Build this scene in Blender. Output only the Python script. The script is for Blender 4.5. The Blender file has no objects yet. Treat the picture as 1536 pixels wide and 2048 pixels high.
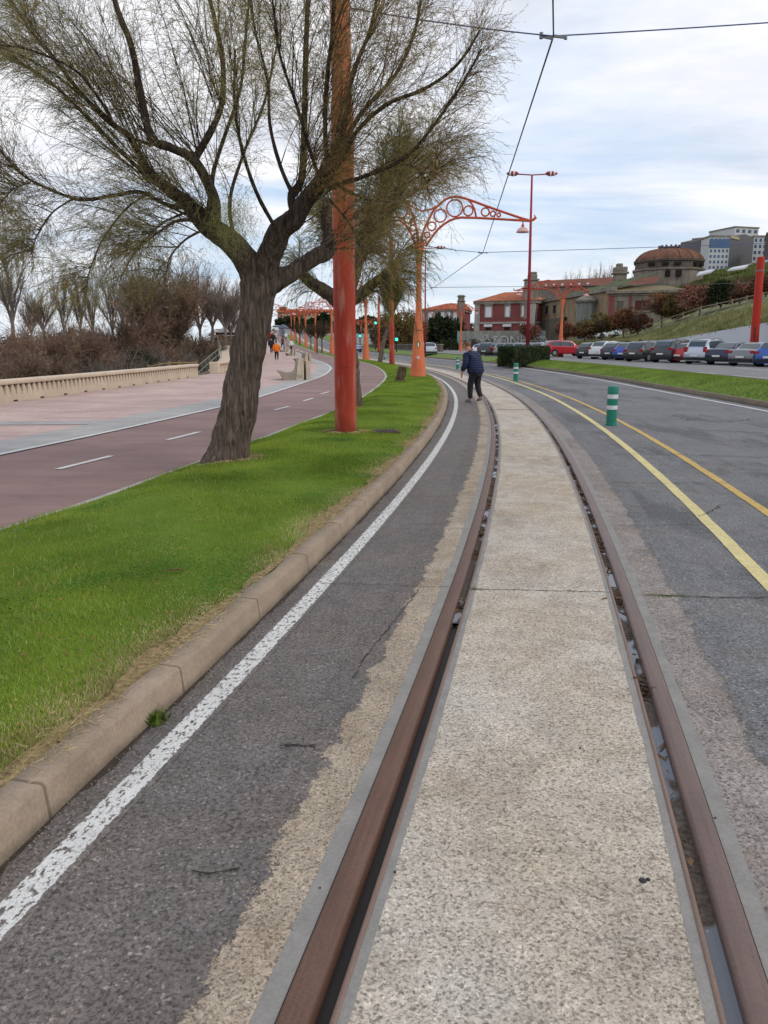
import bpy, bmesh, math, random
import numpy as np
from mathutils import Vector, Matrix
rng = np.random.default_rng(7); random.seed(7)
scene = bpy.context.scene
COL = scene.collection
# ------------------------------------------------------------------ camera calibration
F_PX = 1538.0; PITCH = math.atan(334/1538); SP, CP = math.sin(PITCH), math.cos(PITCH); CAM_H = 1.55
def zt(y):                                   # lie of the land: flat, then a gentle rise far away
    return 0.0 if y < 75 else 1.5e-4*(min(y, 300)-75)**2 
def ray(u, v):
    x = (u-768)/F_PX; yd = (v-1024)/F_PX
    return x, CP-yd*SP, -SP-yd*CP
def P(u, v, dz=0.0):                         # where a sight line meets the ground (survey helper)
    x, y, z = ray(u, v); t = 0.3
    while t < 700:
        if CAM_H+z*t <= zt(y*t)+dz: break
        t *= 1.002
    return Vector((x*t, y*t, CAM_H+z*t))
def at(u, v, Y):                             # point on a sight line at ground distance Y
    x, y, z = ray(u, v); t = Y/y
    return Vector((x*t, Y, CAM_H+z*t))

# ------------------------------------------------------------------ object helpers
def put(o, parent=None):
    COL.objects.link(o)
    if parent is not None: o.parent = parent
    return o
def tag(o, label=None, cat=None, group=None, kind=None):
    if label: o['label'] = label
    if cat: o['category'] = cat
    if group: o['group'] = group
    if kind: o['kind'] = kind
    return o
def empty(name, loc=(0, 0, 0), rz=0.0, label=None, cat=None, group=None, kind=None):
    o = bpy.data.objects.new(name, None); o.location = loc; o.rotation_euler = (0, 0, rz)
    o.empty_display_size = .2
    put(o); return tag(o, label, cat, group, kind)
def copy_tree(o, parent=None):
    c = o.copy(); put(c, parent)
    for ch in list(o.children): copy_tree(ch, c)
    return c
def mesh_np(name, V, Fq, mat, parent=None, uv=None, smooth=False, kind=None):
    """V (n,3) array, Fq (m,k) int array"""
    me = bpy.data.meshes.new(name); n = len(V); m, k = Fq.shape
    me.vertices.add(n); me.vertices.foreach_set('co', np.asarray(V, dtype=np.float32).ravel())
    me.loops.add(m*k); me.loops.foreach_set('vertex_index', Fq.astype(np.int32).ravel())
    me.polygons.add(m); me.polygons.foreach_set('loop_start', np.arange(0, m*k, k, dtype=np.int32))
    me.polygons.foreach_set('loop_total', np.full(m, k, dtype=np.int32))
    if smooth: me.polygons.foreach_set('use_smooth', np.ones(m, dtype=bool))
    if uv is not None:
        l = me.uv_layers.new(name='UVMap'); l.data.foreach_set('uv', np.asarray(uv, dtype=np.float32)[Fq.ravel()].ravel())
    me.update(calc_edges=True); me.validate()
    me.materials.append(mat)
    o = put(bpy.data.objects.new(name, me), parent)
    if kind: o['kind'] = kind
    return o
class MB:
    """collects simple solids and links them as ONE mesh"""
    def __init__(s): s.v = []; s.f = []
    def add(s, vs, fs):
        b = len(s.v); s.v += [tuple(x) for x in vs]; s.f += [tuple(b+i for i in f) for f in fs]; return s
    def box(s, c, d, rz=0.0, M=None):
        ca, sa = math.cos(rz), math.sin(rz); vs = []
        for sz in (-.5, .5):
            for sx, sy in ((-.5, -.5), (.5, -.5), (.5, .5), (-.5, .5)):
                x, y = sx*d[0], sy*d[1]; vs.append(Vector((c[0]+x*ca-y*sa, c[1]+x*sa+y*ca, c[2]+sz*d[2])))
        if M is not None: vs = [M @ v for v in vs]
        return s.add(vs, [(3, 2, 1, 0), (4, 5, 6, 7), (0, 1, 5, 4), (1, 2, 6, 5), (2, 3, 7, 6), (3, 0, 4, 7)])
    def bar(s, a, b, w, h=None):
        a, b = Vector(a), Vector(b); h = h or w; d = (b-a).normalized()
        up = Vector((0, 0, 1)) if abs(d.z) < .95 else Vector((0, 1, 0))
        r = d.cross(up).normalized()*w/2; u = r.cross(d).normalized()*h/2
        vs = [p+q for p in (a, b) for q in (-r-u, r-u, r+u, -r+u)]
        return s.add(vs, [(0, 1, 2, 3), (7, 6, 5, 4), (0, 4, 5, 1), (1, 5, 6, 2), (2, 6, 7, 3), (3, 7, 4, 0)])
    def tube(s, pts, rad, n=8, cap=True):
        pts = [Vector(p) for p in pts]; rad = rad if hasattr(rad, '__len__') else [rad]*len(pts); vs = []; fs = []
        ref = None
        for i, p in enumerate(pts):
            d = (pts[min(i+1, len(pts)-1)]-pts[max(i-1, 0)]).normalized()
            if ref is None: ref = Vector((0, 0, 1)) if abs(d.z) < .9 else Vector((1, 0, 0))
            r = d.cross(ref); r = r.normalized() if r.length > 1e-5 else d.orthogonal().normalized()
            ref = r.cross(d).normalized()
            for k in range(n):
                a = 2*math.pi*k/n; vs.append(p+(r*math.cos(a)+ref*math.sin(a))*rad[i])
        for i in range(len(pts)-1):
            for k in range(n): fs.append((i*n+k, i*n+(k+1) % n, (i+1)*n+(k+1) % n, (i+1)*n+k))
        if cap: fs += [tuple(range(n-1, -1, -1)), tuple((len(pts)-1)*n+k for k in range(n))]
        return s.add(vs, fs)
    def lathe(s, prof, c=(0, 0, 0), n=16, cap=True):
        vs = []; fs = []
        for r, z in prof:
            for k in range(n):
                a = 2*math.pi*k/n; vs.append((c[0]+r*math.cos(a), c[1]+r*math.sin(a), c[2]+z))
        for i in range(len(prof)-1):
            for k in range(n): fs.append((i*n+k, i*n+(k+1) % n, (i+1)*n+(k+1) % n, (i+1)*n+k))
        if cap: fs += [tuple(range(n-1, -1, -1)), tuple((len(prof)-1)*n+k for k in range(n))]
        return s.add(vs, fs)
    def prism(s, poly, a, b):                # poly of 2-D points, a,b: maps (x,y)->3-D for both ends
        n = len(poly); vs = [a(*p) for p in poly]+[b(*p) for p in poly]
        fs = [tuple(range(n-1, -1, -1)), tuple(range(n, 2*n))]+[(i, (i+1) % n, n+(i+1) % n, n+i) for i in range(n)]
        return s.add(vs, fs)
    def torus(s, c, R, r, ax, ay, n=24, m=6): # ring in the plane spanned by ax, ay
        c, ax, ay = Vector(c), Vector(ax), Vector(ay); az = ax.cross(ay); vs = []; fs = []
        for i in range(n):
            t = 2*math.pi*i/n; d = ax*math.cos(t)+ay*math.sin(t)
            for j in range(m):
                q = 2*math.pi*j/m; vs.append(c+d*(R+r*math.cos(q))+az*(r*math.sin(q)))
        for i in range(n):
            for j in range(m): fs.append((i*m+j, i*m+(j+1) % m, ((i+1) % n)*m+(j+1) % m, ((i+1) % n)*m+j))
        return s.add(vs, fs)
    def build(s, name, mat, parent=None, smooth=False, bevel=0, kind=None, auto=False):
        me = bpy.data.meshes.new(name); me.from_pydata([tuple(x) for x in s.v], [], s.f)
        bm = bmesh.new(); bm.from_mesh(me); bmesh.ops.recalc_face_normals(bm, faces=bm.faces); bm.to_mesh(me); bm.free()
        me.materials.append(mat)
        if smooth:
            me.polygons.foreach_set('use_smooth', [True]*len(me.polygons))
        o = put(bpy.data.objects.new(name, me), parent)
        if auto:
            for e in me.edges: pass
            me.set_sharp_from_angle(angle=math.radians(35))
        if bevel:
            b = o.modifiers.new('b', 'BEVEL'); b.width = bevel; b.segments = 2; b.limit_method = 'ANGLE'
        if kind: o['kind'] = kind
        return o

# ------------------------------------------------------------------ materials
def srgb(r, g, b):
    f = lambda c: (c/255/12.92) if c/255 <= .04045 else ((c/255+.055)/1.055)**2.4
    return (f(r), f(g), f(b), 1)
class N:
    """tiny node-graph helper"""
    def __init__(s, name):
        s.m = bpy.data.materials.new(name); s.m.use_nodes = True; s.t = s.m.node_tree
        s.b = s.t.nodes['Principled BSDF']; s.l = s.t.links
    def n(s, typ, **kw):
        o = s.t.nodes.new(typ)
        for k, v in kw.items(): setattr(o, k, v)
        return o
    def link(s, a, b): s.l.new(a, b)
    def coord(s, kind='pos', scale=(1, 1, 1), rot=0.0):
        if kind == 'pos': o = s.n('ShaderNodeNewGeometry').outputs['Position']
        elif kind == 'uv': o = s.n('ShaderNodeTexCoord').outputs['UV']
        else: o = s.n('ShaderNodeTexCoord').outputs['Object']
        mp = s.n('ShaderNodeMapping'); mp.inputs['Scale'].default_value = scale; mp.inputs['Rotation'].default_value = (0, 0, rot)
        s.link(o, mp.inputs[0]); return mp.outputs[0]
    def noise(s, vec, scale, detail=2, rough=.5, out='Fac'):
        o = s.n('ShaderNodeTexNoise'); o.inputs['Scale'].default_value = scale; o.inputs['Detail'].default_value = detail
        o.inputs['Roughness'].default_value = rough; s.link(vec, o.inputs['Vector']); return o.outputs[out]
    def voro(s, vec, scale, out='Distance', feature='F1'):
        o = s.n('ShaderNodeTexVoronoi'); o.feature = feature; o.inputs['Scale'].default_value = scale; s.link(vec, o.inputs['Vector']); return o.outputs[out]
    def ramp(s, fac, stops):
        o = s.n('ShaderNodeValToRGB'); e = o.color_ramp.elements
        while len(e) < len(stops): e.new(.5)
        for i, (p, c) in enumerate(stops):
            e[i].position = p; e[i].color = c if hasattr(c, '__len__') else (c, c, c, 1)
        s.link(fac, o.inputs[0]); return o.outputs[0]
    def mix(s, fac, a, b, mode='MIX'):
        o = s.n('ShaderNodeMix'); o.data_type = 'RGBA'; o.blend_type = mode
        for sock, v in ((o.inputs[0], fac), (o.inputs[6], a), (o.inputs[7], b)):
            if isinstance(v, (int, float)): sock.default_value = v if sock.type == 'VALUE' else (v, v, v, 1)
            elif isinstance(v, tuple): sock.default_value = v
            else: s.link(v, sock)
        return o.outputs[2]
    def math(s, op, a, b=None):
        o = s.n('ShaderNodeMath', operation=op)
        for i, v in enumerate((a, b)):
            if v is None: continue
            if isinstance(v, (int, float)): o.inputs[i].default_value = v
            else: s.link(v, o.inputs[i])
        return o.outputs[0]
    def bump(s, h, strength=.3, dist=.01):
        o = s.n('ShaderNodeBump'); o.inputs['Strength'].default_value = strength; o.inputs['Distance'].default_value = dist
        s.link(h, o.inputs['Height']); s.link(o.outputs[0], s.b.inputs['Normal'])
    def col(s, c):
        if isinstance(c, tuple): s.b.inputs['Base Color'].default_value = c
        else: s.link(c, s.b.inputs['Base Color'])
    def set(s, rough=.8, spec=.3, metal=0.0):
        s.b.inputs['Roughness'].default_value = rough; s.b.inputs['Specular IOR Level'].default_value = spec; s.b.inputs['Metallic'].default_value = metal
        return s
def K(c, k): return (c[0]*k, c[1]*k, c[2]*k, 1)
MATS = {}
def simple(name, c, rough=.7, var=.25, scale=3.0, spec=.3, metal=0.0, bump=0.0, obj=False, streak=1.0, fine=0.0):
    if name in MATS: return MATS[name]
    m = N(name); vec = m.coord('obj' if obj else 'pos', (streak, streak, 1))
    n = m.noise(vec, scale, 5, .6)
    c2 = m.ramp(n, [(.25, K(c, 1-var)), (.75, K(c, 1+var))])
    if fine:
        f = m.noise(vec, scale*12, 3, .7); c2 = m.mix(fine, c2, m.ramp(f, [(.35, .35), (.65, 1.0)]), 'MULTIPLY')
    m.col(c2); m.set(rough, spec, metal)
    if bump: m.bump(m.noise(vec, scale*6, 4, .7), bump, .02)
    MATS[name] = m.m; return m.m
def leafmat(name, c1, c2, rough=.7, patch=1.5, trans=0.0):
    if name in MATS: return MATS[name]
    m = N(name); r = m.n('ShaderNodeNewGeometry').outputs['Random Per Island']
    vec = m.coord('pos'); p = m.noise(vec, patch, 2)
    a = m.mix(r, c1, c2); b = m.mix(m.ramp(p, [(.35, 0.0), (.65, 1.0)]), K(c1, .75), K(c2, 1.15)); m.col(m.mix(.5, a, b)); m.set(rough, .2)
    if trans:
        tr = m.n('ShaderNodeBsdfTranslucent'); m.link(m.mix(.5, a, b), tr.inputs[0])
        mx = m.n('ShaderNodeMixShader'); mx.inputs[0].default_value = trans
        m.link(m.b.outputs[0], mx.inputs[1]); m.link(tr.outputs[0], mx.inputs[2]); m.link(mx.outputs[0], m.t.nodes['Material Output'].inputs[0])
    MATS[name] = m.m; return m.m

# exposed-aggregate concrete of the track bed, and asphalt: both return (colour, height) so that two surfaces can meet raggedly in one material
def agg_col(m, light, warm, stone=1.0, gain=1.0):
    v = m.coord('pos'); big = m.noise(v, .9, 4, .6); mid = m.noise(v, 5, 5, .65)
    base = m.mix(m.ramp(big, [(.35, 0.0), (.65, 1.0)]), warm, light)
    base = m.mix(.75, base, m.ramp(mid, [(.3, .70), (.7, 1.12)]), 'MULTIPLY')
    def cells(sc, stops):
        vo = m.n('ShaderNodeTexVoronoi'); vo.inputs['Scale'].default_value = sc; m.link(m.coord('pos'), vo.inputs['Vector']); sep = m.n('ShaderNodeSeparateColor'); m.link(vo.outputs['Color'], sep.inputs[0]); return m.ramp(sep.outputs[0], stops)
    st = cells(125*stone, [(.0, .36), (.14, .52), (.18, .88), (.62, 1.0), (.86, 1.10), (.93, 1.35)])
    s3 = cells(210*stone, [(.0, .5), (.2, .7), (.25, 1.0), (1.0, 1.1)])
    st2 = m.ramp(m.noise(v, 105*stone, 5, .85), [(.38, .30), (.46, .92), (.66, 1.15)])
    c = m.mix(.75, base, st, 'MULTIPLY'); c = m.mix(.6, c, s3, 'MULTIPLY'); c = m.mix(.75, c, st2, 'MULTIPLY')
    rust = m.ramp(m.noise(v, 2.3, 5, .65), [(.52, 0.0), (.78, .40)]); c = m.mix(rust, c, srgb(140, 108, 80))
    stain = m.ramp(m.noise(m.coord('pos', (1.1, .35, 1)), 1.3, 5, .7), [(.50, 1.0), (.68, .74)]); c = m.mix(1.0, c, stain, 'MULTIPLY')
    c = m.mix(1.0, c, (gain, gain, gain, 1), 'MULTIPLY'); return c, m.math('ADD', st, st2)
def asp_col(m, c, cell=110, patch=.16, wet=False):
    v = m.coord('pos'); big = m.noise(v, .7, 5, .6); mid = m.noise(v, 7, 5, .7)
    base = m.ramp(big, [(.3, K(c, .84)), (.7, K(c, 1.14))]); base = m.mix(patch*2.6, base, m.ramp(mid, [(.3, .5), (.7, 1.3)]), 'MULTIPLY')
    vo = m.n('ShaderNodeTexVoronoi'); vo.inputs['Scale'].default_value = cell; m.link(v, vo.inputs['Vector'])
    sep = m.n('ShaderNodeSeparateColor'); m.link(vo.outputs['Color'], sep.inputs[0])
    st = m.ramp(sep.outputs[0], [(.0, .5), (.4, .85), (.92, 1.05), (.97, 1.45), (1.0, 1.9)])
    ho = m.ramp(m.noise(v, cell*.5, 4, .8), [(.38, .28), (.48, .95), (.7, 1.15)])
    warmth = m.ramp(m.noise(v, 1.7, 4, .6), [(.4, (1, 1, 1, 1)), (.7, (1.08, 1.0, .93, 1))]); base = m.mix(1.0, base, warmth, 'MULTIPLY')
    c2 = m.mix(.85, base, st, 'MULTIPLY'); c2 = m.mix(.8, c2, ho, 'MULTIPLY')
    if wet:                                   # old sealed patches stretched along the traffic
        vs = m.coord('pos', (.55, .12, 1)); w = m.ramp(m.noise(vs, 1.6, 6, .75), [(.50, 1.0), (.58, .62)]); c2 = m.mix(.9, c2, w, 'MULTIPLY')
    return c2, m.math('ADD', ho, st)
def aggregate(name, light, warm, dark, stone=1.0, edge=None, lane=None, gain=1.0):
    m = N(name); c, h = agg_col(m, light, warm, stone, gain)
    if edge is not None:                      # edge = (limit offset, sign): beyond it the asphalt takes over raggedly
        uv = m.n('ShaderNodeSeparateXYZ'); m.link(m.coord('uv'), uv.inputs[0]); v = m.coord('pos')
        n1 = m.math('MULTIPLY', m.math('SUBTRACT', m.noise(v, 4.5, 6, .75), .5), .24); n2 = m.math('MULTIPLY', m.math('SUBTRACT', m.noise(v, 60, 4, .8), .5), .09)
        d = m.math('MULTIPLY', m.math('ADD', m.math('SUBTRACT', uv.outputs[1], edge[0]), m.math('ADD', n1, n2)), edge[1])
        mask = m.ramp(m.math('ADD', m.math('MULTIPLY', d, 20), .5), [(.46, 0.0), (.54, 1.0)])
        seam = m.ramp(m.math('ADD', m.math('MULTIPLY', d, 20), .5), [(.36, 1.0), (.5, .3 if edge[1] > 0 else .5), (.62, 1.0)])
        a, ha = asp_col(m, *lane); c = m.mix(mask, c, a); c = m.mix(.8, c, seam, 'MULTIPLY')
    m.col(c); m.set(.88, .2); m.bump(h, .5, .004); return m.m
def asphalt(name, c, cell=110, patch=.16, wet=False):
    m = N(name); c2, h = asp_col(m, c, cell, patch, wet); m.col(c2); m.set(.82, .35); m.bump(h, .6, .005); return m.m
LANE_C, ROAD_C = srgb(122, 116, 112), srgb(124, 124, 125)
M_LANE = asphalt('asphalt_lane', LANE_C, 125)
M_ROAD = asphalt('asphalt_road', ROAD_C, 105, wet=True)
M_LOT = asphalt('asphalt_parking', srgb(134, 134, 134), 60)
M_BED = aggregate('track_bed_concrete', srgb(206, 197, 184), srgb(193, 177, 156), None, 1.0, gain=1.0)
M_BEDL = aggregate('track_edge_concrete', srgb(184, 169, 150), srgb(170, 153, 132), None, 1.1, (-.29, -1), (LANE_C, 125))
M_BEDR = aggregate('track_edge_concrete_right', srgb(160, 152, 145), srgb(146, 137, 129), None, .8, (1.34, 1), (ROAD_C, 105))
def paint(name, c, wear, under, tread=None, rag=None):
    m = N(name); v = m.coord('pos'); n = m.noise(v, 34, 6, .75); uv = m.n('ShaderNodeSeparateXYZ'); m.link(m.coord('uv'), uv.inputs[0])
    if tread:
        n3 = m.noise(m.coord('uv', (26, 60, 1)), 1.0, 4, .6); n = m.math('ADD', m.math('MULTIPLY', n, .55), m.math('MULTIPLY', n3, .45))
    mask = m.ramp(n, [(wear-.015, 0.0), (wear+.015, 1.0)])
    if rag:                                   # (centre offset, half width)
        d = m.math('SUBTRACT', m.math('ABSOLUTE', m.math('SUBTRACT', uv.outputs[1], rag[0])), rag[1])
        d = m.math('ADD', d, m.math('MULTIPLY', m.math('SUBTRACT', m.noise(v, 30, 5, .7), .5), rag[2])); e = m.ramp(m.math('ADD', m.math('MULTIPLY', d, 40), .5), [(.46, 1.0), (.54, 0.0)]); mask = m.math('MULTIPLY', mask, e)
    dirt = m.ramp(m.noise(v, 5, 4, .6), [(.3, K(c, .8)), (.7, c)])
    sp = m.ramp(m.noise(v, 120, 3, .7), [(.33, .55), (.5, 1.0)]); dirt = m.mix(.8, dirt, sp, 'MULTIPLY')
    u, h = asp_col(m, under, 125); m.col(m.mix(mask, u, dirt)); m.set(.75, .3); m.bump(m.math('ADD', mask, h), .4, .003); return m.m
M_WHITE = paint('worn_white_paint', srgb(226, 224, 218), .462, LANE_C, True, (-.8725, .048, .035))
M_WHITE2 = paint('white_paint', srgb(216, 214, 210), .33, srgb(120, 114, 110))
M_YEL = paint('pale_yellow_paint', srgb(222, 206, 146), .38, ROAD_C)
M_YEL2 = paint('deep_yellow_paint', srgb(212, 176, 98), .42, ROAD_C)

# ------------------------------------------------------------------ curves
def cat(pts, step=lambda y: .05 if y < 8 else (.15 if y < 25 else (.5 if y < 70 else 2.0)), back=5.0):
    """smooth Catmull-Rom through points, extended behind the camera; returns (n,2)"""
    p = [np.array(q[:2], float) for q in pts]
    if back: d = p[0]-p[1]; d /= np.linalg.norm(d); p = [p[0]+d*back]+p
    p = [2*p[0]-p[1]]+p+[2*p[-1]-p[-2]]; out = []
    for i in range(1, len(p)-2):
        L = np.linalg.norm(p[i+1]-p[i]); n = max(1, int(L/step(p[i][1])))
        for k in range(n):
            t = k/n; a, b, c, d = p[i-1], p[i], p[i+1], p[i+2]
            out.append(.5*((2*b)+(c-a)*t+(2*a-5*b+4*c-d)*t*t+(3*b-a-3*c+d)*t**3))
    out.append(p[-2]); return np.array(out)
def smooth1(c, k):
    o = c.copy()
    for _ in range(k): o[1:-1] = (o[:-2]+2*o[1:-1]+o[2:])/4
    return o
_py = [(-.18, 1.5), (-.10, 1.83), (.02, 2.36), (.10, 2.75), (.28, 3.81), (.50, 4.8), (.80, 6.3), (1.12, 8.0), (1.58, 10.86), (2.12, 14.7), (2.58, 18.6), (2.84, 21.2), (3.14, 24.9), (3.34, 29.8), (3.44, 35.3), (3.25, 44.3), (2.75, 51.7), (1.9, 60)]
_pf = np.polyfit([q[1] for q in _py], [q[0] for q in _py], 4, w=[3]*4+[2]*6+[1]*8)
RAIL = cat([(float(np.polyval(_pf, q)), q) for q in (1.2, 2.2, 3.3, 4.6, 6, 8, 10.5, 13.5, 17, 21, 25, 30, 36, 44, 52)]+[
            (1.0, 67.1), (-1.4, 83), (-4.5, 101), (-8.6, 125), (-14, 162), (-19, 191), (-24.3, 225), (-34, 290)])
RAIL = smooth1(RAIL, 60)
def normals(c):
    t = np.gradient(c, axis=0); t /= np.linalg.norm(t, axis=1)[:, None]; return np.stack([t[:, 1], -t[:, 0]], 1)
RN = normals(RAIL)
RS = np.concatenate([[0], np.cumsum(np.linalg.norm(np.diff(RAIL, axis=0), axis=1))])
def zarr(ys): return np.array([zt(y) for y in ys])
def wob(n, s, amp, scales=(1.0,)):            # smooth 1-D noise along a curve
    r = np.zeros(n)
    for L in scales:
        g = rng.normal(size=int(s[-1]/L)+4); r += np.interp(s, np.arange(len(g))*L+s[0], g)*amp*(L/scales[0])**.6
    return r
def sweep(name, c, prof, mat, nrm=None, s=None, noise=None, lo=None, hi=None, kind='structure', parent=None, smooth=False, zoff=0.0):
    """prof [(offset,z)...] carried along c; noise {index: array}"""
    nrm = normals(c) if nrm is None else nrm
    s = np.concatenate([[0], np.cumsum(np.linalg.norm(np.diff(c, axis=0), axis=1))]) if s is None else s
    idx = np.arange(len(c))
    if lo is not None: idx = idx[(c[idx, 1] >= lo)]
    if hi is not None: idx = idx[(c[idx, 1] <= hi)]
    c2, n2, s2 = c[idx], nrm[idx], s[idx]; z0 = zarr(c2[:, 1])+zoff; k = len(prof); V = np.zeros((len(idx), k, 3)); UV = np.zeros((len(idx), k, 2))
    for j, (o, z) in enumerate(prof):
        oo = np.full(len(idx), float(o))
        if noise and j in noise: oo = oo+noise[j][idx]
        V[:, j, :2] = c2+n2*oo[:, None]; V[:, j, 2] = z0+z; UV[:, j, 0] = s2; UV[:, j, 1] = o
    i = np.arange(len(idx)-1)[:, None]*k+np.arange(k-1)[None, :]
    Fq = np.stack([i, i+1, i+k+1, i+k], -1).reshape(-1, 4)
    return mesh_np(name, V.reshape(-1, 3), Fq[:, ::1], mat, parent, UV.reshape(-1, 2), smooth, kind)
def between(name, a, b, mat, z=0.0, n=400, m=1, kind='structure', za=None, zb=None, parent=None):
    """sheet between two curves matched by distance Y where possible"""
    def res(c):
        d = np.concatenate([[0], np.cumsum(np.linalg.norm(np.diff(c, axis=0), axis=1))]); t = np.linspace(0, 1, n)**1.6*d[-1]
        return np.stack([np.interp(t, d, c[:, 0]), np.interp(t, d, c[:, 1])], 1)
    A, B = res(a), res(b); V = np.zeros((n, m+1, 3))
    for j in range(m+1):
        q = A+(B-A)*j/m; V[:, j, :2] = q; zz = z if za is None else za+(zb-za)*j/m; V[:, j, 2] = zarr(q[:, 1])+zz
    k = m+1; i = np.arange(n-1)[:, None]*k+np.arange(m)[None, :]
    Fq = np.stack([i, i+1, i+k+1, i+k], -1).reshape(-1, 4)
    return mesh_np(name, V.reshape(-1, 3), Fq, mat, parent, V.reshape(-1, 3)[:, :2], False, kind)
def offset(c, o, nrm=None):
    nrm = normals(c) if nrm is None else nrm
    return c+nrm*o
# ================================================================== GROUND AND ROADS
M_EARTH = simple('earth', srgb(92, 84, 66), .95, .3, .5)
g = MB(); ys = [-8, 5, 15, 21, 30, 45, 60, 75]+list(range(90, 301, 15))+[450, 1400]
def quay(y): return float(np.interp(y, [0, 40, 80, 98, 125, 162, 191, 225, 290, 900], [-10.9, -9.9, -13.6, -18.6, -25, -34, -41, -49, -63, -63]))
vs = []
for y in ys:                                     # garden level left of the promenade lies 2 m lower
    q = quay(y); vs += [(-1400, y, -2.3), (q-90, y, -2.3), (q-25, y, -2.3), (q-6, y, -2.25), (q-1.4, y, -2.2), (q-.6, y, zt(y)-.1), (0, y, zt(y)-.1), (40, y, zt(y)-.1), (1400, y, zt(y)-.1)]
k = 9; xs = range(k)
g.add(vs, [(j*k+i, j*k+i+1, (j+1)*k+i+1, (j+1)*k+i) for j in range(len(ys)-1) for i in range(k-1)])
g.build('ground', M_EARTH, kind='structure')

LB, RB = -.29, 1.34                                   # edges of the concrete track bed
nn = len(RAIL)
nl = wob(nn, RS, .020, (.5, .12, .05)); nr = wob(nn, RS, .018, (.6, .12, .05))
nl = nl*np.where(RAIL[:, 1] > 40, 0, 1); nr = nr*np.where(RAIL[:, 1] > 40, 0, 1)
# kerb line and lane
KO = -1.085
sweep('near_lane', RAIL, [(KO-.16, 0), (LB+.12, -.002)], M_LANE)
MED = cat([(9.4, 14), (9.67, 19.5), (9.95, 27), (10.25, 35), (10.25, 46), (9.9, 58), (8.9, 71), (6.6, 86), (3.0, 105), (-2.0, 130), (-8, 165), (-14, 200), (-22, 250), (-30, 300)])
MEDB = cat([(12.6, 14), (12.9, 19.5), (13.2, 27), (13.5, 35), (13.6, 46), (13.4, 58), (12.6, 71), (10.4, 88), (6.2, 110), (1.0, 135), (-5, 168), (-11, 203), (-19, 252), (-27, 300)])
road_in = offset(RAIL, RB-.12, RN)
# right-hand carriageway: inner part follows the track, outer part reaches the median
between('road', road_in, offset(MED, .02), M_ROAD, 0.0, 500, 6)
sweep('track_bed', RAIL, [(.085, .004), (.915, .004)], M_BED)
sweep('track_edge_left', RAIL, [(LB-.17, .0012), (-.205, .0035), (-.13, .004)], M_BEDL)
sweep('track_edge_right', RAIL, [(1.13, .004), (1.21, .0035), (RB+.17, .0012)], M_BEDR)
# rails -------------------------------------------------------------
def rust(name, c1, c2, rough):
    m = N(name); v = m.coord('pos'); u = m.coord('uv', (1.2, 40, 1))
    a = m.noise(v, 3, 5, .65); b = m.noise(u, 1.5, 4, .6); c = m.mix(a, c1, c2); c = m.mix(.35, c, m.ramp(b, [(.3, .5), (.7, 1.3)]), 'MULTIPLY')
    f = m.noise(v, 140, 3, .6); c = m.mix(.4, c, m.ramp(f, [(.3, .5), (.6, 1.1)]), 'MULTIPLY')
    m.col(c); m.set(rough, .45, .15); m.bump(f, .25, .002); return m.m
M_RUSTL = rust('rail_rust', srgb(92, 66, 54), srgb(116, 86, 70), .55)
M_RUSTR = rust('rail_rust_pale', srgb(100, 82, 76), srgb(124, 102, 93), .5)
M_GROOVE = rust('rail_groove', srgb(34, 29, 27), srgb(52, 44, 40), .6)
M_LIP = rust('rail_lip', srgb(112, 90, 78), srgb(142, 118, 104), .6)
M_JOINT = simple('rail_joint_filler', srgb(142, 138, 132), .85, .16, 8, fine=.25, bump=.15)
M_WATER = N('groove_water'); M_WATER.col(srgb(96, 100, 108)); M_WATER.set(.12, .8, .3); M_WATER = M_WATER.m
msl = N('groove_silt'); us = msl.coord('uv', (1.7, 4, 1)); k1_ = msl.ramp(msl.noise(us, 1.0, 3, .55), [(.50, 0.0), (.54, 1.0)]); dg = msl.ramp(msl.noise(msl.coord('pos'), 60, 4, .7), [(.3, srgb(40, 34, 30)), (.7, srgb(92, 80, 68))])
msl.col(msl.mix(k1_, dg, srgb(92, 95, 102))); msl.set(.9, .5); msl.link(msl.math('SUBTRACT', .92, msl.math('MULTIPLY', k1_, .80)), msl.b.inputs['Roughness']); msl.link(msl.math('MULTIPLY', k1_, .35), msl.b.inputs['Metallic']); M_SILT = msl.m
M_DEB = leafmat('debris', srgb(58, 42, 30), srgb(98, 74, 52))
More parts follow.
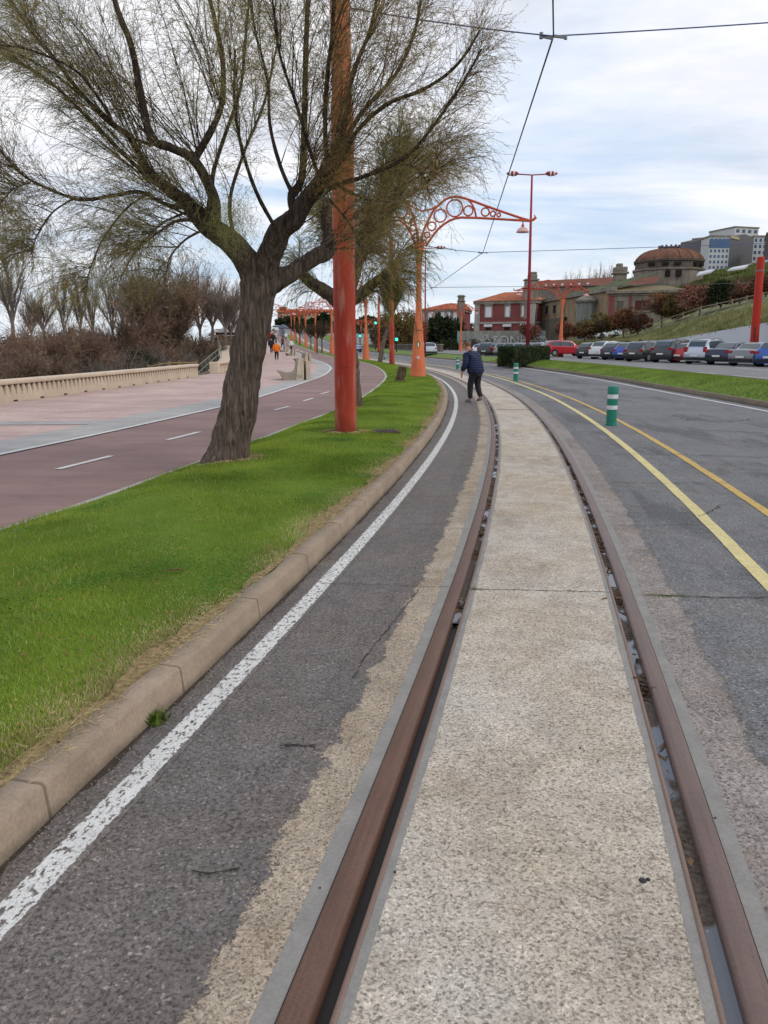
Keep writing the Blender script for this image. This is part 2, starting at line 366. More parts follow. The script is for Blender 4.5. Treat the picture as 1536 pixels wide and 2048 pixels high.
for side, gx, mat, lab in ((-1, 0.0, M_RUSTL, 'left grooved tram rail with a reddish brown rusty head'), (1, 1.0, M_RUSTR, 'right grooved tram rail with a paler brown rusty head')):
    r = empty('tram_rail', (0, 0, 0), 0, lab, 'rail', 'grooved rails of the disused tram track')
    q = lambda a: gx+side*a                                    # a grows outwards from the gauge corner
    wn = wob(nn, RS, .003, (.7, .2, .06))
    def sw(nm, pr, mt, ns=None, **kw):
        return sweep(nm, RAIL, [(q(a), z) for a, z in pr], mt, RN, RS, ns, parent=r, kind=None, **kw)
    sw('filler', [(.078, .005), (.135, .0055)], M_JOINT, {1: wn})
    sw('joint_gap', [(.074, .002), (.079, .002)], M_GROOVE)
    sw('rail_head', [(.0755, -.002), (.074, .010), (.068, .0125), (.012, .012), (.004, .008), (-.001, -.004), (-.004, -.040)], mat, smooth=True)
    sw('groove', [(-.003, -.036), (-.043, -.034)], M_GROOVE)
    sw('guard_lip', [(-.040, -.037), (-.045, -.002), (-.048, .006), (-.060, .007), (-.064, .001)], M_LIP, smooth=True)
    sw('inner_filler', [(-.063, .003), (-.0905, .0045)], M_JOINT, {1: wn})
    # standing water and litter in the groove
    for i, (a, b) in enumerate([(4.15, 60)] if side < 0 else [(-6, 60)]):
        sw('groove_silt', [(-.002, -.0135), (-.0445, -.0125)], M_SILT, lo=a, hi=b)
    for i, (a, b) in enumerate([] and [(4.2, 5.5), (5.75, 6.7), (7.1, 7.6), (8.0, 8.6)] if side < 0 else [(3.9, 4.7), (4.85, 5.9), (6.1, 6.9), (7.2, 8.0), (8.5, 9.2), (2.2, 3.3)]):
        sw('puddle', [(-.004, -.014), (-.0435, -.014)], M_WATER, {0: -abs(wob(nn, RS, .0025, (.2, .05))), 1: abs(wob(nn, RS, .0025, (.2, .05)))}, lo=a, hi=b)
    dv = []; df = []
    Yd = np.concatenate([rng.uniform(2.2, 16, 160), rng.uniform(6, 14, 260)]+[rng.normal(c_, .06, 26) for c_ in (3.5, 4.78, 6.0, 6.95, 8.2, 9.3, 10.4)]) if side > 0 else np.concatenate([rng.uniform(5.6, 20, 300)]+[rng.normal(c_, .05, 26) for c_ in (4.45, 5.6, 6.85, 7.7, 6.3)])
    for y in Yd:
        i = int(np.argmin(abs(RAIL[:, 1]-y))); o = q(-.022+rng.normal()*.012)
        if rng.random() < .10: o += rng.normal()*.05
        c = np.array([*(RAIL[i]+RN[i]*o), zt(y)+rng.uniform(-.016, .008)]); a = rng.uniform(0, 6.28); L = rng.uniform(.005, .03); w = rng.uniform(.002, .007)
        d = np.array([math.cos(a)*L, math.sin(a)*L, rng.normal()*.004]); e = np.array([-math.sin(a)*w, math.cos(a)*w, .003])
        b0 = len(dv); dv += [c-d-e, c+d-e, c+d+e, c-d+e]; df.append([b0, b0+1, b0+2, b0+3])
    mesh_np('litter', np.array(dv), np.array(df), M_DEB, r)['kind'] = 'stuff'

# painted lines on the road --------------------------------------------
ew = wob(nn, RS, .006, (.25, .06)); ew2 = wob(nn, RS, .006, (.25, .06))
wlo = np.interp(RAIL[:, 1], [0, 2.5, 5.5, 10, 18, 28, 40], [-.06, -.055, -.035, -.012, .01, .04, .05])
sweep('white_lane_line', RAIL, [(-.945, .002), (-.80, .002)], M_WHITE, RN, RS, {0: wlo, 1: wlo})
y1o = np.interp(RAIL[:, 1], [0, 5, 15, 55], [-.03, 0, .03, .16])
sweep('inner_yellow_line', RAIL, [(1.93, .005), (2.04, .005)], M_YEL, RN, RS, {0: y1o+ew*.4, 1: y1o+ew2*.4}, hi=140)
y2o = np.interp(RAIL[:, 1], [0, 11, 35, 55], [.07, .04, -.07, -.06])
sweep('outer_yellow_line', RAIL, [(2.53, .005), (2.63, .005)], M_YEL2, RN, RS, {0: y2o+ew*.6, 1: y2o+ew2*.6}, hi=140)
sweep('white_edge_line', MED, [(-.52, .005), (-.40, .005)], M_WHITE2)

# kerbs ------------------------------------------------------------------
def kerbmat(name, c, L=1.0):
    m = N(name); uv = m.coord('uv'); v = m.coord('pos')
    w = m.n('ShaderNodeSeparateXYZ'); m.link(uv, w.inputs[0]); fr = m.math('FRACT', m.math('DIVIDE', w.outputs[0], L))
    j = m.ramp(fr, [(.0, .45), (.012, .5), (.02, 1.0), (.985, 1.0)])
    blk = m.math('FLOOR', m.math('DIVIDE', w.outputs[0], L)); wn = m.n('ShaderNodeTexWhiteNoise', noise_dimensions='1D'); m.link(blk, wn.inputs['W'])
    base = m.ramp(m.noise(v, 4, 5, .65), [(.3, K(c, .78)), (.7, K(c, 1.15))])
    base = m.mix(.25, base, m.ramp(wn.outputs[0], [(0.0, .7), (1.0, 1.2)]), 'MULTIPLY')
    base = m.mix(.5, base, m.ramp(m.noise(v, 70, 3, .7), [(.3, .6), (.6, 1.05)]), 'MULTIPLY')
    sz = m.n('ShaderNodeSeparateXYZ'); m.link(v, sz.inputs[0])
    dirt = m.ramp(m.math('ADD', sz.outputs[2], m.math('MULTIPLY', m.noise(v, 12, 4), .03)), [(.018, .5), (.06, 1.0)]); base = m.mix(.8, base, dirt, 'MULTIPLY')
    m.col(m.mix(.9, base, j, 'MULTIPLY')); m.set(.9, .2); m.bump(m.math('ADD', m.noise(v, 60, 3), j), .35, .006); return m.m
M_KERB = kerbmat('kerb_concrete', srgb(156, 138, 119), .98)
M_KERB2 = kerbmat('kerb_weathered', srgb(120, 108, 92), 1.0)
kn = wob(nn, RS, .0035, (1.0, .3))
kback = wob(nn, RS, .012, (.4, .1, .05))
sweep('kerb', RAIL, [(KO, -.01), (KO-.014, .118), (KO-.022, .127), (KO-.125, .131), (KO-.15, .06)], M_KERB, RN, RS, {0: kn, 1: kn, 2: kn, 3: kn+kback*.6})
sweep('median_kerb', MED, [(0, -.01), (.02, .13), (.15, .14), (.16, .05)], M_KERB2)
# grime and weeds in the gutter
M_GRIME = leafmat('gutter_grime', srgb(52, 46, 40), srgb(82, 72, 60))
sweep('gutter_grime', RAIL, [(KO-.004, .0035), (KO+.018, .0032)], simple('gutter_dirt', srgb(66, 58, 50), .95, .3, 20), RN, RS, {1: wob(nn, RS, .010, (.2, .05))}, hi=40)

# lawn ------------------------------------------------------------------
LEDGE = cat([(-3.19, 6.2), (-2.85, 7.7), (-2.44, 10.0), (-2.10, 12.1), (-1.72, 14.6), (-1.20, 17.9), (-.74, 21.6), (-.27, 28), (.06, 35), (.12, 41), (-.15, 50), (-.81, 60.6), (-1.9, 71), (-3.3, 81), (-6.4, 98), (-10.63, 125), (-17, 162), (-22.2, 191), (-27.3, 225), (-37, 290)])
lawn_in = offset(RAIL, KO-.115, RN)
def xat(c, y): return np.interp(y, c[:, 1], c[:, 0])
ml = N('lawn_turf'); v = ml.coord('pos')
ca = ml.ramp(ml.noise(v, 1.1, 5, .6), [(.3, srgb(84, 112, 36)), (.7, srgb(116, 142, 52))])
cb = ml.mix(.75, ca, ml.ramp(ml.noise(v, 90, 3, .7), [(.33, .35), (.62, 1.15)]), 'MULTIPLY')
ml.col(cb); ml.set(.9, .1); ml.bump(ml.noise(v, 55, 3, .7), .6, .02); M_TURF = ml.m
ms = N('lawn_soil'); v = ms.coord('pos'); ms.col(ms.ramp(ms.noise(v, 30, 5, .7), [(.3, srgb(84, 66, 46)), (.7, srgb(170, 150, 108))])); ms.set(.95, .1); ms.bump(ms.noise(v, 60, 3), .6, .02)
ys_l = np.concatenate([np.arange(-3, 20, .25), np.arange(20, 60, 1.0), np.arange(60, 290, 4.0)])
V = []; m_ = 8
lip = lambda f: .10+.07*math.sin(math.pi*min(1, max(0, f)))
for y in ys_l:
    a, b = xat(LEDGE, y)+.0, xat(lawn_in, y)
    for j in range(m_+1):
        f = j/m_; V.append((a+(b-a)*f, y, zt(y)+(.03+.085*min(1, f*5) if f < .2 else .115)+.04*math.sin(math.pi*f)-(.012 if f > .99 else 0)))
k = m_+1; ii = np.arange(len(ys_l)-1)[:, None]*k+np.arange(m_)[None, :]
mesh_np('lawn', np.array(V), np.stack([ii, ii+1, ii+k+1, ii+k], -1).reshape(-1, 4), M_TURF, kind='structure', smooth=True)
def lawn_z(x, y):
    a = np.interp(y, LEDGE[:, 1], LEDGE[:, 0]); b = np.interp(y, lawn_in[:, 1], lawn_in[:, 0]); f = np.clip((x-a)/(b-a), 0, 1)
    return zarr(y)+np.where(f < .2, .03+.085*f*5, .115)+.04*np.sin(np.pi*f)
sweep('bare_soil_strip', RAIL, [(KO-.125, .128), (KO-.20, .132)], ms.m, RN, RS, {1: wob(nn, RS, .035, (.6, .2, .08))-.02}, hi=60)
def blades(name, n, y0, y1, hmin, hmax, w, mat, edge=None, power=1.0):
    y = y0*(y1/y0)**rng.random(n) if power else rng.uniform(y0, y1, n)
    a = np.interp(y, LEDGE[:, 1], LEDGE[:, 0])+.03; b = np.interp(y, lawn_in[:, 1], lawn_in[:, 0])-.02
    if edge is None:
        x = a+(b-a)*rng.random(n); d = b-x; keep = rng.random(n) < np.clip(.12+d/.55+.35*np.sin(y*3.1+x*2)*np.sin(y*1.3), .05, 1)
    elif edge == 'ledge':
        x = a-.02+np.abs(rng.normal(size=n))*.04; keep = np.ones(n, bool)
    else:
        x = b+.03-np.abs(rng.normal(size=n))*edge; keep = (np.sin(y*2.2)+np.sin(y*5.1+1)+rng.normal(size=n)*.8) > -.6
    x, y = x[keep], y[keep]; n = len(x); z = lawn_z(x, y)
    h = rng.uniform(hmin, hmax, n)*(.8+.3*np.sin(x*3+y*1.7)); ang = rng.uniform(0, 6.28, n); lean = rng.uniform(0.1, .9, n)*h; la = rng.uniform(0, 6.28, n)
    base = np.stack([x, y, z-.004], 1); d = np.stack([np.cos(ang), np.sin(ang), 0*x], 1)*(w*rng.uniform(.6, 1.3, n))[:, None]
    top = base+np.stack([np.cos(la)*lean, np.sin(la)*lean, h], 1)
    V = np.stack([base-d, base+d, top], 1).reshape(-1, 3); Fq = np.arange(3*n).reshape(-1, 3)
    return mesh_np(name, V, Fq, mat, kind='stuff')
M_GRASS = leafmat('grass_blades', srgb(88, 120, 34), srgb(154, 170, 66), .6, .9, .25)
M_DRY = leafmat('dry_grass', srgb(150, 128, 84), srgb(206, 190, 146), .8, 3, .1)
blades('grass', 270000, 1.9, 9, .014, .036, .0021, M_GRASS)
blades('grass', 170000, 8, 34, .02, .045, .0045, M_GRASS)
blades('grass', 40000, 30, 75, .03, .07, .012, M_GRASS)
blades('dry_grass', 60000, 1.9, 22, .008, .030, .0022, M_DRY, .17)
blades('dry_grass', 9000, 1.9, 9, .02, .05, .0018, M_DRY)
blades('grass', 9000, 3, 30, .03, .07, .003, M_GRASS, 'ledge')
# white concrete edging between bike path and lawn
M_EDGE = kerbmat('path_edging', srgb(196, 190, 182), 1.0)
sweep('path_edging', LEDGE, [(-.10, .0), (-.095, .03), (.0, .034), (.01, .0)], M_EDGE, smooth=False)

# median grass, parking lot -------------------------------------------------
M_TURF2 = simple('median_turf', srgb(104, 128, 52), .95, .22, 2.0, fine=.5, bump=.5)
n_ = 220
def resamp(c, n):
    d = np.concatenate([[0], np.cumsum(np.linalg.norm(np.diff(c, axis=0), axis=1))]); t = np.linspace(0, 1, n)*d[-1]
    return np.stack([np.interp(t, d, c[:, 0]), np.interp(t, d, c[:, 1])], 1)
A_, B_ = resamp(offset(MED, .14), n_), resamp(MEDB, n_); V = []
LZ = .30
for i in range(n_):
    for j in range(9):
        f = j/8; q = A_[i]+(B_[i]-A_[i])*f; V.append((q[0], q[1], zt(q[1])+.12+(LZ-.10)*f+.16*math.sin(math.pi*f)))
ii = np.arange(n_-1)[:, None]*9+np.arange(8)[None, :]
mesh_np('median_lawn', np.array(V), np.stack([ii, ii+1, ii+10, ii+9], -1).reshape(-1, 4), M_TURF2, kind='structure', smooth=True)
# short blades along the near part of the median
nb = 60000; yb = rng.uniform(16, 70, nb); fb = rng.random(nb); xa = np.interp(yb, MED[:, 1], MED[:, 0])+.15; xb = np.interp(yb, MEDB[:, 1], MEDB[:, 0]); xb_ = xa+(xb-xa)*fb
zb = .12+(LZ-.10)*fb+.16*np.sin(np.pi*fb); hb = rng.uniform(.03, .08, nb); an = rng.uniform(0, 6.28, nb)
base = np.stack([xb_, yb, zb], 1); d = np.stack([np.cos(an), np.sin(an), 0*an], 1)*.010; top = base+np.stack([rng.normal(size=nb)*.02, rng.normal(size=nb)*.02, hb], 1)
mesh_np('median_grass', np.stack([base-d, base+d, top], 1).reshape(-1, 3), np.arange(3*nb).reshape(-1, 3), leafmat('grass_blades_far', srgb(96, 120, 42), srgb(142, 162, 72), .7, .8, .2), kind='stuff')
LOT_OUT = cat([(46, 14), (46, 30), (46, 45), (42, 58), (38, 71), (32, 88), (24, 110), (18, 135), (12, 168), (6, 203), (0, 252), (-5, 300)])
between('parking_lot', offset(MEDB, -.02), LOT_OUT, M_LOT, LZ, 300, 3)
sweep('lot_kerb', MEDB, [(-.12, LZ+.05), (-.10, LZ+.10), (0, LZ+.10), (.01, LZ-.02)], M_KERB2)
sm = MB()                                                # painted bay lines and lane dashes of the lot
for (u0, v0, u1, v1, w) in ((1371, 743, 1432, 748, .12), (1465, 751, 1545, 757, .12), (1285, 734, 1340, 737, .12), (1545, 742, 1470, 735, .12), (1200, 727, 1240, 728.5, .1), (1400, 731, 1440, 734, .1)):
    a, b = P(u0, v0, LZ), P(u1, v1, LZ); d = (b-a).normalized(); s_ = Vector((-d.y, d.x, 0))*w/2; z_ = Vector((0, 0, .005))
    sm.add([a-s_+z_, b-s_+z_, b+s_+z_, a+s_+z_], [(0, 1, 2, 3)])
sm.build('parking_bay_markings', M_WHITE2, kind='structure')

def slv(p, d, L, w):
    s_ = np.cross(d, rng.normal(size=(len(p), 3))); s_ /= np.linalg.norm(s_, axis=1)[:, None]+1e-9; L = np.asarray(L).reshape(-1, 1); return np.stack([p-s_*w, p+s_*w, p+d*L], 1).reshape(-1, 3)
# ------------------------------------------------------------------ bike path and promenade
def pathmat(name, c, tile=0.0, grain=90):
    m = N(name); v = m.coord('pos'); base = m.ramp(m.noise(v, .5, 5, .62), [(.3, K(c, .80)), (.7, K(c, 1.14))])
    base = m.mix(.4, base, m.ramp(m.noise(v, grain, 3, .7), [(.3, .6), (.62, 1.1)]), 'MULTIPLY')
    st = m.coord('pos', (.25, 1.6, 1), .25); base = m.mix(.5, base, m.ramp(m.noise(st, 1.2, 6, .75), [(.35, .60), (.6, 1.05)]), 'MULTIPLY'); base = m.mix(.5, base, m.ramp(m.noise(v, 2.5, 5, .75), [(.30, .6), (.45, 1.0)]), 'MULTIPLY')
    if tile:
        br = m.n('ShaderNodeTexBrick'); br.inputs['Scale'].default_value = tile; br.inputs['Mortar Size'].default_value = .022; br.inputs['Color1'].default_value = (1, 1, 1, 1); br.inputs['Color2'].default_value = (.86, .86, .86, 1); br.inputs['Mortar'].default_value = (.62, .6, .6, 1); br.offset = 0
        m.link(m.coord('pos', (1, 1, 1), .2), br.inputs['Vector']); base = m.mix(.55, base, br.outputs[0], 'MULTIPLY')
    m.col(base); m.set(.8, .3); m.bump(m.noise(v, grain, 3), .2, .004); return m.m
M_BIKE = pathmat('bike_path_surface', srgb(142, 114, 108))
M_PROM = pathmat('promenade_paving', srgb(198, 170, 160), 1.2, 40)
M_BAND = pathmat('grey_paving_band', srgb(178, 174, 170), 1.6, 40)
BL = cat([(-5.52, 10.97), (-5.05, 13.6), (-4.5, 17.2), (-4.1, 20.2), (-3.75, 24), (-3.4, 31.5), (-3.15, 39), (-3.3, 47), (-3.75, 55), (-4.9, 66), (-6.4, 77), (-9.6, 98), (-13.8, 125), (-20.2, 162), (-25.5, 191), (-30.8, 225), (-41, 290)])
GB = cat([(-6.30, 12.4), (-6.0, 14.2), (-5.45, 18.6), (-4.9, 22.4), (-4.35, 30), (-4.05, 38), (-4.10, 45), (-4.6, 54), (-5.8, 66), (-7.3, 77), (-10.5, 98), (-14.7, 125), (-21.1, 162), (-26.4, 191), (-31.7, 225), (-42, 290)])
BAL = cat([(-10.75, 15), (-10.35, 21), (-10.05, 25), (-9.75, 30.5), (-9.45, 38), (-9.2, 45), (-9.35, 55), (-10.6, 68), (-13, 80), (-18, 98), (-24, 125), (-33, 162), (-40, 191), (-48, 225), (-62, 290)])
between('bike_path', offset(BL, -.02), offset(LEDGE, -.02), M_BIKE, .004, 400, 3)
between('promenade', offset(BAL, -.3), offset(GB, .02), M_PROM, .008, 400, 3)
between('grey_paving_band', GB, BL, M_BAND, .014, 400, 1)
sweep('bike_path_edge_line', BL, [(-.06, .019), (.06, .019)], M_WHITE2)
cr = MB()
for a, b in (((0, 845.5), (203, 842)),):
    q = [P(0, 844.5, .0), P(230, 842, .0), P(215, 850, .0), P(0, 851.5, .0), P(-200, 851, 0), P(-200, 844, 0)]
    cr.add([Vector((p.x, p.y, .0155)) for p in (q[5], q[4], q[3], q[2], q[1], q[0])], [(0, 1, 2, 3, 4, 5)])
cr.build('cross_band', M_BAND, kind='structure')
dm = MB()
def dash(mb, a, b, w, z=.012):
    a, b = Vector((a.x, a.y, zt(a.y)+z)), Vector((b.x, b.y, zt(b.y)+z)); d = (b-a).normalized(); s_ = Vector((-d.y, d.x, 0))*w/2
    mb.add([a-s_, b-s_, b+s_, a+s_], [(0, 1, 2, 3)])
for a, b in (((115, 940), (223, 913)), ((335, 881), (399, 865)), ((549, 821), (578, 813.5)), ((607, 802.6), (626, 797)), ((642, 788.5), (658, 784)), ((-150, 1010), (-20, 975))):
    dash(dm, P(*a), P(*b), .10)
for a, b in (((712, 739), (715, 740.5)), ((713, 743), (718, 744.5)), ((714, 747), (719, 748.5)), ((714, 751), (719, 752.5)), ((712, 755.5), (716, 757)), ((592, 698.5), (598, 701)), ((600, 702), (608, 705)), ((612, 707), (622, 711))):
    dash(dm, P(*a), P(*b), .22)
dm.build('bike_path_dashes', M_WHITE2, kind='structure')
# cracks and joints -----------------------------------------------------------
M_CRACK = simple('crack', srgb(50, 46, 42), .95, .2, 10)
ck = MB()
def crack(pts, w=.006, z=.0065, jag=.012, step=.03):
    c = cat([(p.x, p.y) for p in pts], step=lambda y: step, back=0); n = len(c); nr = normals(c); j = np.cumsum(rng.normal(size=n))*jag*.3; j -= np.linspace(j[0], j[-1], n)
    c = c+nr*(j+rng.normal(size=n)*jag*.15)[:, None]; ww = np.abs(w*(.35+rng.random(n)*.9))/2
    vs = [(c[i, 0]+nr[i, 0]*q*ww[i], c[i, 1]+nr[i, 1]*q*ww[i], z+zt(c[i, 1])) for i in range(n) for q in (-1, 1)]
    ck.add(vs, [(2*i, 2*i+1, 2*i+3, 2*i+2) for i in range(n-1)])
C_ = lambda *l: [P(*q) for q in l]
crack(C_((640, 1168), (760, 1172), (838, 1176)), .006); crack(C_((838, 1176), (900, 1176)), .006); crack(C_((945, 1180), (1080, 1183), (1222, 1186)), .008)
crack(C_((1280, 1192), (1400, 1194), (1536, 1196)), .012); crack(C_((1000, 913), (1140, 915)), .008); crack(C_((1185, 912), (1300, 910), (1536, 914)), .012)
crack(C_((570, 1492), (600, 1498), (632, 1490)), .008, jag=.03, step=.015); crack(C_((560, 1500), (590, 1488), (628, 1497)), .006, jag=.03, step=.015); crack(C_((556, 1493), (604, 1492), (630, 1500)), .006, jag=.03, step=.015)
crack(C_((382, 1746), (420, 1750), (480, 1740)), .009, jag=.02, step=.02); crack(C_((836, 1180), (800, 1225), (740, 1310), (705, 1360)), .006)
crack(C_((1225, 965), (1330, 968), (1460, 966)), .012); crack(C_((1400, 1035), (1440, 1010), (1490, 1008)), .010, jag=.04); crack(C_((1240, 1052), (1400, 1052), (1440, 1050)), .007)
crack(C_((880, 912), (930, 912)), .006); crack(C_((905, 822), (955, 824)), .03, jag=.06); crack(C_((1010, 795), (1075, 797)), .02)
crack(C_((1400, 860), (1536, 866)), .03, jag=.08); crack(C_((1240, 905), (1420, 912), (1536, 917)), .015, jag=.05); crack(C_((1330, 830), (1420, 842), (1536, 838)), .03, jag=.12); crack(C_((1130, 765), (1250, 772)), .03, jag=.1)
ck.build('pavement_cracks', M_CRACK, kind='structure')
dr = MB()                                               # slotted drain across the track bed
a, b = P(992, 820), P(1072, 820)
for i in range(15):
    q = a.lerp(b, (i+.5)/15); dr.box((q.x, q.y, .008), (.032, .10, .003))
o = dr.build('track_drain', simple('drain_iron', srgb(60, 54, 50), .7, .2, 5)); tag(o, 'slotted drain crossing the concrete bed between the rails', 'drain')
# moss and weeds along the right edge of the bed, little weeds at the kerb
M_MOSS = leafmat('moss_weeds', srgb(70, 92, 30), srgb(116, 132, 58), .9, 6)
def tufts(name, pts, n, spread, h, mat=None, kind='stuff', lab=None, cat_=None):
    V = []
    for (x, y, z) in pts:
        c = np.array([x, y, z])+rng.normal(size=(n, 3))*np.array([spread, spread, 0]); a = rng.uniform(0, 6.28, n); L = rng.uniform(.3, 1, n)*h; d = np.stack([np.cos(a), np.sin(a), 0*a], 1)*(L*.18)[:, None]
        t = c+np.stack([rng.normal(size=n)*L*.5, rng.normal(size=n)*L*.5, L], 1); V.append(np.stack([c-d, c+d, t], 1).reshape(-1, 3))
    V = np.concatenate(V); o = mesh_np(name, V, np.arange(len(V)).reshape(-1, 3), mat or M_MOSS, kind=kind)
    if lab: tag(o, lab, cat_)
    return o
pts = []
for i in range(0, nn, 1):
    y = RAIL[i, 1]
    if 1.8 < y < 22 and rng.random() < .30*max(.15, math.sin(y*2.3)+.6):
        q = RAIL[i]+RN[i]*(RB+nr[i]+.003); pts.append((q[0], q[1], .004))
tufts('edge_moss', pts, 9, .010, .010)
pts = [tuple(P(*q)+Vector((0, 0, .004))) for q in ((1250, 1192), (1300, 1191), (1320, 1193), (1335, 1194), (1350, 1193), (1365, 1194), (946, 1179), (952, 1180), (1145, 1184))]
tufts('joint_weeds', pts, 60, .018, .012)
q = P(313, 1447); tufts('weed', [(q.x-.01, q.y, .004)], 160, .018, .06, None, None, 'small green weed growing from the gutter at the kerb foot', 'weed')
# stones, dark spots, litter
st = MB()
for u, v, r in ((1285, 1766, .012), (1296, 1763, .007), (790, 1748, .004), (1430, 1640, .004), (640, 1780, .003), (1160, 1500, .004), (850, 1362, .005)):
    p = P(u, v); st.lathe([(r*.9, .004), (r, .007), (r*.6, .010)], (p.x, p.y, 0), 7)
o = st.build('tar_spots', simple('tar', srgb(44, 42, 42), .6, .2, 8), kind='stuff')
p = P(350, 1190); lf = MB()
for dx, dy, a in ((0, 0, .3), (.035, .01, -.2), (-.03, -.004, .1)):
    lf.box((p.x+dx, p.y+dy, .165), (.05, .018, .004), a)
tag(lf.build('dead_leaf', simple('dead_leaf', srgb(104, 62, 44), .8, .3, 30)), 'curled brown dead leaf lying on the green lawn', 'leaf')

n = 2600; yy = 1.9*(14/1.9)**rng.random(n); xx = np.interp(yy, lawn_in[:, 1], lawn_in[:, 0])-np.abs(rng.normal(size=n))*.09+.05; keep = np.sin(yy*2.2)+np.sin(yy*5.1+1)+rng.normal(size=n)*.6 > .1; xx, yy = xx[keep], yy[keep]; n = len(xx)
zz_ = lawn_z(xx, yy)+.018; an = rng.uniform(0, 6.28, n); mesh_np('straw', slv(np.stack([xx, yy, zz_], 1), np.stack([np.cos(an), np.sin(an), rng.normal(size=n)*.15], 1), rng.uniform(.02, .09, n), .0016), np.arange(3*n).reshape(-1, 3), M_DRY, kind='stuff')

# fallen leaves, clover leaves and clippings on the lawn
n = 900; yy = 2.0*(20/2.0)**rng.random(n); a_ = np.interp(yy, LEDGE[:, 1], LEDGE[:, 0]); b_ = np.interp(yy, lawn_in[:, 1], lawn_in[:, 0]); xx = a_+(b_-a_)*rng.random(n)**.6; zz_ = lawn_z(xx, yy)+rng.uniform(.012, .03, n)
d_ = rng.normal(size=(n, 3)); d_[:, 2] *= .3; d_ /= np.linalg.norm(d_, axis=1)[:, None]; mesh_np('fallen_leaves', slv(np.stack([xx, yy, zz_], 1), d_, rng.uniform(.012, .035, n), .006), np.arange(3*n).reshape(-1, 3), leafmat('fallen_leaf', srgb(96, 66, 42), srgb(168, 140, 90), .8, 3), kind='stuff')
n = 16000; c_x = rng.uniform(0, 1, 60); c_y = 2.2*(14/2.2)**rng.random(60); i_ = rng.integers(0, 60, n); yy = c_y[i_]+rng.normal(size=n)*.10; fx = c_x[i_]; a_ = np.interp(yy, LEDGE[:, 1], LEDGE[:, 0]); b_ = np.interp(yy, lawn_in[:, 1], lawn_in[:, 0]); xx = np.clip(a_+(b_-a_)*fx+rng.normal(size=n)*.10, a_+.03, b_-.02); zz_ = lawn_z(xx, yy)+rng.uniform(.012, .035, n)
d_ = rng.normal(size=(n, 3)); d_[:, 2] = np.abs(d_[:, 2])*.3; d_ /= np.linalg.norm(d_, axis=1)[:, None]; mesh_np('clover', slv(np.stack([xx, yy, zz_], 1), d_, rng.uniform(.006, .016, n), .0045), np.arange(3*n).reshape(-1, 3), leafmat('clover_leaf', srgb(62, 100, 34), srgb(100, 140, 60), .7, 3, .2), kind='stuff')

# grit washed along the kerb foot, the rails and the concrete joint
n = 9000; i_ = rng.integers(0, nn, n); i_ = i_[(RAIL[i_, 1] > 1.6) & (RAIL[i_, 1] < 16)]; n = len(i_); w_ = rng.random(n); o_ = np.where(w_ < .55, KO+.01+np.abs(rng.normal(size=n))*.035, np.where(w_ < .72, LB+rng.normal(size=n)*.05, np.where(w_ < .86, RB+rng.normal(size=n)*.03, rng.uniform(KO, 2.0, n))))
q_ = RAIL[i_]+RN[i_]*o_[:, None]+rng.normal(size=(n, 2))*.02; b_ = np.stack([q_[:, 0], q_[:, 1], np.full(n, .006)], 1); r_ = rng.uniform(.0015, .0045, n)[:, None]; a_ = rng.uniform(0, 6.28, n)
v_ = [b_+r_*np.stack([np.cos(a_+k*2.094), np.sin(a_+k*2.094), 0*a_], 1) for k in range(3)]+[b_+r_*np.array([0, 0, 1.0])]; V_ = np.stack(v_, 1).reshape(-1, 3); k_ = 4*np.arange(n)[:, None]
F_ = np.concatenate([k_+np.array([[0, 1, 3]]), k_+np.array([[1, 2, 3]]), k_+np.array([[2, 0, 3]])]); mesh_np('grit', V_, F_, leafmat('grit_stones', srgb(70, 62, 54), srgb(176, 164, 148), .9, 5), kind='stuff')
# ================================================================== VEGETATION TOOLS
def polytubes(Pn, R, sides=3):
    """Pn (n,k,3) polylines, R (n,k) radii -> verts, quads"""
    n, k, _ = Pn.shape; T = np.gradient(Pn, axis=1); T /= np.linalg.norm(T, axis=2)[..., None]+1e-9
    up = np.where(np.abs(T[..., 2:3]) < .9, np.array([0, 0, 1.0]), np.array([1.0, 0, 0])); A = np.cross(T, up); A /= np.linalg.norm(A, axis=2)[..., None]+1e-9; B = np.cross(A, T)
    ang = 2*np.pi*np.arange(sides)/sides
    V = Pn[:, :, None, :]+R[:, :, None, None]*(A[:, :, None, :]*np.cos(ang)[None, None, :, None]+B[:, :, None, :]*np.sin(ang)[None, None, :, None])
    base = (np.arange(n)*k*sides)[:, None, None]+(np.arange(k-1)*sides)[None, :, None]; j = np.arange(sides)[None, None, :]; j2 = (j+1) % sides
    Fq = np.stack([base+j, base+j2, base+j2+sides, base+j+sides], -1).reshape(-1, 4)
    return V.reshape(-1, 3), Fq
def grow(start, dirs, L, k, wander=.12, grav=0.0, gpow=1.0, lift=0.0):
    """simulate shoots: returns (n,k,3)"""
    n = len(start); Pn = np.zeros((n, k, 3)); Pn[:, 0] = start; d = dirs/np.linalg.norm(dirs, axis=1)[:, None]; st = (np.asarray(L)/(k-1))
    st = np.broadcast_to(st, (n,))[:, None]
    for i in range(1, k):
        d = d+rng.normal(size=(n, 3))*wander; d[:, 2] += lift-grav*(i/k)**gpow; d /= np.linalg.norm(d, axis=1)[:, None]
        Pn[:, i] = Pn[:, i-1]+d*st
    return Pn
def pick(Pn, m, t0=.2, t1=1.0, pw=1.0):
    """m random points on polylines with tangents"""
    n, k, _ = Pn.shape; i = rng.integers(0, n, m); t = (t0+(t1-t0)*rng.random(m)**pw)*(k-1); a = np.minimum(t.astype(int), k-2); f = (t-a)[:, None]
    p = Pn[i, a]*(1-f)+Pn[i, a+1]*f; d = Pn[i, a+1]-Pn[i, a]; return p, d/(np.linalg.norm(d, axis=1)[:, None]+1e-9), t/(k-1), i
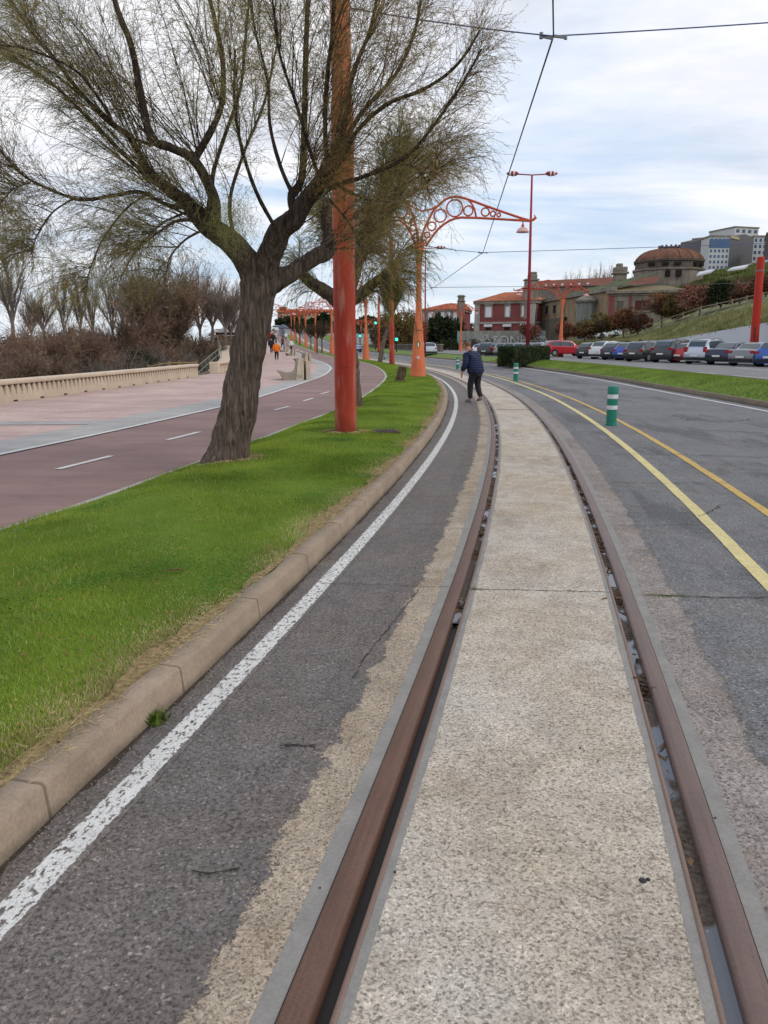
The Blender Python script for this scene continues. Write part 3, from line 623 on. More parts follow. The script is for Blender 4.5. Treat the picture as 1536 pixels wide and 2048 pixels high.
def rdir(n): v = rng.normal(size=(n, 3)); return v/np.linalg.norm(v, axis=1)[:, None]
def slivers(p, d, L, w):
    n = len(p); s = np.cross(d, rdir(n)); s /= np.linalg.norm(s, axis=1)[:, None]+1e-9; L = np.asarray(L).reshape(-1, 1); w = np.asarray(w).reshape(-1, 1)
    return np.stack([p-s*w, p+s*w, p+d*L], 1).reshape(-1, 3)
def leafy(p, d, L, w):                       # diamond leaves
    n = len(p); s = np.cross(d, rdir(n)); s /= np.linalg.norm(s, axis=1)[:, None]+1e-9; L = np.asarray(L).reshape(-1, 1); w = np.asarray(w).reshape(-1, 1)
    return np.stack([p, p+d*L*.5+s*w, p+d*L, p+d*L*.5-s*w], 1).reshape(-1, 3)
def barkmat(name, c1, c2, sc=1.0, bump=.8):
    m = N(name); uv = m.coord('uv', (1, 1, 1)); v = m.coord('obj', (14*sc, 14*sc, 2.2*sc)); n1 = m.noise(v, 1.6, 6, .65); vo = m.voro(m.coord('obj', (9*sc, 9*sc, 1.3*sc)), 2.2, 'Distance', 'DISTANCE_TO_EDGE')
    f = m.ramp(m.noise(m.coord('obj', (42*sc, 42*sc, 3.4*sc)), 1.0, 5, .7), [(.34, .3), (.55, 1.0)]); h = m.math('ADD', m.math('MULTIPLY', f, .8), n1)
    c = m.mix(m.ramp(n1, [(.3, 0.0), (.7, 1.0)]), c1, c2); c = m.mix(.75, c, f, 'MULTIPLY'); kn_ = m.ramp(m.voro(m.coord('obj', (1, 1, .6)), 4.2*sc), [(.06, .25), (.17, 1.0)]); c = m.mix(.8, c, kn_, 'MULTIPLY'); h = m.math('ADD', h, m.math('MULTIPLY', kn_, .8)); sz = m.n('ShaderNodeSeparateXYZ'); m.link(m.coord('obj'), sz.inputs[0]); c = m.mix(1.0, c, m.ramp(m.math('DIVIDE', sz.outputs[2], 4.0), [(.55, 1.0), (.78, .42)]), 'MULTIPLY'); m.col(c); m.set(.95, .15); m.bump(h, bump, .07); return m.m
M_BARK = barkmat('tamarisk_bark', srgb(100, 86, 77), srgb(148, 129, 116), 1.0)
M_TWIG = simple('tamarisk_twig', srgb(58, 46, 38), .9, .3, 6)
M_TWIGR = simple('reddish_twig', srgb(104, 66, 42), .9, .3, 6)
M_FOL = leafmat('tamarisk_foliage', srgb(108, 112, 66), srgb(166, 162, 106), .8, 1.0, .45)
M_FOLB = leafmat('tamarisk_foliage_brown', srgb(130, 104, 62), srgb(176, 144, 92), .8, 1.0, .35)

def trunkmesh(name, paths, mat, parent, n=18, rough=.05, freq=1.0):
    """knobbly trunk and limbs: paths [(points, radii)...] joined in one mesh"""
    mb = MB()
    for pts, rad in paths:
        p = [Vector(q) for q in pts]; ps = [2*p[0]-p[1]]+p+[2*p[-1]-p[-2]]; rr = [rad[0]]+list(rad)+[rad[-1]]; o = []; r_ = []
        for i in range(1, len(ps)-2):
            seg = max(2, int((ps[i+1]-ps[i]).length/.05))
            for k in range(seg):
                t = k/seg; a, b, c, d = ps[i-1], ps[i], ps[i+1], ps[i+2]
                o.append(.5*((2*b)+(c-a)*t+(2*a-5*b+4*c-d)*t*t+(3*b-a-3*c+d)*t**3)); r_.append(rr[i]+(rr[i+1]-rr[i])*t)
        o.append(p[-1]); r_.append(rad[-1]); b0 = len(mb.v); nn_ = n if max(rad) > .04 else 8
        mb.tube(o, r_, nn_)
        if rough:
            from mathutils import noise as mn
            for q in range(b0, len(mb.v)):
                v = Vector(mb.v[q]); j = min((q-b0)//nn_, len(o)-1); c = o[j]; r = v-c
                k = 1+rough*(2.2*mn.noise(v*5*freq)+1.4*mn.noise(Vector((v.x*16, v.y*16, v.z*3))*freq)+1.0*mn.noise(v*14*freq)); mb.v[q] = tuple(c+r*k)
    return mb.build(name, mat, parent, smooth=True)

# ------------------------------------------------------------------ the tamarisk in front
def tp(l, Y0, dy=lambda t: 0.0):
    n = len(l); return [at(u, v, Y0+dy(i/max(1, n-1))) for i, (u, v) in enumerate(l)]
Y1 = 9.72; SC = 9.9/F_PX
def tamarisk():
    root = empty('tamarisk_tree', (0, 0, 0), 0, 'big leaning tamarisk with forked dark trunk nearest the camera on the lawn', 'tree', 'tamarisk trees on the lawn strip')
    T = []
    trunk = [(449, 952), (452, 930), (461, 890), (472, 840), (484, 780), (493, 720), (505, 660), (514, 610), (519, 570), (520, 545)]
    T.append((tp(trunk, Y1), [55*SC, 48*SC, 39*SC, 36*SC, 34*SC, 32*SC, 32*SC, 32*SC, 34*SC, 30*SC]))
    A = [(512, 560), (492, 520), (465, 488), (440, 468), (410, 448), (385, 418), (365, 398), (338, 380), (315, 362), (296, 350)]
    T.append((tp(A, Y1, lambda t: -.5*t), [25*SC, 24*SC, 21*SC, 20*SC, 18*SC, 15*SC, 12*SC, 10*SC, 9*SC, 11*SC]))
    B = [(528, 560), (535, 522), (550, 485), (565, 458), (590, 436), (608, 405), (632, 377), (650, 350), (662, 325)]
    T.append((tp(B, Y1, lambda t: -.7*t), [26*SC, 25*SC, 22*SC, 20*SC, 18*SC, 15*SC, 14*SC, 12*SC, 15*SC]))
    Cc = [(540, 572), (560, 556), (582, 546), (608, 528), (635, 512), (654, 502), (657, 470), (650, 430), (654, 400)]
    T.append((tp(Cc, Y1, lambda t: .7*t), [18*SC, 20*SC, 17*SC, 15*SC, 16*SC, 17*SC, 12*SC, 8*SC, 6*SC]))
    # root flare
    for a in range(7):
        an = a*.9+.3; c = at(450, 940, Y1); T.append(([c+Vector((0, 0, .25)), c+Vector((math.cos(an)*.20, math.sin(an)*.2, .1)), c+Vector((math.cos(an)*.36, math.sin(an)*.34, -.08))], [.16, .12, .04]))
    limbs = [  # (points, start radius px, end radius px, depth drift)
        ([(430, 440), (429, 403), (408, 351), (382, 315), (338, 294), (301, 273), (278, 170), (262, 90), (235, 20), (215, -60), (190, -140)], 13, 3, -.9),
        ([(391, 315), (400, 300), (423, 260), (443, 208), (446, 130), (432, 50), (415, -20), (400, -110)], 9, 3, .2),
        ([(420, 458), (418, 410), (423, 380), (428, 340), (450, 270), (480, 180), (490, 90), (500, -20)], 7, 2.5, .9),
        ([(296, 351), (275, 300), (255, 270), (215, 241), (165, 190), (110, 120), (65, 65), (20, 0)], 8, 2, -.6),
        ([(365, 415), (330, 408), (280, 384), (228, 391), (165, 400), (130, 391), (80, 370), (39, 345), (0, 300)], 5, 2, -1.0),
        ([(320, 368), (270, 330), (210, 270), (150, 210), (95, 160), (30, 120), (-30, 95)], 5, 2, .3),
        ([(301, 290), (240, 262), (200, 200), (150, 140), (60, 100), (0, 90)], 4, 1.5, -1.5),
        ([(588, 425), (583, 390), (602, 364), (607, 300), (609, 230), (612, 91), (616, 0), (620, -120)], 10, 4, .3),
        ([(588, 395), (560, 330), (540, 250), (535, 160), (510, 60), (490, -60)], 5, 2, .8),
        ([(662, 330), (684, 320), (716, 260), (775, 208), (840, 182), (892, 150), (930, 110), (960, 60)], 6, 2, -.7),
        ([(657, 378), (690, 365), (723, 355), (794, 325), (840, 286), (898, 208), (935, 150), (963, 98)], 6, 1.5, -1.2),
        ([(664, 320), (690, 240), (705, 150), (740, 60), (760, -40)], 7, 3, .4),
        ([(655, 335), (650, 250), (655, 150), (665, 60), (670, -60)], 6, 3, -.9),
        ([(668, 320), (720, 230), (790, 150), (830, 60), (850, -60)], 6, 2.5, .9),
        ([(640, 360), (620, 300), (590, 200), (560, 110), (545, 0)], 5, 2, -1.1),
        ([(670, 370), (740, 400), (800, 400), (850, 370), (890, 330)], 4, 1.5, 1.2),
        ([(420, 450), (360, 440), (310, 470), (270, 500)], 4, 1.2, -.6), ([(470, 490), (460, 400), (490, 300), (530, 200), (560, 60)], 5, 2, 1.4),
        ([(560, 470), (520, 400), (490, 320), (470, 220), (470, 100)], 5, 2, -1.4),
        ([(300, 384), (250, 420), (205, 480), (180, 540), (172, 575)], 2.5, 1, -.9), ([(370, 425), (320, 450), (270, 505), (240, 560)], 3, 1, .5), ([(150, 395), (105, 425), (75, 470), (62, 510)], 2.2, .9, -1.2), ([(415, 455), (370, 480), (340, 515), (330, 560)], 3, 1, -1.0), ([(60, 365), (25, 380), (-10, 420)], 2, .8, -1.1),
        ([(790, 326), (830, 335), (850, 360), (860, 395)], 2.0, .9, -1.3), ([(660, 400), (700, 450), (730, 520)], 3, 1, -.8)]
    LP = []
    for pts, r0, r1, dy in limbs:
        p3 = tp(pts, Y1-.3, lambda t, d=dy: d*t); T.append((p3, list(np.linspace(r0*.8, r1*.85, len(pts))*SC)))
        c = np.array(p3); tt = np.linspace(0, 1, len(c)); LP.append(np.stack([np.interp(np.linspace(0, 1, 12), tt, c[:, i]) for i in range(3)], 1))
    trunkmesh('trunk', T, M_BARK, root, 26, .06)
    LP = np.array(LP)
    C0 = np.array(at(520, 480, Y1))
    # fine upright shoots from the limbs and knobs
    p, d, t, i = pick(LP, 300, .12, 1, .8)
    kn = [at(u, v, Y1-.3) for u, v in ((296, 350), (320, 370), (382, 424), (430, 440), (391, 312), (588, 400), (605, 420), (660, 330), (640, 370), (654, 495), (440, 205), (300, 275))]
    kp = np.array([kn[j % len(kn)] for j in range(150)])+rng.normal(size=(150, 3))*.05
    p = np.concatenate([p, kp]); d = np.concatenate([d, np.zeros((150, 3))]); out = p-C0; out /= np.linalg.norm(out, axis=1)[:, None]
    dd = out*.75+d*.5+rdir(len(p))*.42; dd[:, 2] += .55
    Ls = rng.uniform(.9, 2.2, len(p)); low = np.array([q[2] < at(300, 400, Y1).z for q in p]); Ls[low] *= .55; Ls[:300] *= np.clip(1.15-.95*t[:300], .22, 1); far = np.abs(p[:, 0]-C0[0]) > 1.6; Ls[far] *= .6
    S = grow(p, dd, Ls, 9, .07, .10, 2)
    S = S[(S[:, :, 0].max(1) < at(985, 100, Y1).x)]
    R = np.linspace(.0068, .0018, 9)[None, :]*rng.uniform(.6, 1.25, len(S))[:, None]
    V1, F1 = polytubes(S, R, 4)
    # side twigs
    p2, d2, t2, i2 = pick(S, 5600, .18, 1); dd2 = d2+rdir(len(p2))*.8; W = grow(p2, dd2, rng.uniform(.25, .75, len(p2)), 6, .12, .20, 1)
    p3, d3, _, _ = pick(LP, 1700, .35, 1); W2 = grow(p3, d3+rdir(len(p3))*.9, rng.uniform(.3, .7, len(p3)), 6, .12, .14, 1); W = np.concatenate([W, W2]); W = W[W[:, :, 0].max(1) < at(1000, 100, Y1).x]
    V2, F2 = polytubes(W, np.linspace(.0024, .0009, 6)[None, :].repeat(len(W), 0), 3)
    nmain = len(V1); vv = np.concatenate([V1, V2]); ff = np.concatenate([F1, F2+nmain]); mesh_np('branches', V1, F1, M_TWIG, root); mesh_np('twigs', V2, F2, simple('fine_twigs', srgb(108, 92, 70), .9, .3, 6), root)
    # feathery sprays
    q, dq, _, iq = pick(W, 52000, .15, 1); fd = dq*.9+rdir(len(q))*.7; fd[:, 2] -= .12; Sp = grow(q, fd, rng.uniform(.06, .18, len(q)), 4, .12, .05)
    # each spray: fine sliver chain
    a = Sp[:, :-1].reshape(-1, 3); b = Sp[:, 1:].reshape(-1, 3); dirs = (b-a); Ln = np.linalg.norm(dirs, axis=1); dirs /= Ln[:, None]
    s1 = slivers(a, dirs, Ln*1.2, np.full(len(a), .0021))
    r, rd, _, _ = pick(Sp, 120000, 0, 1); s2 = slivers(r, (rd+rdir(len(r))*.6)/1.2, rng.uniform(.02, .05, len(r)), np.full(len(r), .0018))
    X = np.concatenate([s1, s2]); tri = np.arange(len(X)).reshape(-1, 3); cx = X[tri[:, 0]]
    br = (cx[:, 0] > at(640, 300, Y1).x-.2*rng.normal(size=len(cx))) & (rng.random(len(cx)) < .55) | (rng.random(len(cx)) < .22)
    mesh_np('foliage', X, tri[~br], M_FOL, root); mesh_np('browned_foliage', X, tri[br], M_FOLB, root)
    # dense green tuft on the left limb
    c = np.array(at(462, 440, Y1-.75)); n = 5200; pts = c+rng.normal(size=(n, 3))*np.array([.15, .12, .17]); dn = rdir(n); dn[:, 2] -= .5; mesh_np('epicormic_tuft', slivers(pts, dn, rng.uniform(.02, .07, n), np.full(n, .0018)), np.arange(3*n).reshape(-1, 3), M_FOL, root)
    c = np.array(at(665, 345, Y1-.9)); n = 1500; pts = c+rng.normal(size=(n, 3))*np.array([.16, .12, .16]); mesh_np('browned_tuft', slivers(pts, rdir(n), rng.uniform(.02, .07, n), np.full(n, .0018)), np.arange(3*n).reshape(-1, 3), M_FOLB, root)
    # earth ring with needles at the foot
    n = 2200; c = np.array(at(455, 940, Y1)); a = rng.uniform(0, 6.28, n); rr = .25+np.abs(rng.normal(size=n))*.13; x, y = c[0]+np.cos(a)*rr, c[1]+np.sin(a)*rr; z = lawn_z(x, y)+.012
    o = mesh_np('needle_litter', slivers(np.stack([x, y, z], 1), np.stack([np.cos(a*7), np.sin(a*7), .2+0*a], 1), rng.uniform(.01, .05, n), np.full(n, .003)), np.arange(3*n).reshape(-1, 3), M_DRY, kind='stuff')
tamarisk()

def gtree(name, loc, label, cat_='tree', group=None, H=6, th=1.8, r=.15, lean=(0, 0), nl=6, spread=.6, LL=2.0, ns=120, Ls=(1., 2.), nt=1200, Lt=(.3, .6), nf=8000, up=.5, grav=.1, tw=.006, fw=.004, fL=(.04, .1),
          mb=None, mt=None, mf=None, shape=1.0, parent=None, sub=True):
    root = empty(name, loc, rng.uniform(0, 6.28) if lean == (0, 0) else 0, label, cat_, group); mb = mb or M_BARK; mt = mt or M_TWIG
    top = Vector((lean[0], lean[1], th)); T = [([Vector((0, 0, -.3)), Vector((lean[0]*.3, lean[1]*.3, th*.4)), top], [r*1.3, r, r*.85])]; LP = []
    for i in range(nl):
        a = i*6.283/nl+rng.uniform(-.4, .4); dv = np.array([[math.cos(a)*spread, math.sin(a)*spread, 1.0]]); l = grow(np.array([top])-np.array([0, 0, .1]), dv, LL*rng.uniform(.7, 1.15), 8, .10, -.03)[0]
        T.append(([Vector(q) for q in l], list(np.linspace(r*.6, r*.18, 8)))); LP.append(l)
    trunkmesh('trunk', T, mb, root, 9, .06, .6); LP = np.array(LP)
    p, d, t, i = pick(LP, ns, .1, 1); C0 = np.array(top); out = p-C0; out /= np.linalg.norm(out, axis=1)[:, None]+1e-6; dd = out*.8+d*.5+rdir(ns)*.5; dd[:, 2] += up
    S = grow(p, dd, rng.uniform(*Ls, ns), 7, .08, grav, 2); V1, F1 = polytubes(S, np.linspace(tw*1.9, tw*.7, 7)[None].repeat(ns, 0), 3)
    p2, d2, _, _ = pick(S, nt, .15, 1); W = grow(p2, d2+rdir(nt)*.7, rng.uniform(*Lt, nt), 5, .1, grav); V2, F2 = polytubes(W, np.linspace(tw*.75, tw*.35, 5)[None].repeat(nt, 0), 3)
    mesh_np('branches', np.concatenate([V1, V2]), np.concatenate([F1, F2+len(V1)]), mt, root)
    if nf:
        q, dq, _, _ = pick(W, nf, .1, 1); fd = dq+rdir(nf)*.8; fd[:, 2] -= .15; X = slivers(q, fd, rng.uniform(*fL, nf), np.full(nf, fw)); mesh_np('foliage', X, np.arange(3*nf).reshape(-1, 3), mf or M_FOL, root)
    return root
def place(root, loc, s=1.0, rz=None, label=None, sz=None):
    c = copy_tree(root); c.location = loc; c.scale = (s, s, sz or s); c.rotation_euler = (0, 0, rng.uniform(0, 6.28) if rz is None else rz)
    if label: c['label'] = label
    return c
# second tamarisk, standing behind the red pole
g2 = 'tamarisk trees on the lawn strip'
b2 = at(712, 830, 18.0)
def tamarisk2():
    root = empty('tamarisk_tree', (0, 0, 0), 0, 'second tamarisk, trunk half hidden behind the thick foreground red pole', 'tree', g2)
    Y = 18.2; s = Y/F_PX*1.02; T = []
    T.append((tp([(706, 835), (704, 800), (700, 740), (694, 680), (688, 630), (686, 600)], Y), [24*s, 20*s, 18*s, 18*s, 19*s, 20*s]))
    T.append((tp([(686, 605), (664, 592), (640, 576), (615, 560), (600, 545)], Y, lambda t: -.6*t), [17*s, 14*s, 12*s, 10*s, 6*s]))
    T.append((tp([(690, 600), (702, 560), (716, 520), (735, 480), (742, 440)], Y, lambda t: .4*t), [17*s, 15*s, 12*s, 9*s, 7*s]))
    T.append((tp([(690, 610), (720, 590), (755, 560), (790, 530)], Y, lambda t: -1.*t), [13*s, 11*s, 8*s, 5*s]))
    T.append((tp([(686, 600), (680, 540), (672, 490), (660, 440)], Y, lambda t: 1.*t), [14*s, 12*s, 8*s, 5*s]))
    T.append((tp([(742, 440), (764, 385), (800, 330)], Y, lambda t: .4), [7*s, 5*s, 2*s])); T.append((tp([(735, 480), (770, 440), (800, 400)], Y, lambda t: -.5), [6*s, 4*s, 2*s]))
    trunkmesh('trunk', T, M_BARK, root, 14, .06)
    LP = []
    for pts, rad in T[1:]:
        c = np.array(pts); tt = np.linspace(0, 1, len(c)); LP.append(np.stack([np.interp(np.linspace(0, 1, 8), tt, c[:, i]) for i in range(3)], 1))
    LP = np.array(LP); C0 = np.array(at(700, 560, Y)); p, d, _, _ = pick(LP, 300, .3, 1); out = p-C0; out /= np.linalg.norm(out, axis=1)[:, None]; dd = out*.7+d*.4+rdir(300)*.6; dd[:, 2] += .55
    S = grow(p, dd, rng.uniform(.7, 1.7, 300), 9, .08, .22, 2); S = S[(S[:, :, 0].max(1) < at(858, 500, Y).x) & (S[:, :, 0].min(1) > at(585, 500, Y).x)]; nS = len(S); V1, F1 = polytubes(S, np.linspace(.010, .003, 9)[None].repeat(nS, 0), 3)
    n2 = 4200; p2, d2, _, _ = pick(S, n2, .15, 1); W = grow(p2, d2+rdir(n2)*.7, rng.uniform(.3, .8, n2), 6, .1, .4, 1); V2, F2 = polytubes(W, np.linspace(.0035, .0014, 6)[None].repeat(n2, 0), 3)
    mesh_np('branches', np.concatenate([V1, V2]), np.concatenate([F1, F2+len(V1)]), M_TWIG, root)
    n3 = 90000; q, dq, _, _ = pick(W, n3, .05, 1); fd = dq+rdir(n3)*.7; fd[:, 2] -= .25; X = slivers(q, fd, rng.uniform(.05, .12, n3), np.full(n3, .0035)); tri = np.arange(len(X)).reshape(-1, 3); br = rng.random(len(tri)) < .25
    mesh_np('foliage', X, tri[~br], leafmat('olive_green_foliage', srgb(96, 106, 56), srgb(150, 154, 88), .8, 1.0, .4), root); mesh_np('browned_foliage', X, tri[br], M_FOLB, root)
tamarisk2()
# third leaning tamarisk with bare shock of twigs
t3 = gtree('tamarisk_tree', P(759, 726, .12), 'slender leaning tamarisk with bare twiggy crown beyond the tree stump', 'tree', g2, lean=(.95, 0), th=3.6, r=.17, nl=7, spread=.5, LL=2.0, ns=170, Ls=(1., 2.4), nt=1500, nf=9000, tw=.012, fw=.007, up=.6, mf=M_FOLB)
smalls = [((667-5, 702), .0), ((646, 706), 0), ((635, 705), 0), ((601, 692), 0), ((593, 687), 0)]
t4 = gtree('young_tamarisk', P(644, 706, .1), 'young bare tree on the lawn strip, first beyond the red lamp by the pole', 'tree', 'young bare trees along the far lawn strip', th=2.0, r=.12, nl=6, spread=.7, LL=1.8, ns=90, Ls=(.8, 1.6), nt=700, nf=2500, tw=.018, fw=.012, up=.4, mf=M_FOLB)
for (u, v, s, lb) in ((634.5, 705, 1.05, 'young bare tree leaning beside the second far ornate lamp'), (622, 699, 1.0, 'young bare tree between two far orange lamps'), (600, 691.5, 1.1, 'young bare tree with brown crown near the end of the lamp row'), (592.5, 686, 1.1, 'farthest young bare tree of the lawn strip')):
    place(t4, P(u, v, .1), s, None, lb)

# ------------------------------------------------------------------ trees on the left, beyond the balustrade
M_GREYT = simple('grey_bare_twigs', srgb(126, 114, 106), .95, .25, 1)
M_BROWNT = simple('brown_bare_twigs', srgb(116, 98, 84), .95, .3, .6)
M_BF = leafmat('brown_twig_mass', srgb(98, 80, 68), srgb(148, 124, 106), .95, .3)
M_BF2 = leafmat('russet_twig_mass', srgb(104, 82, 68), srgb(150, 122, 102), .95, .3)
M_BF3 = leafmat('grey_twig_mass', srgb(78, 68, 62), srgb(128, 114, 104), .95, .3)
M_DG = leafmat('dark_evergreen', srgb(26, 34, 22), srgb(56, 66, 38), .8, .6)
M_OG = leafmat('olive_leaves', srgb(52, 54, 30), srgb(98, 92, 50), .8, .6)
gl = 'bare trees beyond the balustrade'
pop = gtree('bare_tree', at(376, 690, 95)*1.0, 'tall grey bare tree with forked stem, left of the big brown tree', 'tree', gl, th=4.6, r=.20, nl=6, spread=.30, LL=5.4, ns=110, Ls=(1.2, 2.6), nt=900, Lt=(.6, 1.3), nf=1500, up=.35, grav=-.01, tw=.020, fw=.010, fL=(.3, .7), mb=M_GREYT, mt=M_GREYT, mf=M_BF3)
pop.location = (at(30, 700, 88).x, 88, -2)
pop['label'] = 'large bare tree at the left edge of the photo, branches spreading against sky'
pop.scale = (1.15, 1.15, 1.3)
pop2 = gtree('bare_tree', (at(345, 690, 90).x, 90, -2), 'grey bare tree rising just behind the big brown tree', 'tree', gl, th=5.0, r=.20, nl=9, spread=.62, LL=3.6, ns=150, Ls=(.9, 2.4), nt=1300, Lt=(.5, 1.2), nf=2600, up=.15, grav=.0, tw=.020, fw=.012, fL=(.3, .7), mb=M_GREYT, mt=M_GREYT, mf=M_BF)
pop2.scale = (1, 1, 1.12)
for u, tv, Y, s, lb in ((92, 568, 100, .8, 'grey bare tree next right of the large tree at the left edge'), (130, 562, 105, .72, 'slim bare tree standing alone with a clear straight stem'), (163, 560, 104, .72, 'slim forked bare tree right of the straight lone stem'), (190, 562, 102, .75, 'bare tree with thin twin stems left of centre group'), (226, 552, 98, .85, 'bushy grey bare tree in the middle of the left tree row'), (250, 558, 100, .8, 'bare tree with drooping twig ends beside the bushy grey one'), (276, 575, 96, .7, 'small bare tree in front of the low grey roof'), (66, 590, 110, .6, 'low bare tree between the two leftmost tall ones'),
                        (400, 545, 92, .95, 'tall bare tree directly right of the big brown tree'), (425, 545, 90, .95, 'tall many branched bare tree before the glassy building'), (450, 552, 88, .9, 'bare tree nearest to the big leaning trunk, partly hidden by it'), (462, 580, 96, .75, 'low bare tree behind the rising ramp')):
    c = place(pop if int(u) % 3 == 1 else pop2, (at(u, 690, Y).x, Y, -2), s*rng.uniform(.9, 1.15), None, lb); c.rotation_euler.x = rng.normal()*.03; top = at(u, tv, Y).z; c.scale[2] = (top+2)/10.2; c.scale[0] = c.scale[1] = s*.95
bigb = gtree('brown_tamarisk', (at(330, 700, 70).x, 70, -2), 'large russet brown bare tree with dense rounded crown', 'tree', 'brown twiggy trees beyond the balustrade', th=1.2, r=.3, nl=9, spread=.75, LL=3.6, ns=420, Ls=(1.4, 2.8), nt=4200, Lt=(.5, 1.2), nf=30000, up=.55, grav=.02, tw=.016, fw=.014, fL=(.15, .45), mb=M_BROWNT, mt=M_BROWNT, mf=M_BF2)
bigb.scale = (1.15, 1.15, 1.65)
shr = gtree('brown_shrub', (at(30, 700, 50).x, 50, -2), 'brown twiggy shrub mass at the far left behind the balustrade', 'shrub', 'brown twiggy shrubs beyond the balustrade', th=.5, r=.15, nl=9, spread=1.1, LL=2.0, ns=330, Ls=(1., 2.0), nt=3300, Lt=(.4, .9), nf=26000, up=.4, grav=.03, tw=.010, fw=.011, fL=(.12, .35), mb=M_BROWNT, mt=M_BROWNT, mf=M_BF)
shrb = gtree('brown_shrub', (at(-60, 700, 56).x, 56, -2), 'russet shrub cut by the left edge behind the brown mass', 'shrub', 'brown twiggy shrubs beyond the balustrade', th=.8, r=.14, nl=7, spread=.8, LL=2.3, ns=240, Ls=(1., 2.2), nt=2400, Lt=(.4, .9), nf=17000, up=.5, grav=.03, tw=.010, fw=.010, fL=(.12, .35), mb=M_BROWNT, mt=M_BROWNT, mf=M_BF2)
shrc = gtree('brown_shrub', (at(232, 700, 44).x, 44, -2.2), 'greyish dry shrub close behind the balustrade before its gap', 'shrub', 'brown twiggy shrubs beyond the balustrade', th=.4, r=.1, nl=9, spread=1.3, LL=1.8, ns=260, Ls=(.8, 1.9), nt=2400, Lt=(.4, .9), nf=12000, up=.3, grav=.05, tw=.012, fw=.009, fL=(.12, .35), mb=M_GREYT, mt=M_GREYT, mf=M_BF3)
for u, tv, Y, sx, lb in ((85, 655, 48, 1.2, 'brown shrub second from the left edge, over the wall'), (150, 662, 52, 1.2, 'wide brown shrub below the slim bare trees'), (205, 650, 58, 1.4, 'rounded brown shrub with russet top left of the dark bush'), (250, 640, 66, 1.5, 'tall brown shrub behind the dark bush'), (120, 640, 62, 1.6, 'brown thicket under the straight lone stem'), (30, 640, 58, 1.5, 'high brown thicket under the large left tree'), (190, 690, 46, 1.1, 'low pale brown shrub just over the balustrade'),
                    (390, 655, 72, 1.5, 'brown shrub to the right of the big brown tree base'), (290, 665, 62, 1.3, 'brown shrub at the left foot of the big brown tree'), (60, 700, 42, 1.0, 'low brown shrub close behind the balustrade at left'), (-20, 660, 52, 1.4, 'brown shrub cut by the left photo edge'), (340, 680, 58, 1.2, 'shrub behind the small timber fence')):
    x = at(u, 690, Y).x; top = at(u, tv, Y).z; c = place([shr, shrb, shrc][int(u*7+Y) % 3], (x, Y, -2.2), sx, None, lb); c['group'] = 'brown twiggy shrubs beyond the balustrade'; c.scale[2] = (top+2.2)/4.1*rng.uniform(.85, 1.15)
def leafcloud(name, loc, label, cat_, blobs, n, L, w, mat, group=None, trunk=None, trm=None):
    root = empty(name, loc, 0, label, cat_, group); Pp = []; Dd = []
    tot = sum(b[3]*b[4] for b in blobs)
    for (x, y, z, rx, rz) in blobs:
        m = int(n*rx*rz/tot); d = rdir(m); rr = rng.uniform(.45, 1.06, m)**.5; lump = 1+.22*np.sin(d[:, 0]*9+x)*np.sin(d[:, 2]*8+z)+.12*np.sin(d[:, 1]*19)
        Pp.append(np.array([x, y, z])+d*np.array([rx, rx, rz])*(rr*lump)[:, None]); Dd.append(d+rdir(m)*.9)
    Pp, Dd = np.concatenate(Pp), np.concatenate(Dd); Dd /= np.linalg.norm(Dd, axis=1)[:, None]
    X = leafy(Pp, Dd, rng.uniform(.6, 1.3, len(Pp))*L, np.full(len(Pp), w)); mesh_np('crown', X, np.arange(len(X)).reshape(-1, 4), mat, root)
    if trunk:
        trunkmesh('trunk', trunk, trm or M_BARK, root, 8, .05)
    return root
x = at(285, 700, 56).x
leafcloud('evergreen_bush', (x, 56, -2), 'dark green evergreen bush at the foot of the big brown tree', 'bush', [(0, 0, 1.6, 1.0, 1.4), (.5, 0, 1.1, .8, 1.0)], 5000, .16, .06, M_DG)
x = at(90, 700, 46).x
leafcloud('evergreen_bush', (x, 46, -2), 'small dark green bush glimpsed behind the left balustrade', 'bush', [(0, 0, 1.2, .8, 1.1)], 2500, .14, .05, M_DG)
x = at(440, 690, 95).x
leafcloud('evergreen_bush', (x, 95, 0), 'green hedge bush beside the glassy building, behind the ramp', 'bush', [(0, 0, 1.2, 1.6, 1.5), (2, 0, 1.2, 1.4, 1.4)], 4000, .2, .08, M_OG)
x = at(120, 700, 75).x
leafcloud('dark_thicket', (x, 80, -2), 'dark evergreen thicket behind the brown shrubs', 'thicket', [(-6, 0, 2.0, 4, 2.2), (0, 0, 2.3, 4, 2.4), (6, 0, 2.2, 4, 2.3), (11, 0, 2, 3.5, 2), (-12, 0, 2.3, 4, 2.2)], 16000, .35, .12, leafmat('thicket_leaves', srgb(44, 36, 30), srgb(84, 66, 50), .9, .4))
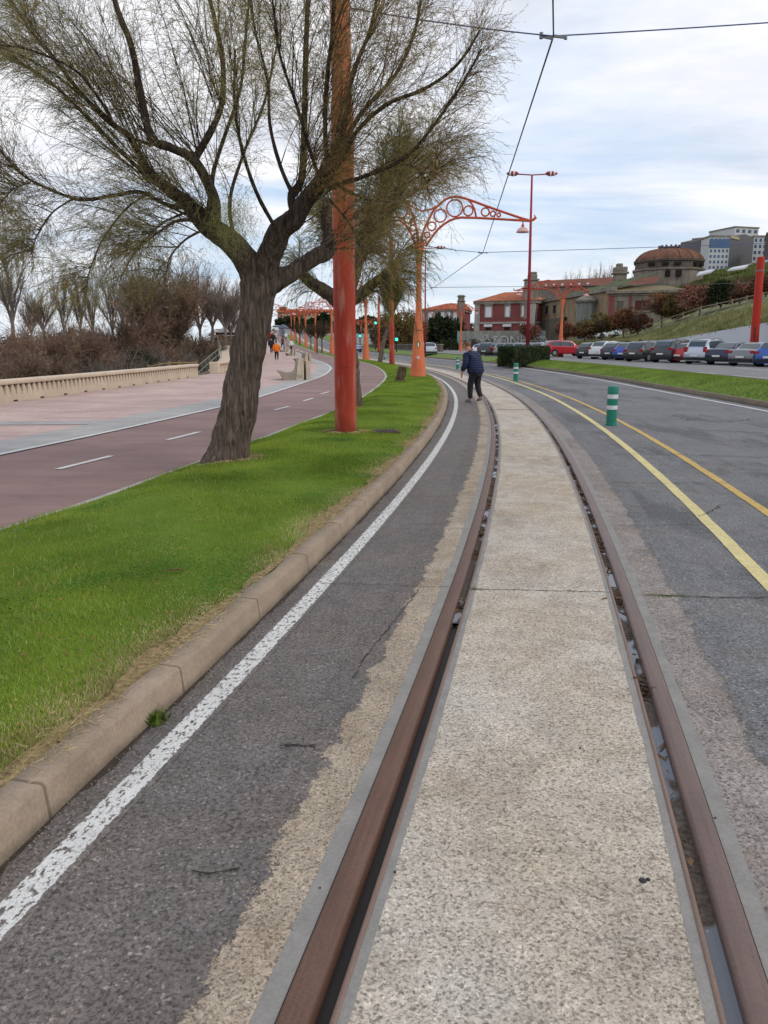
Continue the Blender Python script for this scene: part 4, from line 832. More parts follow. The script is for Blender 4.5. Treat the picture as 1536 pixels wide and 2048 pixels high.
# ================================================================== STREET FURNITURE
def painted(name, c, dirt=.3, fade=None):
    m = N(name); v = m.coord('pos', (1, 1, .45)); n = m.noise(v, 2.2, 6, .65); b = m.ramp(n, [(.3, K(c, .8)), (.7, K(c, 1.1))])
    if fade:
        f = m.ramp(m.noise(m.coord('pos', (5, 5, .9)), 1.2, 4, .55), [(.54, 0.0), (.66, .7)]); b = m.mix(f, b, fade)
        f2 = m.ramp(m.noise(m.coord('pos', (3, 3, .5)), 1.0, 3, .55), [(.35, .0), (.6, .35)]); b = m.mix(f2, b, srgb(190, 92, 56))
    s = m.ramp(m.noise(m.coord('pos', (14, 14, 1.2)), 2, 4, .6), [(.35, .75), (.6, 1.0)]); b = m.mix(dirt, b, s, 'MULTIPLY')
    if fade:
        sz = m.n('ShaderNodeSeparateXYZ'); m.link(m.coord('pos'), sz.inputs[0]); hz = m.ramp(m.math('ADD', m.math('DIVIDE', sz.outputs[2], 10), m.math('MULTIPLY', m.noise(v, 1.5, 4), .12)), [(.36, 0.0), (.50, .85)]); b = m.mix(hz, b, srgb(178, 104, 62))
        chip = m.ramp(m.noise(m.coord('pos', (1, 1, .5)), 9, 5, .8), [(.66, 0.0), (.70, .8)]); b = m.mix(chip, b, srgb(120, 92, 80))
        lowd = m.ramp(m.math('SUBTRACT', sz.outputs[2], m.math('MULTIPLY', m.noise(m.coord('pos'), 6, 4), .3)), [(.02, .6), (.3, 1.0)]); b = m.mix(1.0, b, lowd, 'MULTIPLY')
    m.col(b); m.set(.6, .3); m.bump(m.noise(m.coord('pos'), 22, 4), .15, .012); return m.m
M_OR = painted('orange_paint', srgb(212, 116, 76))
M_ORD = painted('orange_red_paint', srgb(190, 84, 56))
M_REDP = painted('faded_red_paint', srgb(164, 50, 32), .5, srgb(174, 128, 118))
M_REDL = painted('crimson_paint', srgb(152, 46, 56))
M_DARK = simple('dark_metal', srgb(52, 50, 50), .6, .2, 5)
M_GREYM = simple('grey_metal', srgb(120, 120, 122), .5, .15, 5)
M_SHADE = simple('lamp_shade_pink', srgb(206, 160, 156), .5, .1, 5)
M_WHT = simple('white_enamel', srgb(226, 226, 222), .5, .08, 5)
M_GRNE = simple('emblem_green', srgb(70, 96, 44), .6, .2, 10); M_GOLD = simple('emblem_gold', srgb(168, 132, 60), .5, .2, 10)
UL = .00527*8.0/7.99
def lx(cx): return (cx-340)*UL
def lz(cy): return (1700-cy)*UL
def ornate_lamp(name, label, short=.52, detail=True):
    root = empty(name, (0, 0, 0), 0, label, 'street lamp', 'ornate orange tree-shaped street lamps'); n = 24 if detail else 12
    b = MB(); b.lathe([(.385, -.05), (.382, .0), (.35, .35), (.31, .9), (.27, 1.4), (.235, 1.9), (.222, 2.14)], (0, 0, 0), n); b.build('base', M_OR, root, auto=True, smooth=True)
    b = MB(); b.lathe([(.215, 2.14), (.222, 2.16), (.222, 2.20), (.205, 2.21)], (0, 0, 0), n); b.build('collar', M_ORD, root, smooth=True, auto=True)
    b = MB(); b.lathe([(.20, 2.20), (.165, 2.8), (.125, 3.7), (.118, 4.4), (.125, 5.0), (.16, 5.4), (.215, 5.75), (.255, 6.02), (.23, 6.04)], (0, 0, 0), n); b.build('column', M_OR, root, smooth=True, auto=True)
    def arm(sx, kx, ky=1.0):
        f = lambda cx, cy: Vector((sx*(lx(340)+(cx-340)*UL*kx), 0, lz(580)+(580-cy)*UL*ky)); m = MB(); t = .054; k = 8 if detail else 5
        up = [(352, 565), (362, 500), (380, 440), (410, 380), (450, 300), (485, 260), (520, 230), (555, 202), (590, 185), (650, 176), (720, 190), (800, 216), (880, 245), (1040, 300), (1200, 352), (1290, 378)]
        lo = [(396, 578), (430, 530), (465, 482), (500, 440), (545, 402), (600, 370), (650, 352), (700, 346), (830, 350), (1000, 360), (1190, 372), (1290, 378), (1315, 368), (1336, 350)]
        m.tube([f(*q) for q in up], t, k); m.tube([f(*q) for q in lo], t, k); m.tube([f(*q) for q in ((752, 203), (785, 235), (810, 280), (826, 346))], t*.8, k)
        m.tube([f(1305, 372), f(1330, 352), f(1318, 326)], [.05, .06, .01], k)
        for cx, cy, R in ((640, 270, 68), (518, 330, 52), (447, 415, 35), (408, 485, 23), (383, 540, 14), (757, 292, 39), (902, 303, 33), (967, 318, 21), (1017, 327, 15)):
            if not detail and R < 20: continue
            m.torus(f(cx, cy), R*UL*(kx+ky)/2, .036, (1, 0, 0), (0, 0, 1), 24 if detail else 12, 6 if detail else 4)
        o = m.build('arm', M_ORD, root, smooth=True)
        h = f(1225, 378); s = MB(); s.tube([h, h-Vector((0, 0, .22))], .03, 8); s.lathe([(.05, .0), (.075, -.06), (.05, -.10), (.05, -.13)], (h.x, 0, h.z-.15), 10)
        s.build('lamp_hanger', M_ORD, root, smooth=True)
        s = MB(); s.lathe([(.05, -.26), (.13, -.28), (.22, -.35), (.285, -.46), (.29, -.49), (.26, -.485), (.05, -.42)], (h.x, 0, h.z), 16 if detail else 8); s.build('lamp_shade', M_SHADE, root, smooth=True)
    arm(1, 1.0); arm(-1, short, .92)
    m = MB(); m.tube([Vector((lx(c)*1.0, 0, lz(y))) for c, y in ((225, 222), (262, 244), (300, 270), (360, 290), (440, 278), (482, 250))], .04, 6); m.build('tie_arch', M_ORD, root, smooth=True)
    if detail:
        def disc(z, ry, rz_, r0, mat, nm, th, inner=None):
            m = MB(); seg = 24; pts = []
            for i in range(seg):
                a = 6.2832*i/seg; x = math.cos(a)*ry; zz_ = z+math.sin(a)*rz_; rad = float(np.interp(zz_, [0, .35, .9, 1.4, 1.9, 2.14], [.382, .35, .31, .27, .235, .222])); pts.append(Vector((x, -math.sqrt(max(0, rad*rad-x*x))-th, zz_)))
            rad = float(np.interp(z, [0, .35, .9, 1.4, 1.9, 2.14], [.382, .35, .31, .27, .235, .222])); c = Vector((0, -rad-th-.004, z)); vs = [c]+pts+[p+Vector((0, th+.02, 0)) for p in pts]
            fs = [(0, 1+i, 1+(i+1) % seg) for i in range(seg)]+[(1+i, 1+(i+1) % seg, 1+seg+(i+1) % seg, 1+seg+i) for i in range(seg)]; m.add(vs, fs); return m.build(nm, mat, root)
        disc(1.55, .085, .17, 0, M_GOLD, 'emblem', .012); disc(1.55, .066, .15, 0, M_GRNE, 'emblem', .02); disc(1.52, .03, .11, 0, M_WHT, 'emblem', .028)
        disc(.93, .062, .062, 0, M_WHT, 'plaque', .012); disc(.93, .028, .028, 0, M_DARK, 'plaque', .02)
        m = MB()
        for R, z in ((.11, .86), (.16, .80), (.21, .72), (.25, .66), (.28, .60)):
            pts = []
            for a in np.linspace(math.radians(200), math.radians(340), 14):
                x = math.cos(a)*R; zz_ = z+math.sin(a)*R*1.15; rad = float(np.interp(zz_, [0, .35, .9, 1.4], [.382, .35, .31, .27])); pts.append(Vector((x, -math.sqrt(max(.0004, rad*rad-x*x))+.002, zz_)))
            m.tube(pts, .011, 5)
        m.build('relief_arcs', M_ORD, root, smooth=True)
    return root
L1 = ornate_lamp('ornate_lamp', 'large ornate orange lamp with round emblems on its base, beside the tree stump')
p = P(836, 755, .115); L1.location = p; L1.scale = (.955,)*3; L1.rotation_euler = (0, 0, math.radians(-3))
LF = ornate_lamp('ornate_lamp', 'ornate orange lamp second in the lawn row, behind hanging tamarisk foliage', .52, False)
p = P(732, 719, .1); LF.location = p; LF.scale = (.98,)*3; LF.rotation_euler = (0, 0, .1)
rows = [((664, 708.5), 1.0, .25, 'ornate orange lamp close left of the foreground red pole, half hidden'), ((632, 702.5), 1.0, .3, 'ornate orange lamp third from the red pole on the far lawn'), ((612, 694.5), 1.0, .32, 'ornate orange lamp near the two far leaning young trees'),
        ((600, 687.5), 1.0, .35, 'ornate orange lamp beyond the leaning young trees'), ((590, 682.5), 1.0, .35, 'ornate orange lamp, penultimate of the far lawn row'), ((583.5, 679), 1.0, .35, 'farthest ornate orange lamp at the end of the lawn row')]
for (u, v), s, rz, lb in rows: place(LF, P(u, v, .1), s, rz, lb)
def lamp_at(u, vb, vt, lb, rz=0.0, src=None):      # from its height in the survey
    Y = 8.0*F_PX/(vb-vt)*.97; p = at(u, vb, Y); return place(src or LF, p, .985, rz, lb)
lamp_at(1120, 715, 572, 'ornate orange lamp in the car park in front of the long red car', math.pi-.06)
lamp_at(921, 710, 614, 'ornate orange lamp at the car park edge beside the masked walker', math.pi-.1)
lamp_at(822, 704, 632, 'ornate orange lamp across the road, just left of the large ornate lamp', math.pi-.2)
lamp_at(747, 694, 640, 'small distant ornate lamp across the road, left of the leaning tree', math.pi-.3)
lamp_at(770, 690, 638, 'small distant ornate lamp between the traffic light and the leaning tree', math.pi-.3)
lamp_at(722, 692, 642, 'distant ornate lamp beside the blue car on the road', math.pi-.3)
lamp_at(702, 688, 643, 'distant ornate lamp just right of the foreground red pole', math.pi-.3)
lamp_at(529, 718, 615, 'ornate lamp on the promenade mostly hidden by the big leaning trunk', .3)
lamp_at(540, 673, 630, 'far ornate lamp on the promenade above the walkers', .3)
# plain poles that carry the span wires
def pole(name, base, top, r0, r1, lb, mat=M_REDP, group='plain red tram poles', step=None, plate=True):
    root = empty(name, base, 0, lb, 'pole', group); d = Vector(top)-Vector(base)
    m = MB(); m.tube([Vector((0, 0, -.1)), d*.5, d], [r0, (r0+r1)/2, r1], 28); m.build('shaft', mat, root, smooth=True, auto=True)
    if plate: m = MB(); m.lathe([(r0*1.28, -.03), (r0*1.28, .012), (r0*1.02, .016)], (0, 0, 0), 28); m.build('base_plate', M_DARK, root)
    return root, d
PB = P(692, 868, .12); pr, d = pole('tram_pole', PB, (at(684, 205, PB.y).x, PB.y, at(684, 205, PB.y).z), .178, .172, 'thick faded red pole in the foreground, rising through the tamarisk crown')
for i in range(6):
    a = i*1.047+.3; m = MB(); m.tube([Vector((math.cos(a)*.205, math.sin(a)*.205, .01)), Vector((math.cos(a)*.205, math.sin(a)*.205, .035))], .014, 6); m.build('anchor_bolt', M_DARK, pr)
m = MB(); m.box((.0, -.177, 1.25), (.11, .006, .34)); m.build('access_hatch', M_REDP, pr, bevel=.003)
n = 1600; a_ = rng.uniform(0, 6.28, n); rr_ = .22+np.abs(rng.normal(size=n))*.10; xx = PB.x+np.cos(a_)*rr_; yy = PB.y+np.sin(a_)*rr_; mesh_np('worn_grass_ring', slv(np.stack([xx, yy, lawn_z(xx, yy)+.015], 1), np.stack([np.cos(a_*5), np.sin(a_*5), .4+0*a_], 1), rng.uniform(.015, .05, n), .003), np.arange(3*n).reshape(-1, 3), M_DRY, kind='stuff')
m = MB(); t1_ = at(684, 205, PB.y)-PB; t2_ = at(676, -190, PB.y)-PB; m.tube([t1_, t1_+(t2_-t1_)*.03, t2_], [.172, .152, .145], 28); m.build('upper_shaft', M_REDP, pr, smooth=True)
m = MB(); zc = at(686, 470, PB.y)-PB; m.tube([zc, zc+Vector((0, 0, .02))], .181, 28); zc = at(690, 700, PB.y)-PB; m.build('band', M_REDP, pr, smooth=True)
p = P(784, 729, .12); pole('tram_pole', p, (at(782, 500, p.y).x, p.y, 9.2), .20, .15, 'faded red pole on the lawn between leaning tree and large ornate lamp')
p = P(789-12, 716, 0); pole('tram_pole', (at(757.5, 703, 92).x, 92, at(757.5, 703, 92).z), (at(757.5, 600, 92).x, 92, 7.0), .17, .13, 'slim distant red pole beyond the road by the green traffic light')
p = at(766, 697, 100); pole('tram_pole', p, p+Vector((.5, 0, 2.8)), .14, .03, 'short tapered orange post right beside the leaning tamarisk trunk', M_OR, 'plain red tram poles', None, False)
p0 = at(1508, 690, 60); p1 = at(1522, 514, 60); pole('tram_pole', p0, p1, .31, .27, 'leaning red pole with black scribbles rising behind the grey sedan, car park right', simple('bright_red_paint', srgb(176, 44, 26), .5, .08, 1, fine=.15))
m = MB()
for i in range(7):
    q = p0.lerp(p1, .04+i*.026)+Vector((-.16+.05*(i % 2), -.285, 0)); m.torus(q, .07, .02, (1, 0, 0), (0, 0, 1), 10, 4)
o = m.build('scribble', M_DARK, bpy.data.objects['tram_pole.004'] if 'tram_pole.004' in bpy.data.objects else None); o.location = -p0
m = MB(); q = p0.lerp(p1, .84); m.tube([q, q+Vector((0, 0, .08))], .30, 16); o = m.build('clamp_band', M_GREYM, o.parent); o.location = -p0
# twin-headed road lamps
def twin(name, u, vb, vt, Y, halfpx, lb, r0=.10):
    p = at(u, vb, Y); t = at(u+(6 if u > 1000 else 0), vt, Y); t.x = p.x+(t.x-p.x)*.6; root = empty(name, p, 0, lb, 'street lamp', 'slender crimson twin-headed road lamps'); d = t-p; hw = halfpx*Y/F_PX
    m = MB(); m.tube([Vector((0, 0, -.1)), d*.5, d], [r0, r0*.8, r0*.5], 12); m.build('column', M_REDL, root, smooth=True)
    m = MB(); m.tube([d+Vector((-hw*.55, 0, .06)), d, d+Vector((hw*.55, 0, .06))], .045, 8); m.build('crossbar', M_REDL, root, smooth=True)
    for s in (-1, 1):
        f = lambda a, b=0.0: d+Vector((s*hw*a, 0, .10+b)); m = MB(); m.tube([f(.5), f(.58), f(.72), f(.86), f(.95)], [.05, .15, .19, .13, .05], 10); hd = m.build('lamp_head', M_REDL, root, smooth=True)
        for a in (.66, .80):
            m = MB(); m.tube([f(a), f(a+.05)], .20 if a < .7 else .175, 10); m.build('white_band', M_WHT, hd)
    return root
twin('twin_lamp', 1055, 697, 350, 62, 50, 'tall crimson twin-headed lamp rising behind the trimmed hedge', .14)
twin('twin_lamp', 850, 712, 497, 84, 40, 'thinner crimson twin-headed lamp right behind the large ornate lamp', .10)
twin('twin_lamp', 782, 706, 560, 120, 40, 'faint distant twin-headed lamp between the two red poles', .08)
# overhead wires
M_WIRE = simple('wire', srgb(84, 84, 92), .6, .1, 5); M_WIREB = simple('blue_grey_wire', srgb(76, 86, 130), .6, .1, 5)
def sagging(a, b, sag, n=14): return [a.lerp(b, i/n)-Vector((0, 0, sag*4*(i/n)*(1-i/n))) for i in range(n+1)]
k1, k2, k3, k4 = at(1107, 72, 13.2), at(966, 505, 38), at(868, 575, 62), at(800, 600, 84)
m = MB(); m.tube(sagging(at(1104, -120, 9.5), k1, .0), .012, 6); m.tube(sagging(k1, k2, .0), .015, 6); m.tube(sagging(k2, k3, .0), .016, 6); m.tube(sagging(k3, k4, 0), .016, 6)
m.tube([at(1104, -120, 9.5), Vector((2.0, 2, 5.9)), Vector((.3, -6, 5.9))], .009, 6)
tag(m.build('contact_wire', M_WIRE, smooth=True), 'dark contact wire zigzagging overhead along the tram track', 'wire')
def span(a, k, b, r, lb, bl=True):
    root = empty('span_wire', (0, 0, 0), 0, lb, 'wire', 'span wires across the road'); m = MB(); m.tube(sagging(a, k, .03), r, 6); m.tube(sagging(k+Vector((.0, 0, .0)), b, .06), r, 6); m.build('cable', M_WIRE if not bl else M_WIREB, root, smooth=True)
    m = MB(); w = .19; m.tube([k+Vector((-w, 0, .05)), k+Vector((-w, 0, -.04))], .03, 8); m.tube([k+Vector((w, 0, .01)), k+Vector((w, 0, -.05))], .026, 8)
    m.bar(k+Vector((-w, 0, -.0)), k+Vector((0, 0, -.035)), .03, .045); m.bar(k+Vector((0, 0, .0)), k+Vector((w, 0, -.02)), .03, .04); m.build('clamp', M_GREYM, root, bevel=.004)
a = at(700, 16, PB.y); span(a, k1, k1+(at(1640, 30, 13.6)-k1)*2.6, .010, 'nearest span wire with a grey clamp, leaving the right photo edge')
span(at(855, 492, 37), k2, k2+(at(1660, 479, 41)-k2)*1.5, .014, 'middle span wire passing before the dome roof')
span(at(784, 566, 62), k3, at(1800, 560, 80), .018, 'third span wire just above the red houses', False)
# bollards
M_GB = simple('bollard_green', srgb(24, 118, 98), .45, .15, 6, spec=.4); M_BW = simple('bollard_white', srgb(206, 208, 210), .5, .12, 12)
def bollard(loc, lb):
    root = empty('bollard', loc, 0, lb, 'bollard', 'green and white flexible bollards'); b = MB(); b.lathe([(.112, 0), (.112, .035), (.102, .045), (.100, .30), (.104, .305), (.104, .315)], (0, 0, 0), 24); b.lathe([(.098, .395), (.104, .40), (.104, .52), (.098, .525)], (0, 0, 0), 24); b.lathe([(.098, .61), (.106, .615), (.106, .745), (.098, .765), (.07, .775)], (0, 0, 0), 24); b.build('post', M_GB, root, smooth=True, auto=True)
    for z in (.315, .525):
        b = MB(); b.lathe([(.100, z), (.101, z+.005), (.101, z+.078), (.100, z+.085)], (0, 0, 0), 24); b.build('reflective_band', M_BW, root, smooth=True)
    return root
b1 = bollard(P(1222, 851), 'nearest green bollard with two white bands on the yellow line'); place(b1, P(1031, 762), 1.0, 0, 'middle green and white bollard, in front of the hedge'); place(b1, P(915, 738), 1.0, 0, 'green and white bollard just left of the masked walker'); place(b1, P(769, 719), 1.0, 0, 'farthest green bollard, beside the leaning tamarisk')
# stump, manhole grate
p = P(800, 765, .10); sroot = empty('tree_stump', p, 0, 'weathered grey leaning tree stump on the lawn', 'stump'); trunkmesh('trunk', [([Vector((0, 0, -.1)), Vector((0, 0, .1)), Vector((.05, 0, .35)), Vector((.11, 0, .62))], [.26, .19, .165, .17])], barkmat('stump_bark', srgb(88, 74, 60), srgb(120, 102, 84), .8), sroot, 20, .14)
m = MB(); m.lathe([(.155, .605), (.15, .635)], (.105, 0, 0), 14); m.build('cut_face', simple('cut_wood', srgb(120, 104, 84), .9, .3, 9), sroot)
p = P(772, 866, .13); o = empty('utility_cover', p, .15, 'rusty utility cover set in the lawn right of the thick red pole', 'cover'); m = MB(); m.box((0, 0, .03), (.42, .40, .02)); m.build('frame', simple('rusty_iron', srgb(92, 74, 62), .8, .3, 20), o)
m = MB(); [m.box((-.15+i*.06, 0, .045), (.03, .32, .012)) for i in range(6)]; m.build('ribs', M_DARK, o)
# hedge
hroot = empty('hedge', (0, 0, 0), 0, 'low clipped box hedge on the median before the parked cars', 'hedge'); a, b = P(1027, 731, .2), P(1098, 723, .28); ax = (b-a); n = 30000
f = rng.random((n, 3)); fc = rng.integers(0, 5, n); f[fc == 0, 2] = 1; f[fc == 1, 1] = 0; f[fc == 2, 1] = 1; f[fc == 3, 0] = 0; f[fc == 4, 0] = 1
hx = np.array([ax.x, ax.y, 0]); hn = np.array([-ax.y, ax.x, 0])/math.hypot(ax.x, ax.y); hh = 1.25; notch = (np.abs(f[:, 0]-.20) < .02); hp = np.array(a)+f[:, :1]*hx+(f[:, 1:2]*1.1)*hn; hp[:, 2] = zarr(hp[:, 1])+.15+f[:, 2]*hh; hp += rng.normal(size=(n, 3))*.035; hp = hp[~notch]
X = leafy(hp, rdir(len(hp)), rng.uniform(.06, .12, len(hp)), np.full(len(hp), .03)); mesh_np('foliage', X, np.arange(len(X)).reshape(-1, 4), leafmat('hedge_leaves', srgb(32, 42, 26), srgb(70, 80, 48), .7, 1.5), hroot)
c = a.lerp(b, .5); m = MB(); m.box((c.x+hn[0]*.55, c.y+hn[1]*.55, .15+hh*.48), (ax.length*.985, 1.0, hh*.94), math.atan2(ax.y, ax.x)); m.build('dark_core', simple('hedge_core', srgb(20, 22, 16), .95, .3, 3), hroot)  # plain near-black box filling the hedge inside its leaves

# ------------------------------------------------------------------ balustrade
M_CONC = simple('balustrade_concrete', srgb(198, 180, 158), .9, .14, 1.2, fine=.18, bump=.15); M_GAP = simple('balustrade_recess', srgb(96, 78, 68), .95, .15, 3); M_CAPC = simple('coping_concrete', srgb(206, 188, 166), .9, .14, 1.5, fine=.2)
def balustrade(c, lb):
    root = empty('balustrade', (0, 0, 0), 0, lb, 'balustrade'); nr = normals(c); s = np.concatenate([[0], np.cumsum(np.linalg.norm(np.diff(c, axis=0), axis=1))])
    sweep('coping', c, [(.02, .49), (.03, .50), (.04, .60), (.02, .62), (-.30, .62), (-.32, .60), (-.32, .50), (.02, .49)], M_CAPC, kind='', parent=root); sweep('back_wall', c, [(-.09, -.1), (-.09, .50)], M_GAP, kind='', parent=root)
    m = MB(); L = s[-1]; k = int(L/.29)
    for i in range(k):
        t = (i+.5)*L/k; x, y = np.interp(t, s, c[:, 0]), np.interp(t, s, c[:, 1]); n = np.array([np.interp(t, s, nr[:, 0]), np.interp(t, s, nr[:, 1])]); n /= np.linalg.norm(n); tg = np.array([-n[1], n[0]]); z0 = zt(y)
        q = lambda a, o, z: Vector((x+tg[0]*a+n[0]*o, y+tg[1]*a+n[1]*o, z0+z)); w = L/k/2
        poly = [(-w, .0), (w, .0), (w, .18), (.045, .485), (-.045, .485), (-w, .18)]
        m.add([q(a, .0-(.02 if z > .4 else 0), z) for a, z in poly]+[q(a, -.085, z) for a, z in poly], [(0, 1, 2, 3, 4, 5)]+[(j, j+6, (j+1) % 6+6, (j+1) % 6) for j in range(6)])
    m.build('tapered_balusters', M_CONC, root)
    for i in range(0, int(L/1.45)):
        m = MB()
        t = .5+i*1.45; x, y = np.interp(t, s, c[:, 0]), np.interp(t, s, c[:, 1]); n = np.array([np.interp(t, s, nr[:, 0]), np.interp(t, s, nr[:, 1])]); m.box((x+n[0]*.0, y+n[1]*.0, zt(y)+.03), (.02, .20, .05), math.atan2(n[1], n[0])); m.build('drain_slot', M_DARK, root)
    return root
c1 = BAL[(BAL[:, 1] > 11) & (BAL[:, 1] < 39.6)]; c2 = BAL[(BAL[:, 1] > 43) & (BAL[:, 1] < 75)]
balustrade(c1, 'long low concrete balustrade with pointed openings at the left'); balustrade(c2, 'second stretch of concrete balustrade beyond the gap, by the big trunk')
m = MB(); e = c2[0]; m.box((e[0]-.1, e[1]-.2, .32), (.5, .5, .64)); tag(m.build('gate_pier', M_CONC, bevel=.03), 'square concrete pier at the balustrade gap', 'pier')
# rising ramp with railing and timber fence beyond the gap
a0, a1, b0, b1_ = at(418, 728, 48), at(470, 690, 60), at(500, 660, 70), at(445, 735, 50)
m = MB(); r0 = [Vector((-11.0, 46, -.5)), Vector((-12.9, 62, .55)), Vector((-17.0, 80, 1.5))]; w_ = Vector((2.2, 0, 0))
m.add([q for r_ in r0 for q in (r_, r_+w_, Vector((r_.x, r_.y, -2.5)), Vector((r_.x+2.2, r_.y, -2.5)))], [(0, 1, 5, 4), (4, 5, 9, 8), (2, 0, 4, 6), (6, 4, 8, 10), (1, 3, 7, 5), (5, 7, 11, 9)])
rr = empty('ramp', (0, 0, 0), 0, 'pale concrete ramp rising left of the big leaning trunk', 'ramp'); m.build('ramp_slab', M_CONC, rr)
m = MB()
for h in (.45, .85): m.tube([r_+Vector((.05, 0, h)) for r_ in r0], .022, 6)
for i in range(14): q = r0[0].lerp(r0[1], i/7) if i < 7 else r0[1].lerp(r0[2], (i-7)/7); m.tube([q+Vector((.05, 0, 0)), q+Vector((.05, 0, .85))], .018, 6)
m.build('railing', simple('green_railing', srgb(126, 136, 118), .6, .2, 4), rr)
def rustic_fence(name, pts, lb, h=1.0, mat=None, cat_='fence', pr_=.075):
    root = empty(name, (0, 0, 0), 0, lb, cat_); mat = mat or simple('weathered_timber', srgb(138, 118, 84), .9, .25, 2)
    for i, q in enumerate(pts):
        m = MB(); m.tube([q-Vector((0, 0, .3)), q+Vector((0, 0, h+.1))], pr_, 7); m.build('post', mat, root)
    for a, b in zip(pts, pts[1:]):
        for k in (.45, .95):
            m = MB(); m.tube([a+Vector((0, 0, h*k)), b+Vector((0, 0, h*k))], .05, 6); m.build('rail', mat, root)
        m = MB(); m.tube([a+Vector((0, 0, h*.1)), b+Vector((0, 0, h*.9))], .04, 6); m.build('brace', mat, root)
    return root
rustic_fence('timber_fence', [at(298, 758, 46), at(320, 753, 47), at(340, 750, 48), at(360, 749, 49), at(394, 748, 50)], 'small brown timber fence just above the balustrade', .75)
# ------------------------------------------------------------------ benches
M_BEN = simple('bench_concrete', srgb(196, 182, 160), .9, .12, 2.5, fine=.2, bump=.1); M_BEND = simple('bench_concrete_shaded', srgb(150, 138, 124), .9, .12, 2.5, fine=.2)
def bench(loc, rz, lb, s=1.0, one=False):
    root = empty('concrete_bench', loc, rz, lb, 'bench', 'sculpted concrete benches on the promenade'); root.scale = (s, s, s)
    def side(sx):
        f = lambda y: (lambda x, z: Vector((sx*x, y, z)))
        prof = [(-.06, 0), (-.86, 0), (-1.02, .30), (-1.12, .36), (-1.10, .44), (-.95, .42), (-.80, .345), (-.66, .315), (-.50, .325), (-.38, .37), (-.30, .46), (-.26, .62), (-.22, .85), (-.17, .98), (-.06, 1.0)]
        m = MB(); m.prism(prof, f(-.9), f(.9)); m.build('seat_block', M_BEND if sx > 0 else M_BEND, root, bevel=.015)
        pr = [(-.045, 0), (-.30, 0), (-.24, .6), (-.19, .9), (-.14, 1.02), (-.045, 1.02)]
        m = MB(); m.prism(pr, f(-.93), f(-.902)); m.build('end_cheek', M_BEN, root, bevel=.006)
    side(1)
    if not one:
        m = MB(); m.prism([(.16, 0), (.40, 0), (.36, .5), (.33, .86), (.16, .90)], lambda x, z: Vector((x, -.80, z)), lambda x, z: Vector((x, .95, z))); m.build('rear_slab', M_BEN, root, bevel=.02)
    for i in range(3): m = MB(); m.bar((-.20+i*.08-.05, -.935, .26), (-.14+i*.08-.05, -.935, .12), .018, .01); m.build('drain_slot', M_DARK, root)
    m = MB(); m.box((.0, 0, .5), (.09, 1.78, 1.0)); m.build('spine', M_BEN, root, bevel=.01); return root
p = P(594, 761); bn = bench((p.x+.12, p.y+.85, 0), .16, 'nearest sculpted concrete bench with high shared back, left of the red pole', .98)
for (u, v, rz, s, lb) in ((612, 726, .3, .95, 'smaller concrete bench beside the grey paving curve, right of the nearest one'), (586, 711.5, .3, .9, 'concrete bench right behind the walker in orange'), (571.5, 704, .3, .9, 'far concrete bench beyond the walker in orange'), (577, 699, .4, .9, 'farthest concrete bench in the row on the promenade')):
    c = copy_tree(bn); c.location = P(u, v); c.rotation_euler = (0, 0, rz); c.scale = (s*.95,)*3; c['label'] = lb

# ------------------------------------------------------------------ people
M_SKIN = simple('skin', srgb(186, 130, 106), .6, .06, 8); M_HAIR = simple('brown_hair', srgb(120, 84, 62), .9, .3, 40, obj=True); M_HAIRD = simple('dark_hair', srgb(44, 36, 32), .9, .3, 40)
def skin(name, J, E, mat, parent, sub=2, root=0):
    me = bpy.data.meshes.new(name); me.from_pydata([j[:3] for j in J], E, []); me.materials.append(mat); o = put(bpy.data.objects.new(name, me), parent)
    bm = bmesh.new(); bm.from_mesh(me); ly = bm.verts.layers.skin.verify(); bm.verts.ensure_lookup_table()
    for i, j in enumerate(J): r = j[3]; bm.verts[i][ly].radius = tuple(r) if hasattr(r, '__len__') else (r, r); bm.verts[i][ly].use_root = (i == root)
    bm.to_mesh(me); bm.free()
    m = o.modifiers.new('skin', 'SKIN'); m.use_smooth_shade = True; s = o.modifiers.new('sub', 'SUBSURF'); s.levels = s.render_levels = sub; return o
def clothmat(name, c, quilt=0.0):
    if name in MATS: return MATS[name]
    m = N(name); v = m.coord('obj'); b = m.ramp(m.noise(v, 6, 4, .6), [(.3, K(c, .75)), (.7, K(c, 1.2))]); m.set(.7, .3)
    if quilt:
        w = m.n('ShaderNodeTexWave'); w.wave_type = 'BANDS'; w.bands_direction = 'Z'; w.inputs['Scale'].default_value = quilt; w.inputs['Distortion'].default_value = .4; m.link(v, w.inputs[0]); l = m.ramp(w.outputs['Fac'], [(.0, .35), (.25, 1.0)]); b = m.mix(.8, b, l, 'MULTIPLY'); m.bump(l, .9, .03)
    m.col(b); MATS[name] = m.m; return m.m
